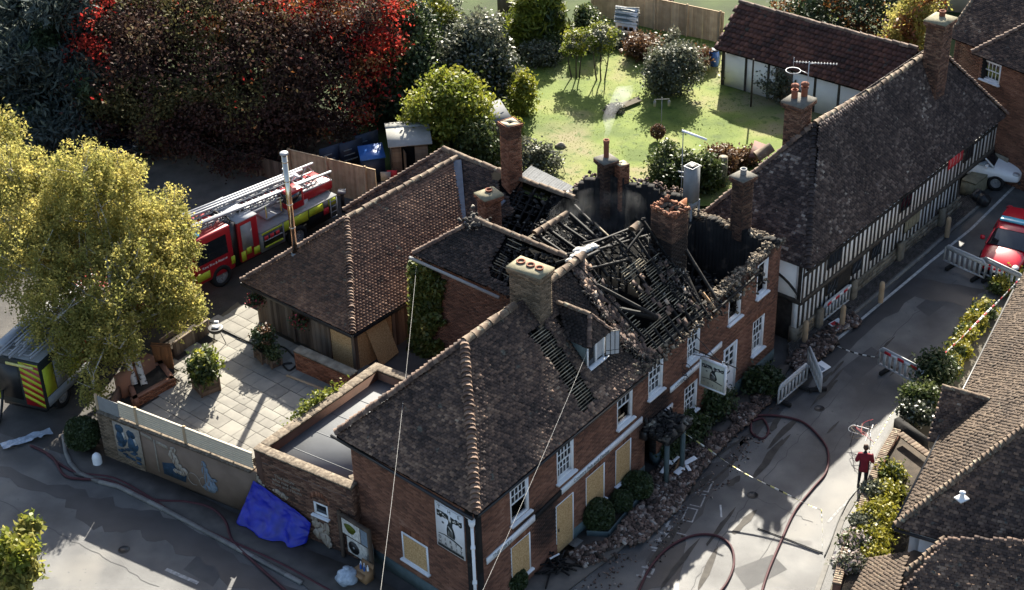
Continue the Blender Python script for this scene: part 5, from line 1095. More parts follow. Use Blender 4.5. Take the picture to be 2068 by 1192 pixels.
b = MB(); b.prism([V3(1.2, 52.6, 2.6), V3(1.5, 55.5, 2.6), V3(6.6, 53.8, 2.6), V3(6.3, 52.6, 2.6), V3(2.6, 48.6, 2.6)], ZUP * .06); b.build('upper_floor', M['void'], ru)
b = MB(); b.prism([at(x, y, 3.9) for x, y in ((1150, 402), (1214, 392), (1228, 424), (1176, 434))], -ZUP * .12); b.build('ceiling_ledge', M['batten'], ru)
b = MB(); P = [at(random.uniform(1160, 1235), random.uniform(397, 428), 3.95 + random.random() * .15) for _ in range(130)]; chunks(b, np.array(P), .06, .3, 0, (1, .7, .25)); b.build('ledge_debris', M['ash_pale'], ru, kind='stuff')
b = MB(); P = [V3(random.uniform(1.6, 6.2), random.uniform(52.4, 55.0), 2.7 + abs(random.gauss(0, .2))) for _ in range(500)]; chunks(b, np.array(P), .06, .3, 0, (1, .6, .25)); b.build('ash_debris', M['ash'], ru, kind='stuff')
b = MB(); P = [GWf(s, gtop(s) + random.uniform(-.05, .08), random.uniform(-.3, .0)) for s in np.random.default_rng(5).uniform(.1, 5.3, 200)]; chunks(b, np.array(P), .06, .16); b.build('broken_brick', M['rubble'], ru, kind='stuff')
# rafters and a stub of ridge between the wing and the ruin
rs0, rs1 = at(1080, 473, 5.9), at(1145, 432, 5.9); tile_run(ru, rs0, rs1, r=.14, step=.4, m='ridge')
for x0, y0, x1, y1, z0, z1, w_ in [(1150, 432, 1225, 500, 5.9, 5.3, .1), (1160, 415, 1200, 455, 5.4, 5.2, .09), (1085, 475, 1150, 520, 5.8, 5.5, .09), (1105, 462, 1172, 510, 5.8, 5.4, .09), (1125, 448, 1195, 495, 5.8, 5.3, .09), (1148, 440, 1205, 470, 5.6, 4.6, .08), (1075, 480, 1120, 512, 5.7, 5.5, .08), (1198, 448, 1228, 476, 5.1, 6.4, .05), (1170, 505, 1195, 488, 6.0, 6.2, .06)]:
 pbeam('rafter', ru, M['batten'] if w_ == .05 else M['char_obj'], at(x0, y0, z0), at(x1, y1, z1), w_, w_ * 1.2)
for k in range(9): a = at(1075 + k * 7, 478 - k * 5, 5.75 - .03 * k); pbeam('batten', ru, M['char_obj'] if k % 2 else M['batten'], a, a + V3(-.62, .1, -.45) * random.uniform(.7, 1.2), .035, .03)
b = MB(); P = [at(random.uniform(1080, 1215), random.uniform(445, 505), random.uniform(4.4, 5.4)) for _ in range(300)]; chunks(b, np.array(P), .05, .2, 0, (1, .5, .3)); b.build('ash_debris', M['ash'], ru, kind='stuff')
b = MB(); b.prism([at(x, y, 4.2) for x, y in ((1075, 470), (1150, 430), (1235, 500), (1190, 530), (1100, 520))], -ZUP * .1); b.build('floor_remnant', M['void'], ru)
c1 = chimney(ru, (3.72, 54.75), 4.6, 7.05, .5, .5, math.atan2(.5, .86), 'brick_dark', pots=[(0, 0, .78, .1, 'terracotta')], corb=.05, soot_shade=lambda s, z: .6); c1['label'] = 'sooty stack with one tall red pot giving off smoke'
c2 = chimney(ru, (4.3, 54.62), 5.0, 6.95, .44, .4, math.atan2(.5, .86), 'brick_orange', cap=None, open_top=True, corb=.0); c2['label'] = 'short square open flue beside the smoking stack'
ws = MB(); ws.blob(at(1150, 398, 4.6), (.42, .3, .2), seed=2); ws.build('white_sack', M['white'], ru, smooth=True)
# galvanised kitchen duct with its frame, and the aerial pole
du = thing('extract_duct', 'tall square galvanised duct on legs above the party wall', 'duct', (6.85, 53.75, 4.4))
dq = rect_pts((6.85, 53.75), .46, .42, math.atan2(.6, .6)); b = MB(); b.prism([p + ZUP * 5.75 for p in dq], ZUP * 1.45); b.build('duct_box', M['galv'], du); di = rect_pts((6.85, 53.75), .36, .32, math.atan2(.6, .6)); b = MB(); b.prism([p + ZUP * 7.2 for p in di], ZUP * .012); b.build('duct_mouth', M['black'], du)
b = MB();
for p in dq: b.beam(p + ZUP * 3.8, p + ZUP * 5.76, .07, .07)
b.build('duct_leg', M['galv'], du)
for p, q in zip(dq, dq[1:] + dq[:1]): pbeam('duct_rim', du, M['alu'], p + ZUP * 7.2, q + ZUP * 7.2, .03, .03)
b = MB(); b.hexa(dq[0] + ZUP * 5.72 - V3(.005, .005, 0), (dq[1] - dq[0]) * 1.0, (dq[3] - dq[0]) * .02, ZUP * -.25); b.build('duct_plate', M['galv'], du)
po_ = thing('aerial_pole', 'thin grey pole with a pale slanting arm beside the duct', 'pole', (6.5, 53.95, 4.5)); b = MB(); b.tube([V3(6.5, 53.95, 5.2), V3(6.5, 53.95, 8.6)], .02, 6); b.build('pole', M['galv'], po_); b = MB(); b.tube([V3(6.45, 53.95, 8.58), V3(7.35, 53.7, 8.3)], .045, 8); b.build('arm', M['white'], po_)
b = MB(); b.tube([V3(6.35, 53.9, 6.9), V3(6.75, 53.75, 6.9)], .03, 6); b.tube([V3(6.4, 53.9, 6.7), V3(6.7, 53.75, 6.7)], .02, 6); b.build('bracket', M['alu'], po_)
dc = thing('party_wall_stack', 'dark brick chimney with a grey pot on the burnt party wall', 'chimney', (8.55, 52.35, 5.0)); chimney(dc, (8.55, 52.35), 4.9, 7.45, .58, .52, math.atan2(.5, .6), 'brick_dark', pots=[(0, 0, .26, .11, 'galv')], corb=.045, soot_shade=lambda s, z: .35 * random.random() + .3)
# ---------------------------------------------------------------- timber framed house
hh = thing('timber_framed_house', 'long half timbered house with a great dark tiled roof beside the road', 'house', (14, 58, 0))
hA, hB = V3(10.98, 51.33, 4.0), V3(21.64, 63.45, 4.0); hD = unit(hB - hA); hN = V3(hD[1], -hD[0], 0); hL = np.linalg.norm(hB - hA)
HWd = 5.3; hC, hE = hB - hN * HWd, hA - hN * HWd; hr0, hr1 = at(1645, 252, 7.95), at(1891, 97, 7.95)
hsag = lambda u, v: .1 * math.sin(min(max(u, 0), 16) / 16 * math.pi) * min(1, v / 4.3) + .03 * math.sin(u * 1.7)
roof_tiles(hh, [hA, hB, hr1, hr0], 'tile_half', tw=.15, g=.09, jit=1.4, sag=hsag); roof_tiles(hh, [hE, hA, hr0], 'tile_half', tw=.17, g=.105, jit=1.3); roof_tiles(hh, [hC, hE, hr0, hr1], 'tile_half', tw=.2, g=.12); roof_tiles(hh, [hB, hC, hr1], 'tile_half', tw=.17, g=.105)
tile_run(hh, hr0 + ZUP * .05, hr1 + ZUP * .05, r=.15, step=.36, sag=.1); tile_run(hh, hA + ZUP * .02, hr0 + ZUP * .0, 'hip_tile', 'hip_dark', .13, .16, tilt=-.2); tile_run(hh, hE + ZUP * .06, hr0 + ZUP * .05, 'hip_tile', 'hip', .12, .22, tilt=-.2); tile_run(hh, hB + ZUP * .06, hr1 + ZUP * .05, 'hip_tile', 'hip', .1, .2, tilt=-.2)
# walls: upper storey proud of the lower
for (ins, z0, z1, s0, s1, nm) in ((.28, 2.35, 4.15, .15, hL - .2, 'upper_wall'), (.72, .45, 2.3, .75, hL - 2.4, 'lower_wall')):
 Wh = lambda s, z, o=0.: V3(*(hA + hD * s - hN * (ins - o))[:2], z)
 b = MB(); b.hexa(Wh(s0, z0, -.25), hD * (s1 - s0), hN * .25, ZUP * (z1 - z0)); b.build(nm, M['render'], hh)
 s = s0
 while s < s1:
  wdt = random.uniform(.09, .13); lean = random.uniform(-.03, .03); skip = False
  piece('timber_stud', hh, M['oak'], Wh(s, z0 + .12, .0), hD * wdt, hN * .035, ZUP * (z1 - z0 - .14) + hD * lean); s += wdt + random.uniform(.18, .23)
 for z in ((z0, z0 + .62 * (z1 - z0)) if ins < .5 else (z0, z1 - .14)): piece('timber_rail', hh, M['oak'], Wh(s0, z, .004), hD * (s1 - s0), hN * .045, ZUP * .12)
Wl = lambda s, z, o=0.: V3(*(hA + hD * s - hN * (.72 - o))[:2], z); Wu = lambda s, z, o=0.: V3(*(hA + hD * s - hN * (.28 - o))[:2], z)
b = MB(); b.hexa(Wu(.15, 2.22, -.6), hD * (hL - .35), hN * .62, ZUP * .12); b.build('jetty_beam', M['oak_j'], hh)
b = MB(); chunks_p = []
b.hexa(Wl(.7, -.05, -.3), hD * (hL - 2.9), hN * .36, ZUP * .75); st = b.build('stone_plinth', M['stone'], hh)
b = MB(); rows = []
for k in range(4):
 s = .7 + random.random() * .2
 while s < hL - 2.3:
  w_ = random.uniform(.2, .5); rows.append((s, .0 + k * .18, w_)); s += w_ + .02
o = np.array(rows); P = np.array([Wl(a, z, .05) for a, z, w_ in rows]); b.hexas(P, hD * (o[:, 2:3]), ZUP * .165, hN * (.02 + rng.random((len(o), 1)) * .03), base=False); b.build('stonework', M['stone'], st, kind='stuff')
for s, wd, up in ((1.9, 1.0, True), (7.4, .95, True), (12.9, .8, True), (4.7, .75, False), (6.2, .8, False), (8.9, 1.35, False), (2.8, .9, False)):
 W_ = Wu if up else Wl; z0, z1 = (2.95, 3.65) if up else (1.15, 1.95)
 wo = MB(); wo.hexa(W_(s, z0, .02), hD * wd, hN * .05, ZUP * (z1 - z0)); wx = wo.build('leaded_window', M['oak_j'], hh); n_p = int(wd / .4) + 1
 for i in range(n_p): piece('pane', wx, M['glass'] if s != 8.9 else M['cement'], W_(s + .04 + i * (wd - .04) / n_p, z0 + .05, .072), hD * ((wd - .04) / n_p - .04), hN * .008, ZUP * (z1 - z0 - .1))
piece('porch_door', hh, M['oak'], Wl(3.55, .1, .02), hD * .95, hN * .06, ZUP * 2.1)
for s in (2.0, 4.6, 8.4, 12.0): piece('stone_pier', hh, M['stone'], Wl(s, 0, .07), hD * .32, hN * .22, ZUP * .95)
# end wall with a curved brace
Wn = lambda s, z, o=0.: V3(*(hA + hD * (.18 - o) - hN * (.3 + s))[:2], z)
b = MB(); b.hexa(Wn(0, 2.35, -.2), -hN * 4.6, -hD * .2, ZUP * 1.75); b.build('end_wall', M['render'], hh)
b = MB(); b.hexa(V3(*(hA + hD * .8 - hN * .75)[:2], 0), -hN * 4.2, hD * .2, ZUP * 2.3); b.build('end_wall', M['oak_j'], hh)
for t in range(6): a_, c_ = t / 6, (t + 1) / 6; f_ = lambda t: Wn(.1 + 1.3 * t, 2.65 + .75 * (1 - (1 - t) ** 2) * .9, .02); pbeam('timber_brace', hh, M['oak'], f_(a_), f_(c_ + .03), .04, .17, -hD)
for s in (0, 1.45, 3.0): piece('timber_post', hh, M['oak'], Wn(s, 2.3, .0), -hN * .16, -hD * .04, ZUP * 1.8)
piece('timber_rail', hh, M['oak'], Wn(0, 2.3, .0), -hN * 4.6, -hD * .05, ZUP * .14); piece('timber_rail', hh, M['oak'], Wn(0, 3.98, .0), -hN * 4.6, -hD * .05, ZUP * .12)
k1 = chimney(hh, (11.05, 55.75), 5.5, 8.75, .78, .72, math.atan2(hD[1], hD[0]), 'brick_dark', pots=[(-.18, .1, .42, .12), (.16, -.12, .48, .12)], capm='cement_grey', corb=.06, capt=.2); k1['label'] = 'weathered stack with two mushroom capped red pots'
b = MB();
for px_, py_ in ((-.18, .1), (.16, -.12)):
 a = V3(hD[0], hD[1], 0); bb = V3(-hD[1], hD[0], 0); pc_ = V3(11.05, 55.75, 8.85) + a * px_ + bb * py_; b.lathe(pc_, [(.04, .46), (.04, .54), (.17, .56), (.14, .63), (.0, .68)], 12)
b.build('pot_cowl', M['terracotta'], k1)
b = MB(); fl0 = V3(11.05, 55.75, 6.9); fc = hr0 + hN * .35 - ZUP * .35
b.hexa(V3(11.35, 55.35, 6.75), hD * .8, hN * .3 - ZUP * .35, ZUP * .04); b.hexa(V3(10.95, 55.2, 6.7), hN * .5 - ZUP * .1, hD * .12, ZUP * .16); b.build('lead_flashing', M['lead'], k1)
k2 = chimney(hh, (17.55, 61.0), 5.5, 9.6, .82, .76, math.atan2(hD[1], hD[0]), 'brick_dark', pots=[(.1, 0, .28, .12)], capm='cement', corb=.05, capt=.14); k2['label'] = 'tall narrow stack at the far end of the tiled ridge'
b = MB(); b.hexa(V3(8.75, 52.75, 5.9), V3(.07, 0, 0), V3(0, .07, 0), ZUP * .75); vp = b.build('vent_pipe', M['white'], hh)
b = MB(); b.hexa(Wu(11.4, 3.25, .06), hD * 1.25, hN * .03, ZUP * .6); rb_ = b.build('wall_sign', M['red_hv'], hh); rb_['label'] = 'red fabric sign fixed to the timbers'
for k in range(4): b = MB(); p = Wu(11.5 + k * .28, 3.33, .093); b.tube([p + ZUP * .02, p + ZUP * .2 + hD * .07, p + ZUP * .38], .012, 5); b.build('sign_mark', M['white_dirty'], rb_)
tile_run(hh, at(1530, 318, 4.6), at(1558, 300, 4.9), r=.3, step=.5)
b = MB(); b.prism([at(x, y, 3.9) for x, y in ((1512, 320), (1524, 286), (1556, 298), (1540, 318))], ZUP * .06); b.build('lean_to_roof', M['tile_pan'], hh)
# ---------------------------------------------------------------- white weatherboarded outbuilding in the garden
ob = thing('outbuilding', 'white timber framed outbuilding with a long red pantile roof', 'outbuilding', (14, 71.5, YZ))
oa, oc = V3(10.24, 73.6, 3.0), V3(17.7, 67.3, 3.0); oD = unit(oc - oa); oN = V3(oD[1], -oD[0], 0) * 1.0
if oN[1] > 0: oN = -oN
oL = np.linalg.norm(oc - oa); od_, oe_ = oc - oN * 4.0, oa - oN * 4.0; or0, or1 = oa - oN * 2.0 + ZUP * 1.75 + oD * .1, oc - oN * 2.0 + ZUP * 1.75 - oD * .1
roof_tiles(ob, [oa, oc, or1, or0], 'tile_pan', tw=.24, g=.26, tilt=.06, thick=.03, jit=1.4); roof_tiles(ob, [od_, oe_, or0, or1], 'tile_pan', tw=.24, g=.26, tilt=.05)
tile_run(ob, or0 + ZUP * .05, or1 + ZUP * .05, r=.13, step=.42, m='hip', sag=.06)
w1_, w2_ = oa + oD * .35 - oN * .3, oc - oD * .35 - oN * .3
for a, c in ((w1_, w2_), (w2_, w2_ - oN * 3.4), (w1_ - oN * 3.4, w1_)):
 A_, B_ = V3(a[0], a[1], YZ), V3(c[0], c[1], YZ); dd = B_ - A_; nn = unit(np.cross(dd, ZUP)); b = MB(); b.hexa(A_ - nn * .15, dd, nn * .15, ZUP * 2.1)
 if abs(dd @ oN) > 1: b.prism([A_ + ZUP * 2.1, B_ + ZUP * 2.1, (A_ + B_) / 2 + ZUP * 3.6], -nn * .15)
 b.build('white_wall', M['render'], ob); L = np.linalg.norm(dd); k = max(2, int(L / 1.25))
 for i in range(k + 1): piece('timber_post', ob, M['oak'], A_ + dd * (i / k) * .985 + nn * .002, unit(dd) * .12, nn * .03, ZUP * (2.0 if abs(dd @ oN) < 1 else 2.1 + 1.4 * (1 - abs(2 * i / k - 1))))
 piece('timber_rail', ob, M['oak'], A_ + ZUP * 1.95 + nn * .004, dd, nn * .035, ZUP * .12)
b = MB(); b.hexa(V3(*w1_[:2], YZ) + oD * 3.0 - oN * .1 + oN * .12, oD * .9, oN * .02, ZUP * 1.8); b.build('shed_door', M['boards'], ob)
# ---------------------------------------------------------------- brick house at the far right
bh = thing('brick_house', 'tall red brick house with white casement window at the top right', 'house', (23, 70, 0))
wa, wb_ = at(1962, 108, 5.6), at(2110, 165, 5.6); wd_ = unit(wb_ - wa); wnn = V3(wd_[1], -wd_[0], 0); wnn = wnn if wnn[1] < 0 else -wnn
ri = at(2068, 40, 7.9)
ia = wa + wd_ * .3 - wnn * .3
wnp = on_plane(1986, 118, ia, wnn); s_w = (wnp - ia) @ wd_
HW_, hd_, hn_, HL_ = brick_wall(bh, ia[:2], (ia + wd_ * 6)[:2], 0., 5.5, [(s_w, s_w + 1.0, wnp[2] - .95, wnp[2])], .3, bm='brick', name='front_wall')
sash_window(bh, HW_, hd_, hn_, s_w, s_w + 1.0, wnp[2] - .95, wnp[2], 4, 2)
e4 = wa - wnn * 6; r0_ = wa + wd_ * 2.9 - wnn * 3 + ZUP * 2.6
roof_tiles(bh, [wa, wa + wd_ * 7, wa + wd_ * 7 - wnn * 3 + ZUP * 2.6, r0_], 'tile_main'); roof_tiles(bh, [e4, wa, r0_], 'tile_main')
tile_run(bh, wa + ZUP * .06, r0_ + ZUP * .06, 'hip_tile', 'hip', .12, .2, tilt=-.25)
brick_wall(bh, (ia - wnn * 7)[:2], ia[:2], 0., 5.5, [], .3, bm='brick', name='side_wall')
sg0, sg1 = on_plane(1912, 80, ia - wnn * 4.2 - wd_ * 1.6, wnn), None
ma = at(1915, 75, 5.6); mb_ = ma + wd_ * 9
brick_wall(bh, (ma + wd_ * .2 - wnn * .3)[:2], (ma + wd_ * 9 - wnn * .3)[:2], 0., 5.5, [], .3, bm='brick', name='rear_block_wall'); brick_wall(bh, (ma + wd_ * .2 - wnn * 6)[:2], (ma + wd_ * .2 - wnn * .3)[:2], 0., 5.5, [], .3, bm='brick', name='rear_block_wall')
roof_tiles(bh, [ma, mb_, mb_ - wnn * 4.5 + ZUP * 4.2, ma - wnn * 4.5 + ZUP * 4.2], 'tile_main'); tile_run(bh, ma + ZUP * .05, ma - wnn * 4.5 + ZUP * 4.25, 'hip_tile', 'ridge', .1, .2)
b = MB(); q = V3(*on_plane(1985, 190, ia, wnn)); b.hexa(HW_(s_w - .4, .0, .05), hd_ * 2.5, hn_ * .08, ZUP * 1.3); b.build('pale_render_patch', M['stone'], bh)
bw = thing('white_house', 'white walled house with a dark framed window beyond the gardens', 'house', at(1900, -10, YZ)); p = at(1880, 22, YZ); b = MB(); b.hexa(p, V3(5, -1.2, 0), V3(.6, 3, 0), ZUP * 4.2); b.build('wall', M['white'], bw)
for i in range(3): piece('window', bw, M['glass'], p + V3(5, -1.2, 0) * (.1 + i * .3) - V3(.0, .04, 0) + ZUP * 2.2, V3(5, -1.2, 0) * .2, V3(.02, .1, 0) * .3, ZUP * 1.0)
# ---------------------------------------------------------------- cottage at the lower right
ct = thing('corner_cottage', 'cottage with a broad sunlit brown tile roof at the lower right corner', 'cottage', (16, 42, 0))
ceA, ceB = V3(11.43, 37.97, 3.0), V3(18.3, 50.3, 3.0); cD = unit(ceB - ceA); cI = V3(cD[1], -cD[0], 0); cE = ceA + cI * 7.4
cr0 = ceA + cI * 3.7 + cD * 3.7 + ZUP * 3.6; cr1 = ceA + cI * 3.7 + cD * 16 + ZUP * 3.6; cB = ceA + cD * 19.7
roof_tiles(ct, [ceA, cB, cr1, cr0], 'tile_cottage', tw=.155, g=.085, jit=1.6, tilt=.016, sag=lambda u, v: .04 * math.sin(u) * math.sin(v)); roof_tiles(ct, [cE, ceA, cr0], 'tile_main', tw=.17, g=.1, jit=1.3);
roof_tiles(ct, [cB + cI * 7.4, cE, cr0, cr1], 'tile_main', tw=.25, g=.14)
tile_run(ct, ceA + ZUP * .07, cr0 + ZUP * .06, 'hip_tile', 'ridge', .13, .16, tilt=-.3); tile_run(ct, cr0 + ZUP * .06, cr1 + ZUP * .06, r=.14, step=.36)
b = MB(); A_ = ceA + cI * .4 + cD * .4; b.hexa(V3(A_[0], A_[1], 0), cD * 15, cI * .3, ZUP * 2.95); b.hexa(V3(A_[0], A_[1], 0), cI * 6.6, cD * .3, ZUP * 2.95); b.build('wall', M['render'], ct)
b = MB(); b.tube([ceA - cI * .06 - ZUP * .05, ceA - cI * .06 + cD * 15 - ZUP * .05], .055, 8); b.build('gutter', M['black'], ct)
b = MB(); b.tube([ceA - cD * .06 - ZUP * .05, ceA - cD * .06 + cI * 6 - ZUP * .05], .055, 8); b.build('gutter', M['black'], ct)
# porch gable on the street slope
gp0 = at(1903, 783, 4.15); gp1 = at(1998, 809, 4.15); gI = unit(gp1 - gp0); lo0 = at(1872, 890, 2.75); lo1 = lo0 + gI * 1.1
far0 = 2 * gp0 - lo0; far0[2] = 2.75
roof_tiles(ct, [lo0, lo0 + gI * .35, gp1 + gI * .6, gp0], 'tile_main', jit=1.3, deck_name='porch_deck'); roof_tiles(ct, [far0 + gI * .6, far0, gp0, gp1 + gI * .6], 'tile_cottage')
tile_run(ct, gp0 + ZUP * .05, gp1 + ZUP * .05, r=.1, step=.3)
b = MB(); b.prism([V3(lo0[0], lo0[1], 0) + gI * .4, lo0 + gI * .4, gp0 + gI * .4 - ZUP * .1, far0 + gI * .4, V3(far0[0], far0[1], 0) + gI * .4], gI * .2); b.build('porch_gable', M['render'], ct)
lw = thing('low_wing', 'lower tiled wing in front of the corner cottage, its small slope sunlit', 'cottage', at(1850, 1180, 0))
la, lb = at(1798, 1183, 2.3), at(1910, 1090, 3.4); lc = at(1822, 1116, 2.9); ll = at(1716, 1200, 1.9)
b = MB();
def free_roof(root, pts, m, **k): roof_tiles(root, pts, m, **k)
p0_ = at(1716, 1200, 2.0); e1_ = at(1756, 1130, 2.0); u1 = unit(e1_ - p0_); upv = unit(np.cross(u1, ZUP)); upv = upv if upv[0] > 0 else -upv
free_roof(lw, [p0_ - u1 * .6, e1_, e1_ + upv * 1.15 + ZUP * .75, p0_ - u1 * .6 + upv * 1.5 + ZUP * .98], 'tile_cottage', jit=1.3)
ha = p0_ + upv * 1.5 + ZUP * .98
hq = at(1910, 1090, 3.6); free_roof(lw, [at(1795, 1190, 2.2) - V3(.3, .9, 0), at(1795, 1190, 2.2) + V3(9, -4.5, 0), hq + V3(8, -2, 1.2), hq], 'tile_main', jit=1.3, keep_deck=True)
tile_run(lw, at(1798, 1186, 2.35), hq + ZUP * .05, 'hip_tile', 'ridge', .12, .17, tilt=-.25)
b = MB(); b.prism([at(x, y, 2.0) - ZUP * 2.0 for x, y in ((1770, 1190), (1800, 1130), (1860, 1105), (2000, 1150), (2000, 1240), (1780, 1240))], ZUP * 2.0); b.build('wall', M['render_tan'], lw)
sv = MB(); c = at(1942, 1008, 4.3); sv.box(c, .34, .3, .05, .5); sv.lathe(c + ZUP * .05, [(.09, 0), (.06, .16), (.1, .2), (.0, .24)], 10); so_ = sv.build('roof_vent', M['white'], ct)

# ---------------------------------------------------------------- trees, shrubs, hedges
def crown_points(clumps, n, shell=.55, drop=0., sub=None, thin=.0, seed=0, strand=0.):
 "points through ellipsoid clumps, gathered into sprays so that gaps stay open; returns points and a value per point"
 rg = np.random.default_rng(seed); vol = np.array([max(.05, c[1][0] * c[1][1] * c[1][2]) ** .72 for c in clumps]); vol /= vol.sum(); P, R = [], []
 for (c, rad), f in zip(clumps, vol):
  k = int(n * f); ns = max(6, int(k / (sub or 45))); d = rg.normal(size=(ns, 3)); d /= np.linalg.norm(d, axis=1)[:, None]
  rr = 1 - (1 - shell) * rg.random(ns) ** 1.6; rr *= 1 + .13 * np.array([mnoise.noise(Vector(q * 2.2) + Vector((seed, c[0], c[1]))) for q in d]) * 2
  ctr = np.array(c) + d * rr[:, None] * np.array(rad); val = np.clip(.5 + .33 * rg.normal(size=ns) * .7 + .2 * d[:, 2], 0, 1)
  keep = rg.random(ns) > thin; ctr, val = ctr[keep], val[keep]; ns = len(ctr)
  idx = rg.integers(0, ns, k); sp = np.mean(rad) * .13 + .08
  q = ctr[idx] + rg.normal(size=(k, 3)) * sp * np.array([1, 1, .75])
  if strand: q = ctr[idx] + rg.normal(size=(k, 3)) * V3(.075, .075, .03) * (1 + rg.random((k, 1))); q[:, 2] -= (strand * rg.uniform(.35, 1.1, ns))[idx] * rg.random(k)
  elif drop: q[:, 2] -= rg.exponential(drop, k) * .8
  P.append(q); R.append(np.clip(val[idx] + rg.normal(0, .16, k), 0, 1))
 return np.concatenate(P), np.concatenate(R)
def limb(mb, a, b_, r0, r1, bend=.1, n=6, seed=0):
 a, b_ = np.array(a, float), np.array(b_, float); rr = np.random.default_rng(seed); L = np.linalg.norm(b_ - a); off = rr.normal(0, bend * L, 3) * V3(1, 1, .3)
 t = np.linspace(0, 1, n); mb.tube(a + (b_ - a) * t[:, None] + off * (np.sin(t * math.pi) * .5)[:, None], np.linspace(r0, r1, n), 7, caps=False)
def tree(name, label, cat, base, clumps, n, size, lm, trunk_r=.2, bark='bark', shell=.55, drop=0., sub=None, group=None, stems=None, twigs=0, seed=1, mixer=None, elong=1.6, thin=.12, up=.5, strand=0.):
 root = thing(name, label, cat, base, 0, group); b = MB(); base = V3(*base)
 if stems is None: stems = [(base, np.array(clumps[0][0]) + V3(0, 0, clumps[0][1][2] * .3))]
 for i, (p, q) in enumerate(stems): limb(b, V3(*p) - ZUP * .1, q, trunk_r, trunk_r * .35, .07, 8, seed + i)
 for i, (c, rad) in enumerate(clumps):
  s = stems[i % len(stems)]; o = V3(*s[0]) + (np.array(s[1]) - V3(*s[0])) * random.uniform(.35, .75)
  if trunk_r > .04: limb(b, o, c, trunk_r * .45, trunk_r * .1, .12, 6, seed + 30 + i)
  for k in range(twigs):
   d = rng.normal(size=3); d /= np.linalg.norm(d); d[2] = abs(d[2]) * .7 + .1; limb(b, np.array(c) - ZUP * rad[2] * .5, np.array(c) + d * np.array(rad) * 1.02, trunk_r * .18 + .008, .006, .1, 5, seed + 90 + i * 9 + k)
 b.build('trunk' if trunk_r > .06 else 'stems', M[bark], root)
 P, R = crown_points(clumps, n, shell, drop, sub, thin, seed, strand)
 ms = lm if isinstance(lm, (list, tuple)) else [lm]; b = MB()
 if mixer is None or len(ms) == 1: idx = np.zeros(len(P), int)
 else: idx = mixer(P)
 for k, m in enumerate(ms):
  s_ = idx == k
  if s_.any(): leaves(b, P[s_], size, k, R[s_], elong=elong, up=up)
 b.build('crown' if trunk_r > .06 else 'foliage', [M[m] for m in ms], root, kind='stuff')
 return root
def shrub(name, label, c, rad, n, size, lm, cat='shrub', z=YZ, group=None, seed=0, core=True, **k):
 "c = ground point, rad = half widths and height"
 c = V3(c[0], c[1], z); cl = [(c + V3(0, 0, rad[2] * .5), (rad[0], rad[1], rad[2] * .55))]
 if rad[0] > .7: cl += [(c + V3(rad[0] * .5 * math.cos(a + seed), rad[1] * .5 * math.sin(a + seed), rad[2] * (.35 + .3 * ((i + seed) % 2))), (rad[0] * .55, rad[1] * .55, rad[2] * .42)) for i, a in enumerate((0, 2.1, 4.2))]
 o = tree(name, label, cat, tuple(c), cl, n, size, lm, trunk_r=.035, stems=[(c, c + V3(random.uniform(-.2, .2), random.uniform(-.2, .2), rad[2] * .7)) for _ in range(3)], group=group, seed=seed, **k)
 return o
def bymix(f): return lambda P: f(P)
def ns3(P, s, o=0.): return np.array([mnoise.noise(Vector(p) * s + Vector((o, o, o))) for p in P])
# copper beech, its right side turning scarlet
bc = at(462, 120, 4.6); bx, by = bc[0], bc[1]
bcl = [(bc, (5.6, 4.4, 3.6))] + [(bc + V3(dx, dy, dz), r) for dx, dy, dz, r in ((-4.6, -.3, -.4, (3.2, 3, 2.6)), (4.6, .3, .2, (3.2, 3, 2.8)), (1.5, -2.6, -1.2, (3.4, 2.4, 2.0)), (-2.3, -2.6, -1.4, (3.2, 2.4, 1.9)), (5.6, 2, 1.6, (2.6, 2.8, 2.2)), (0, 2.5, 1.8, (4, 3.5, 2.4)), (-4.8, 2, 1.2, (3, 3, 2.2)), (4.2, -2, -1.6, (2.4, 2, 1.6)), (-5.6, -1.5, -2.0, (2.2, 2, 1.4)), (6.4, 1, .2, (1.9, 2, 2.0)), (2.5, 5, 2, (4, 3, 2.4)), (-3, 6, 2, (4, 3, 2.4)), (0, -4.2, -2.2, (2.6, 1.4, 1.1)))]
def beech_mix(P):
 q = (P - bc); a = ns3(P, .33); d = ns3(P, .9, 5) + np.random.default_rng(4).normal(0, .05, len(P)); i = np.zeros(len(P), int); i[(a + d * .5 > .3)] = 3
 red = (q[:, 0] * .12 + q[:, 1] * .02 + q[:, 2] * .07 + a * 1.0 + d * .8 + np.random.default_rng(2).normal(0, .14, len(P))) > .78; i[red] = 1; i[(red & (d > .27))] = 2
 i[(q[:, 0] < -5.0) & (q[:, 2] > 0) & (a + d > .15)] = 1
 return i
tree('copper_beech', 'huge copper beech with dark leaves turning scarlet on its right side', 'tree', (bx + .3, by + 1, YZ), bcl, 150000, .115, ['lf_beech', 'lf_red', 'lf_orange', 'lf_olive'], .42, shell=.5, seed=3, mixer=beech_mix, twigs=3, thin=.28, sub=110)
cc = at(95, 135, 4.8)
ccl = [(cc + V3(math.cos(i * 2.4) * (1 + 2.2 * (1 - i / 12)), math.sin(i * 2.4) * (1 + 1.8 * (1 - i / 12)) + i * .22, -3.2 + i * .62), (2.7 - i * .12, 2.4 - i * .1, .6)) for i in range(12)]
tree('blue_cedar', 'blue grey cedar with drooping layered boughs in the top left corner', 'tree', (cc[0], cc[1] + 1, YZ), ccl, 52000, .12, ['lf_cedar', 'lf_yew'], .3, shell=.3, drop=.3, seed=5, elong=3.4, mixer=lambda P: (ns3(P, .5) > .25).astype(int), sub=60)
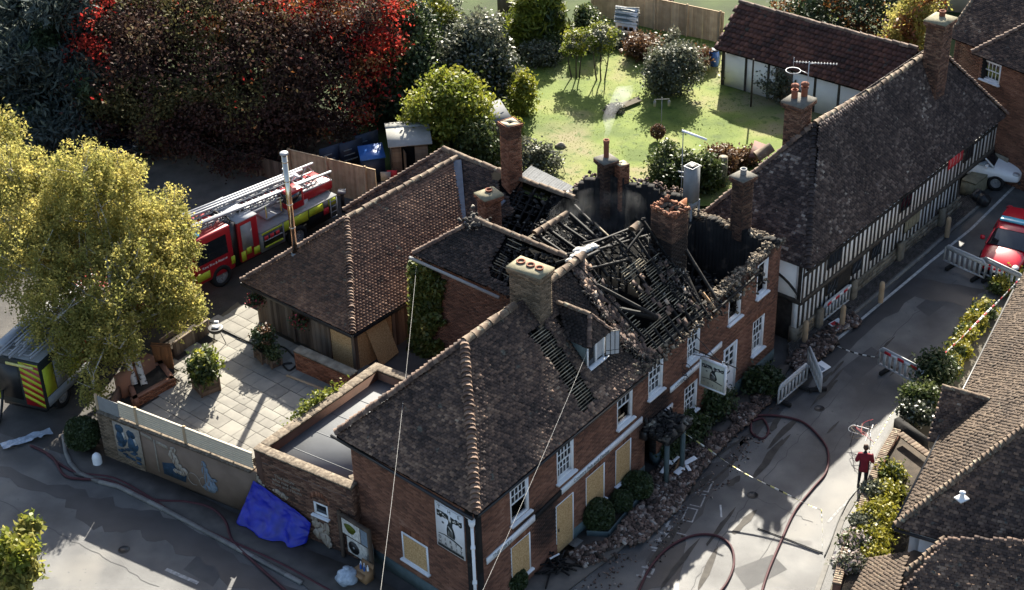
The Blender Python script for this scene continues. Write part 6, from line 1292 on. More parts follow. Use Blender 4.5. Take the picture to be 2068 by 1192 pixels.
c = at(185, 25, 5); tree('oak_tree', 'tall olive green tree between the cedar and the copper beech', 'tree', (c[0], c[1] + 2, YZ), [(c + V3(0, 3, 0), (3.0, 3, 3)), (c + V3(-1, 1.5, -2), (2.6, 2.2, 2))], 20000, .13, ['lf_green', 'lf_olive'], .25, seed=6, mixer=lambda P: (ns3(P, .5) > -.05).astype(int))
c = at(20, 130, 4); tree('dark_conifer', 'dark conifer at the left edge behind the birch', 'tree', (c[0], c[1] + 3, YZ), [(c + V3(-1.5, 4, 0), (3, 3, 3.5)), (c + V3(1, 3, -2), (3, 2, 2))], 16000, .13, 'lf_yew', .25, seed=7, drop=.2)
# silver birches over the wall
tb = at(272, 772, 1.5); top = at(190, 300, 8.8)
cl = [(at(190, 400, 6.6), (2.1, 1.9, 1.9)), (at(100, 420, 6.2), (2.0, 1.8, 1.8)), (at(275, 455, 5.6), (1.7, 1.6, 1.7)), (at(330, 480, 5.0), (1.25, 1.2, 1.5)), (at(60, 520, 5.4), (1.9, 1.6, 1.5)), (at(180, 540, 4.8), (2.0, 1.6, 1.6)), (at(300, 580, 4.1), (1.5, 1.3, 1.2)), (at(355, 600, 3.6), (.95, .9, .9)), (at(215, 660, 3.8), (1.2, 1.1, 1.0)), (at(140, 700, 3.1), (.7, .6, .9)), (at(165, 330, 8.0), (1.2, 1.1, 1.0)), (at(240, 340, 7.4), (1.0, .9, .9)), (at(65, 345, 7.2), (1.1, 1, .9)), (at(105, 620, 4.4), (1.3, 1.1, 1.2)), (at(185, 765, 2.6), (.6, .6, .8)), (at(25, 470, 6), (1.2, 1.1, 1.2)), (at(345, 410, 5.9), (.75, .7, .9)), (at(20, 340, 7.4), (1.1, 1.0, 1.2)), (at(225, 600, 4.6), (1.3, 1, 1.0)), (at(240, 690, 3.4), (.85, .6, .6)), (at(165, 660, 3.7), (1.1, .8, .9)), (at(320, 530, 4.8), (1.2, 1.1, 1.1)), (at(250, 520, 5.4), (1.3, 1.1, 1.1)), (at(385, 600, 3.6), (.45, .5, .7))]
tree('silver_birch', 'weeping silver birch with yellowing leaves and white double trunk beside the patio', 'tree', tuple(tb), cl, 110000, .075, 'lf_birch', .13, 'bark_birch', shell=.55, strand=1.0, seed=9, stems=[(tb, at(215, 520, 5.6)), (tb + V3(.35, -.05, 0), at(245, 480, 5.4))], twigs=5, sub=30, thin=.2)
c = at(5, 290, 6); tree('yellow_birch', 'smaller yellow birch cut off by the left edge', 'tree', (c[0] - .3, c[1] + .3, 0), [(c, (.9, .9, 1.6)), (c + V3(-.8, 0, -1.6), (1.2, 1, 1.6))], 9000, .105, 'lf_birch', .1, 'bark_birch', drop=.4, seed=10)
c = at(28, 1130, 2.0); tree('young_maple', 'yellow green sapling leaning in at the bottom left corner', 'tree', (c[0] - .5, c[1] - .3, 0), [(c, (.75, .6, .8)), (c + V3(-.5, -.4, -.7), (.8, .7, .7)), (at(60, 1068, 2.4), (.3, .3, .35)), (at(40, 1165, 1.6), (.55, .4, .4))], 4200, .15, ['lf_lime', 'lf_birch'], .06, seed=11, mixer=lambda P: (ns3(P, 1.5) > .1).astype(int), twigs=4)
# trees and shrubs between the yard and the lawn
T = lambda name, label, px_, z, rads, n, sz, lm, **k: tree(name, label, 'tree', (*at(px_[0], px_[1], z)[:2], YZ), [(at(px_[0], px_[1], z) + V3(*r[:3]), r[3]) for r in rads], n, sz, lm, **k)
T('cypress', 'dark green cypress hedge tree right of the scarlet leaves', (812, 165), 3.0, [(0, 0, 0, (1.8, 1.5, 2.2)), (.4, 1.5, 1.4, (1.4, 1.2, 1.7)), (-1, .3, -.8, (1.4, 1.2, 1.5)), (1, .2, -.9, (1.2, 1.2, 1.3)), (.1, 2.8, 2.2, (1.0, .9, 1.4))], 20000, .13, ['lf_yew', 'lf_green'], trunk_r=.16, seed=12, drop=.1, mixer=lambda P: (ns3(P, .9) > .12).astype(int))
T('holly', 'dark glossy evergreen tree with bare twiggy top beside the lawn', (955, 150), 3.0, [(0, 0, 0, (1.6, 1.4, 2.0)), (.3, .9, 1.2, (1.3, 1.2, 1.5)), (-.5, .2, -1.1, (1.5, 1.3, 1.2)), (1.1, .4, .5, (.8, .8, 1.2))], 19000, .13, ['lf_holly', 'lf_grey'], trunk_r=.16, seed=13, twigs=5, mixer=lambda P: ((P[:, 2] + ns3(P, .8) * 2) > 4.7).astype(int))
T('lime_bush', 'bright yellow green leafy tree beside the garden shed', (905, 225), 3.4, [(0, 0, 0, (1.7, 1.5, 1.5)), (.9, .2, -.6, (1.1, 1.1, 1.2)), (-1, .1, -.5, (1.0, 1.0, 1.1)), (.2, .3, .9, (1.1, 1, .8)), (1.0, -.3, -1.6, (.9, .8, .9)), (0, -.3, -1.5, (1.1, .9, .9))], 17000, .13, ['lf_lime', 'lf_green'], trunk_r=.12, seed=14, mixer=lambda P: (P[:, 2] + ns3(P, .8) * 1.2 < 2.3).astype(int))
T('bay_tree', 'green leafed shrub tree standing below the lime bush by the stack', (965, 290), 2.4, [(0, 0, 0, (.8, .7, 1.1)), (.3, 0, -.7, (.8, .7, .7))], 5200, .12, 'lf_green', trunk_r=.07, seed=15)
T('dogwood', 'olive shrub with sunny top between cypress and holly', (865, 60), 2.4, [(0, 0, 0, (1.5, 1.3, 1.6)), (.8, .5, .8, (1, 1, 1)), (-.6, 0, -1.2, (1.2, 1, 1.2)), (.3, 0, -1.8, (1.2, 1, 1))], 9000, .12, ['lf_lime', 'lf_grey'], trunk_r=.07, seed=16, mixer=lambda P: (ns3(P, .9) > -.1).astype(int), twigs=5)
T('bamboo', 'feathery bright green bamboo at the top of the lawn, nearest the dark shed', (1065, 45), 2.6, [(0, 0, 0, (.8, .8, 1.4)), (.3, .2, .7, (.7, .7, 1)), (-.3, 0, -.8, (.8, .7, .9))], 5000, .14, 'lf_lime', trunk_r=.05, seed=17, elong=3.5)
T('bamboo', 'tall feathery green bamboo right of the other bamboo clump', (1105, 25), 2.9, [(0, 0, 0, (.75, .7, 1.5)), (0, .2, .8, (.6, .6, 1)), (.2, 0, -1, (.8, .7, 1))], 5200, .14, ['lf_green', 'lf_lime'], trunk_r=.05, seed=18, elong=3.5, mixer=lambda P: (ns3(P, 1.2) > 0).astype(int))
T('laurel', 'conical dark green laurel at the back of the lawn', (1190, 60), 2.1, [(0, 0, 0, (.75, .7, 1.2)), (0, 0, -.7, (.85, .8, .7)), (-.2, 0, .8, (.4, .4, .6))], 5600, .12, 'lf_green', trunk_r=.06, seed=19)
G = lambda x, y: at(x, y, YZ)
S_ = [('shrub', 'low green shrub under the bamboo at the edge of the lawn', (1095, 130), (.95, .8, 1.2), 3600, .1, 'lf_grey'), ('shrub', 'pale grey hebe dome left of the small apple trees', (1158, 108), (.6, .55, .8), 2200, .09, 'lf_grey'), ('shrub', 'mid green bush beside the pale hebe', (1120, 118), (.6, .6, 1.1), 2400, .1, 'lf_green'),
      ('shrub', 'russet brown dome shrub in front of the playhouse', (1297, 118), (.95, .85, 1.1), 4600, .1, 'lf_brown'), ('shrub', 'silvery grass tuft between the yellow tree and the russet shrub', (1245, 96), (.75, .6, .7), 2200, .12, 'lf_grey'), ('shrub', 'large grey green shrub in the middle of the lawn', (1350, 190), (1.35, 1.25, 2.5), 9500, .105, 'lf_grey'),
      ('shrub', 'rusty bush close behind the large grey green shrub', (1400, 140), (.8, .7, 1.1), 2600, .1, 'lf_brown'), ('shrub', 'slender pale sapling above the large shrub', (1358, 110), (.25, .25, 1.5), 700, .1, 'lf_grey'), ('shrub', 'white flowered rhododendron against the outbuilding', (1490, 165), (.8, .7, 1.3), 3200, .1, ['lf_green', 'flower']),
      ('shrub', 'round olive grey shrub in front of the outbuilding', (1580, 200), (1.0, .95, 1.8), 6200, .1, 'lf_grey'), ('shrub', 'tall light green shrub at the left of the lawn', (1055, 235), (.55, .5, 2.2), 2600, .12, 'lf_lime'), ('shrub', 'brownish bush beside the holly', (1020, 175), (.7, .7, 1.9), 3000, .1, 'lf_grey'),
      ('shrub', 'grey bush beside the tall brick stack', (1085, 355), (.95, .9, 1.6), 4200, .1, 'lf_grey'), ('shrub', 'dark green rounded shrub behind the burnt gable', (1355, 385), (1.05, .9, 1.9), 6000, .1, 'lf_green'), ('shrub', 'leafy shrub behind the duct', (1420, 385), (.8, .7, 1.7), 3600, .11, 'lf_green'), ('shrub', 'tan leaved bush right of the duct', (1455, 350), (.7, .6, 1.3), 2200, .1, 'lf_brown'), ('shrub', 'russet low hedge near the timber framed roof', (1500, 335), (.9, .5, .8), 2000, .1, 'lf_brown'),
      ('shrub', 'small tuft by the garden path', (1240, 228), (.45, .3, .4), 700, .09, 'lf_grey'), ('shrub', 'yellow green bush behind the outbuilding', (1640, 52), (.9, .8, 2.0), 3200, .11, 'lf_lime'), ('shrub', 'shrub beside the lawn gate pale green', (1035, 280), (.4, .4, 1.1), 1200, .1, 'lf_lime')]
for i, (nm, lb, p, rad, n, sz, lm) in enumerate(S_):
 mx = (lambda P: (np.random.default_rng(1).random(len(P)) < .22).astype(int)) if isinstance(lm, list) else None
 shrub(nm, lb, G(*p), rad, n, sz, lm, seed=20 + i, mixer=mx, thin=.1)
for i, (x, y, h, lb) in enumerate(((1162, 160, 2.2, 'thin young apple tree on the lawn, the left of two'), (1212, 165, 2.5, 'multi stemmed yellow topped apple tree on the lawn'))):
 p = G(x, y); tree('apple_tree', lb, 'tree', tuple(p), [(p + V3(0, 0, h), (.55 + .25 * i, .5 + .2 * i, .42)), (p + V3(.3, .1, h * .72), (.35, .3, .35)), (p + V3(-.3, 0, h * .75), (.35, .3, .3))], 1500 + 1500 * i, .09, ['lf_lime', 'lf_grey'], .045, stems=[(p + V3(dx, 0, 0), p + V3(dx * 2.5, .1, h * .95)) for dx in (-.15, .05, .2)], twigs=6, seed=60 + i, mixer=lambda P: (ns3(P, 1.5) > .1).astype(int))
c = at(1735, 25, 3.0); tree('hazel_hedge', 'broad dark hedge trees beyond the boundary fence', 'hedge', (c[0], c[1], YZ), [(c, (3.6, 2.2, 2.4)), (c + V3(-2, 1, -.6), (2.4, 2, 1.8)), (c + V3(2.2, 1.5, .5), (2.2, 2, 2))], 15000, .14, ['lf_yew', 'lf_orange'], .15, seed=70, mixer=lambda P: (ns3(P, .8) > .22).astype(int))
c = at(1838, 70, 3.6); tree('apple_tree', 'golden brown leaved tree beside the tall chimney of the timber framed house', 'tree', (c[0], c[1], YZ), [(c, (1.2, 1.1, 1.8)), (c + V3(.5, .5, 1.3), (1, 1, 1.2)), (c + V3(-.4, 0, -1.2), (1, .9, 1.2))], 8000, .12, ['lf_birch', 'lf_orange'], .09, seed=71, twigs=8, mixer=lambda P: (ns3(P, 1) > .15).astype(int))
# topiary, bird table pole
p = G(1328, 290); t_ = thing('topiary', 'clipped brown ball topiary on the lawn', 'shrub', tuple(p)); b = MB(); b.tube([p, p + ZUP * .9], .03, 6); b.build('stem', M['bark'], t_); b = MB(); q = rng.normal(size=(1100, 3)); q /= np.linalg.norm(q, axis=1)[:, None]; leaves(b, p + ZUP * .62 + q * V3(.36, .36, .36) * rng.uniform(.75, 1, (1100, 1)), .07); b.build('foliage', M['lf_brown'], t_, kind='stuff')
# clipped hedges, beds and pots by the pub
def clipped(name, label, c, rad, n, z=0., lm='lf_box', sq=2.6, size=.06, group=None, seed=0):
 c = V3(c[0], c[1], z + rad[2]); t = thing(name, label, 'hedge', tuple(c - ZUP * rad[2]), 0, group); rg = np.random.default_rng(seed + 5); d = rg.normal(size=(n, 3)); d /= (np.abs(d) ** sq).sum(1)[:, None] ** (1 / sq)
 k = 1 + .06 * np.array([mnoise.noise(Vector(q * 2.5) + Vector((seed, 0, 0))) for q in d]); P = c + d * np.array(rad) * (k * rg.uniform(.9, 1.02, n))[:, None]; P = P[P[:, 2] > z]
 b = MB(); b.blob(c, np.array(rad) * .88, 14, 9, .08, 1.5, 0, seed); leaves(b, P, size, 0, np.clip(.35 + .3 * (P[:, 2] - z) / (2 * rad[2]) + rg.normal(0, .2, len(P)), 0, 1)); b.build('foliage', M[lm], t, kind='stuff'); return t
for i, (x, y, rad, lb) in enumerate(((1208, 1068, (.52, .52, .5), 'largest clipped box dome in the teal edged bed'), (1255, 1035, (.36, .36, .36), 'small box ball between the two larger domes'), (1285, 1005, (.55, .5, .42), 'box mound under the third boarded window'), (1035, 1192, (.48, .42, .36), 'box dome beside the corner of the pub at the bottom edge'), (172, 905, (.62, .62, .55), 'round clipped yew on its own island in the lane'))):
 clipped('box_hedge', lb, at(x, y, 0), rad, 5200, .12, seed=i)
for i, (x, y, rad, lb) in enumerate(((1385, 885, (.75, .6, 1.0), 'dark shrub beneath the LOVELY board'), (1440, 845, (.7, .55, 1.1), 'shrub beside the white door'), (1540, 790, (.6, .5, .8), 'dark bush in the bed at the far end of the pub'), (1345, 920, (.4, .4, .6), 'small dark shrub next to the porch'))):
 shrub('shrub', lb, at(x, y, 0), rad, 3800, .09, 'lf_box', z=.1, seed=90 + i)
b = MB(); q = px([(1185, 1085), (1228, 1088), (1316, 985), (1290, 972)]); b.prism([p + ZUP * .0 for p in q], ZUP * .2); bd = b.build('raised_bed', [M['earth']]); tag(bd, 'low teal edged bed holding the box domes by the pub wall', 'flower bed')
for a, c in zip(q[:3], q[1:3]): pbeam('bed_edge', bd, M['teal'], a + ZUP * .15, c + ZUP * .15, .08, .28)
# ivy and weeds on the annexe parapet
C = np.array([an[0] + fd_ * t + V3(0, 0, 2.75) - fx * random.uniform(-.05, .35) + ZUP * abs(random.gauss(0, .22)) for t in np.random.default_rng(8).normal(3.1, .55, 900)]); b = MB(); leaves(b, C, .09); w_ = b.build('wall_weeds', M['lf_lime']); tag(w_, 'weeds sprouting along the parapet of the flat roofed annexe', 'plants')
# front gardens on the right
q_out = [(1664, 1191), (1716, 1049), (1748, 992), (1796, 897), (1812, 868)]; gw = thing('garden_wall', 'curved low red brick garden wall with brick on edge coping by the road', 'wall', at(1740, 1000, 0))
base = [at(x + 6, y, 0) for x, y in [(1672, 1215), (1690, 1145), (1716, 1080), (1737, 1018), (1766, 950), (1795, 900)]]
for a, c in zip(base[:-1], base[1:]):
 brick_wall(gw, c[:2], a[:2], 0, .72, [], .25, bm='brick', name='wall_panel', im='brick')
 L = np.linalg.norm(c - a); k = int(L / .1); d = (c - a) / L; n = unit(np.cross(d, ZUP))
 for i in range(k): piece('coping_brick', gw, M['ridge'], a + d * (i * L / k + .006) + ZUP * .722 - n * .02, d * (L / k - .014), n * .27, ZUP * random.uniform(.06, .075))
inner = [ceA + cI * .2, ceA + cI * .2 + cD * 6.2]
bed = [p + V3(.22, -.05, 0) for p in base] + [V3(*(ceA + cI * .3 + cD * 7)[:2], 0), V3(*(ceA + cI * .3 + cD * .2)[:2], 0), V3(10.6, 37.0, 0)]
b = MB(); b.prism([V3(p[0], p[1], 0) for p in bed], ZUP * .6); o = b.build('flower_bed', M['earth']); tag(o, 'planted bed between the curved brick wall and the cottage', 'flower bed')
gi = 0
for x, y, rad, lm, lb in [(1800, 960, (.35, .35, .55), ['lf_gold', 'lf_green'], 'gold and green shrub at the top of the bed'), (1790, 1000, (.5, .4, .5), 'lf_gold', 'golden euonymus below the top shrub'), (1765, 1000, (.3, .3, .5), 'lf_grey', 'grey lavender against the wall'), (1770, 1040, (.5, .45, .55), 'lf_gold', 'bright golden bush in the middle of the bed'), (1790, 1060, (.4, .4, .4), 'lf_gold', 'golden bush beside the cottage eaves'), (1745, 1060, (.3, .3, .5), 'lf_grey', 'grey leaved clump by the middle of the wall'),
                              (1760, 1090, (.5, .4, .5), 'lf_gold', 'low golden bush nearer the road'), (1728, 1100, (.4, .4, .45), ['lf_green', 'flower'], 'pale pink flowering bush at the lower end of the bed'), (1715, 1140, (.4, .35, .4), ['lf_grey', 'flower'], 'lowest pinkish flowering bush in the bed'), (1765, 1125, (.4, .35, .35), 'lf_gold', 'yellow bush next to the low wing roof')]:
 mx = (lambda P: (np.random.default_rng(1).random(len(P)) < .4).astype(int)) if isinstance(lm, list) else None
 shrub('bed_shrub', lb, at(x, y, .6), (rad[0] * 1.05, rad[1] * 1.05, rad[2] * .7), 1900, .085, lm, z=.55, seed=120 + gi, mixer=mx, group='shrubs in the cottage bed'); gi += 1
gq = [V3(13.0, 44.8, 0), V3(13.4, 44.6, 0), V3(14.3, 46.2, 0), V3(13.9, 46.6, 0)]
gs = thing('step_wall', 'short brick wall closing the bed below the dark shrub', 'wall', at(1840, 905, 0)); brick_wall(gs, at(1872, 925, 0)[:2], at(1812, 880, 0)[:2], 0, .85, [], .25, bm='brick_buff', name='wall_panel');
for i in range(9): a, c = at(1812, 880, .85), at(1872, 925, .85); d = (c - a) / 9; piece('coping_brick', gs, M['ridge'], V3(*(a + d * i)[:2], .852), d * .93, unit(V3(d[1], -d[0], 0)) * -.26, ZUP * .065)
for x, y, rad, lm, lb in [(1855, 835, (.55, .5, .8), 'lf_green', 'glossy round shrub above the brick steps'), (1885, 785, (.65, .6, 1.0), 'lf_box', 'dark leaved shrub beside the cottage porch'), (1845, 865, (.45, .4, .6), 'lf_holly', 'dark shrub just above the short wall')]:
 shrub('shrub', lb, at(x, y, 0), rad, 3600, .095, lm, z=.4, seed=140 + int(x) % 7)
for i, (x, y) in enumerate(((1915, 750), (1932, 722), (1950, 690), (1968, 662), (1985, 640), (2020, 590), (2040, 565), (2062, 535))):
 shrub('hedge_shrub', 'bright leafy hedge shrub, the ' + ('lowest, just above the dark porch shrub', 'second up from the porch', 'third up from the porch', 'fourth up from the porch', 'fifth up from the porch', 'third down from the road barrier', 'second down from the road barrier', 'topmost, at the end of the road barrier')[i], at(x, y, 0), (.36, .36, .5), 1500, .09, ['lf_gold', 'lf_green'], z=.1, seed=150 + i, group='hedge shrubs beside the cottage', cat='hedge', mixer=lambda P: (ns3(P, 2.) > .1).astype(int))
tag(sheet('verge', px([(1660, 1240), (1690, 1150), (1740, 1000), (1800, 890), (1850, 800), (1900, 745), (2075, 520), (2200, 500), (2200, 1240)], .012), 'slab_joint'), kind='structure')
line_strip('kerb_edge', px([(1650, 1195), (1700, 1052), (1736, 992), (1786, 896), (1828, 822), (1870, 770)]), .16, 'kerb', .03)
# planter holding the birch, brick edged
pl = thing('brick_planter', 'brick edged planter of dark soil at the foot of the birch', 'planter', at(300, 790, YZ)); q = [at(x, y, YZ) for x, y in ((272, 826), (356, 780), (330, 745), (250, 770))]
for a, c in zip(q, q[1:] + q[:1]): brick_wall(pl, a[:2], c[:2], YZ, YZ + .4, [], .2, bm='brick_orange', name='wall_panel', im='brick')
b = MB(); b.prism([p + ZUP * 0 for p in q], ZUP * .36); b.build('soil', M['earth'], pl)
b = MB(); a, c = at(237, 800, YZ), at(262, 770, YZ); b.hexa(V3(a[0], a[1], 0), V3(.6, .9, 0) * 1.6, V3(.3, -.2, 0), ZUP * 1.9); fb_ = b.build('side_wall', M['brick_orange'], pl)

# ---------------------------------------------------------------- vehicles
def wheel(parent, c, r, w_, side, rim='rim', name='wheel', spokes=8):
 "c = centre in local coordinates, axle along y; side = +1 or -1, the way the hub faces"
 b = MB(); c = V3(*c); ax = V3(0, side, 0)
 b.lathe(c - ax * w_ / 2, [(r * .58, 0), (r * .95, 0), (r, w_ * .15), (r, w_ * .85), (r * .95, w_), (r * .62, w_), (r * .58, w_ * .8)], 22, axis=ax); wh = b.build(name, M['tyre'], parent, local=True)
 b = MB(); b.lathe(c - ax * w_ / 2, [(0, w_ * .62), (r * .2, w_ * .68), (r * .25, w_ * .5), (r * .5, w_ * .55), (r * .6, w_ * .9), (r * .6, w_ * .4)], 22, axis=ax)
 for k in range(spokes): a = k * 2 * math.pi / spokes; p = c + ax * w_ * .12; b.beam(p + V3(math.cos(a), 0, math.sin(a)) * r * .18, p + V3(math.cos(a), 0, math.sin(a)) * r * .56, r * .12, .03, ax)
 b.build('rim', M[rim], wh, local=True); return wh
def lbox(parent, name, m, x0, x1, y0, y1, z0, z1, taper=None):
 b = MB(); V = [(x0, y0, z0), (x1, y0, z0), (x1, y1, z0), (x0, y1, z0), (x0, y0, z1), (x1, y0, z1), (x1, y1, z1), (x0, y1, z1)]
 if taper: V = [tuple(V3(*v) + (V3(*taper.get(i, (0, 0, 0))))) for i, v in enumerate(V)]
 b.add(V, [[0, 3, 2, 1], [4, 5, 6, 7], [0, 1, 5, 4], [1, 2, 6, 5], [2, 3, 7, 6], [3, 0, 4, 7]], 0, .5)
 return b.build(name, M[m] if isinstance(m, str) else m, parent, local=True)
def bevel(o, w_=.03, seg=2):
 q = o.modifiers.new('bevel', 'BEVEL'); q.width = w_; q.segments = seg; q.limit_method = 'ANGLE'; return o
def car(name, label, loc, rz, paint, L=4.8, W_=1.86, H=1.48, style='saloon', group=None):
 "a car nose along +x"
 t = thing(name, label, 'car', loc, rz, group); h = L / 2; wb = L * .29; b = MB()
 prof = {'saloon': [(-h, .48, .88, .8), (-h + .12, .3, .98, .9), (-h * .6, .24, 1.0, .96), (0, .24, .98, 1.), (h * .38, .24, .95, .99), (h * .72, .24, .86, .95), (h * .93, .28, .72, .85), (h, .4, .58, .68)],
   '4x4': [(-h, .55, 1.1, .86), (-h + .1, .4, 1.18, .95), (-h * .5, .36, 1.18, 1.), (0, .36, 1.16, 1.), (h * .4, .36, 1.14, 1.), (h * .75, .36, 1.06, .98), (h * .95, .42, .95, .93), (h, .5, .8, .85)]}[style]
 n = 10; V = []
 for x, z0, z1, k in prof:
  hw_ = W_ / 2 * k; mid = (z0 + z1) / 2
  V += [(x, -hw_ * .86, z0), (x, -hw_, mid - .06), (x, -hw_ * .99, mid + .12), (x, -hw_ * .9, z1 - .03), (x, -hw_ * .5, z1 + .03), (x, hw_ * .5, z1 + .03), (x, hw_ * .9, z1 - .03), (x, hw_ * .99, mid + .12), (x, hw_, mid - .06), (x, hw_ * .86, z0)]
 F = [[i * n + j, i * n + (j + 1) % n, (i + 1) * n + (j + 1) % n, (i + 1) * n + j] for i in range(len(prof) - 1) for j in range(n)]
 b.add(V, F, 0, .5); b.f.append((np.array([list(range(n))[::-1]]), 0, .5, None)); b.f.append((np.array([list(range(n))]) + (len(prof) - 1) * n, 0, .5, None))
 body = b.build('body', M[paint], t, smooth=True, local=True); s_ = body.modifiers.new('round', 'SUBSURF'); s_.levels = s_.render_levels = 2
 zb = prof[3][2]; b = MB(); xs = [(-h * .86 if style != 'saloon' else -h * .9, zb, .86), (-h * .62, H - .1, .72), (-h * .3, H, .75), (h * .02, H - .01, .74), (h * .2, H - .12, .73), (h * .5, zb - .02, .88)]; m_ = 6; V = []
 for x, z, k in xs:
  hw_ = W_ / 2 * k; lo = zb - .06 if z > zb + .1 else zb - .08; V += [(x, -W_ / 2 * .9, lo), (x, -hw_, z - .07), (x, -hw_ * .8, z), (x, hw_ * .8, z), (x, hw_, z - .07), (x, W_ / 2 * .9, lo)]
 b.add(V, [[i * m_ + j, i * m_ + j + 1, (i + 1) * m_ + j + 1, (i + 1) * m_ + j] for i in range(len(xs) - 1) for j in range(m_ - 1)], 0, .5); gl = b.build('glasshouse', M['glass'], t, smooth=False, local=True)
 b = MB(); V = []
 for x, z, k in xs[1:5]: hw_ = W_ / 2 * k; V += [(x, -hw_ * .97, z - .06), (x, -hw_ * .8, z + .015), (x, hw_ * .8, z + .015), (x, hw_ * .97, z - .06)]
 b.add(V, [[i * 4 + j, i * 4 + j + 1, (i + 1) * 4 + j + 1, (i + 1) * 4 + j] for i in range(3) for j in range(3)], 0, .5); b.build('roof', M[paint], t, smooth=True, local=True)
 for sy in (-1, 1):
  b = MB()
  for (a, c) in ((0, 1), (4, 5)):
   p, q = V3(xs[a][0], sy * W_ / 2 * .9, zb - .05), V3(xs[c][0], sy * W_ / 2 * xs[c][2], xs[c][1] - .05)
   if a == 4: p, q = V3(xs[5][0], sy * W_ / 2 * .88, zb - .05), V3(xs[4][0], sy * W_ / 2 * xs[4][2], xs[4][1] - .04)
   b.beam(p, q, .07, .05)
  b.beam(V3(-.1, sy * W_ / 2 * .91, zb - .04), V3(-.2, sy * W_ / 2 * .74, H - .07), .09, .03); b.build('pillar', M[paint], t, local=True)
  lbox(t, 'mirror', paint, h * .36, h * .36 + .12, sy * (W_ / 2 + .02) - .0, sy * (W_ / 2 + .2), zb - .02, zb + .12)
  for x in (-wb, wb): wheel(t, (x, sy * (W_ / 2 - .12), .33 if style == 'saloon' else .38), .33 if style == 'saloon' else .38, .22, sy, spokes=10)
  hz = prof[6][2]; b = MB(); b.blob((h * .9, sy * W_ * .36, hz - .06), (.22, .16, .09), 10, 6, 0); b.build('headlight', M['rim'], t, smooth=True, local=True)
  b = MB(); b.blob((-h + .06, sy * W_ * .38, zb - .16), (.08, .17, .15), 10, 6, 0); b.build('tail_light', M['red_hv'], t, smooth=True, local=True)
 gz = prof[-1][2]; b = MB()
 for k in range(3): b.hexa((h * .975 - k * .012 + .0, -.42 + .03 * k, gz - .02 - k * .06), (.05, 0, 0), (0, .84 - .06 * k, 0), (0, 0, .035))
 b.build('grille', M['rim'], t, local=True); lbox(t, 'grille_back', 'black', h * .95, h * .985, -.44, .44, gz - .18, gz + .03); lbox(t, 'number_plate', 'white', h + .0, h + .03, -.26, .26, .36, .47)
 lbox(t, 'bumper_intake', 'black', h * .96, h + .01, -.5, .5, .3, .37); lbox(t, 'rear_plate', 'tape_y', -h - .03, -h + .02, -.26, .26, .66, .78)
 return t
rdz = math.atan2(.78, .62)
rc = at(2010, 566, 0); rdz = math.atan2(*(at(2044, 505, 0) - rc)[1::-1])
fo_ = car('fire_officer_car', 'red estate car with a blue light bar facing the barriers', tuple(rc + V3(math.cos(rdz), math.sin(rdz), 0) * 2.35), rdz + math.pi, 'car_red')
lb_ = lbox(fo_, 'light_bar', 'blue_lamp', -.25, .1, -.62, .62, 1.5, 1.6); bevel(lb_, .03); lbox(fo_, 'light_bar_foot', 'black', -.2, .05, -.5, .5, 1.46, 1.5)
q = at(2016, 356, 0); car('white_4x4', 'white off road car nosing out past the end of the timber framed house', tuple(q - V3(.9, 1.0, 0) * .9 + V3(-.5, 1.0, 0)), math.radians(-28), 'car_white', 4.7, 1.9, 1.8, '4x4')
q = at(2045, 310, 0); car('dark_car', 'dark blue car parked behind the white one, its red tail lamp showing', tuple(q + V3(.6, 1.4, 0)), math.radians(62), 'car_dark', 4.6, 1.85, 1.6, '4x4')
q = at(228, 290, YZ); car('dark_car', 'dark car in deep shade beneath the copper beech', tuple(q), math.radians(-65), 'car_dark', 4.4, 1.8, 1.5)
# ---- turntable ladder
FWp, RWp = at(450, 578, YZ), at(604, 498, YZ); tdir = unit(FWp - RWp); tperp = V3(-tdir[1], tdir[0], 0)   # tperp = the side that faces us
tr_ = math.atan2(tdir[1], tdir[0]); Ltr = np.linalg.norm(FWp - RWp)
org = RWp - tperp * 1.02
lt = thing('ladder_truck', 'red and yellow fire engine with a long white turntable ladder laid along it', 'fire engine', tuple(org), tr_)
xf = Ltr; x1 = xf + 1.25; x0 = -2.35; hw = 1.08           # rear axle at x = 0
ca = lbox(lt, 'cab', 'red_paint', xf - .75, x1, -hw, hw, .55, 2.55, {5: (-.28, .06, 0), 6: (-.28, -.06, 0), 4: (0, .06, 0), 7: (0, -.06, 0)}); bevel(ca, .09, 3)
def side_panel(nm, m, xa, xb, za, zb, o_=.012, par=None, y=None): return lbox(par or lt, nm, m, xa, xb, (y or hw), (y or hw) + o_, za, zb)
ws_ = MB(); ws_.add([(x1 + .005, -.95, 1.32), (x1 + .005, .95, 1.32), (x1 - .215, .9, 2.3), (x1 - .215, -.9, 2.3)], [[0, 1, 2, 3]], 0, .5); ws_.build('windscreen', M['glass'], ca, local=True)
sw_ = MB(); sw_.add([(xf - .45, hw + .004, 1.42), (x1 - .12, hw + .004, 1.42), (x1 - .28, hw - .035, 2.25), (xf - .45, hw - .035, 2.25)], [[0, 1, 2, 3]], 0, .5); sw_.build('side_window', M['glass'], ca, local=True)
lbox(ca, 'reflective_band', 'yellow_hv', x1, x1 + .015, -hw + .05, hw - .05, .72, 1.05); lbox(ca, 'badge', 'print_black', x1 + .015, x1 + .02, -.1, .1, .78, .98)
side_panel('reflective_band', 'yellow_hv', xf + .55, x1 - .05, .72, 1.05, par=ca); side_panel('reflective_band', 'yellow_hv', xf - .74, xf - .55, .8, 1.15, par=ca)
o = MB(); lbox(ca, 'blue_beacon', 'blue_lamp', x1 - .6, x1 - .4, .5, .85, 2.55, 2.66); lbox(ca, 'blue_beacon', 'blue_lamp', x1 - .6, x1 - .4, -.85, -.5, 2.55, 2.66)
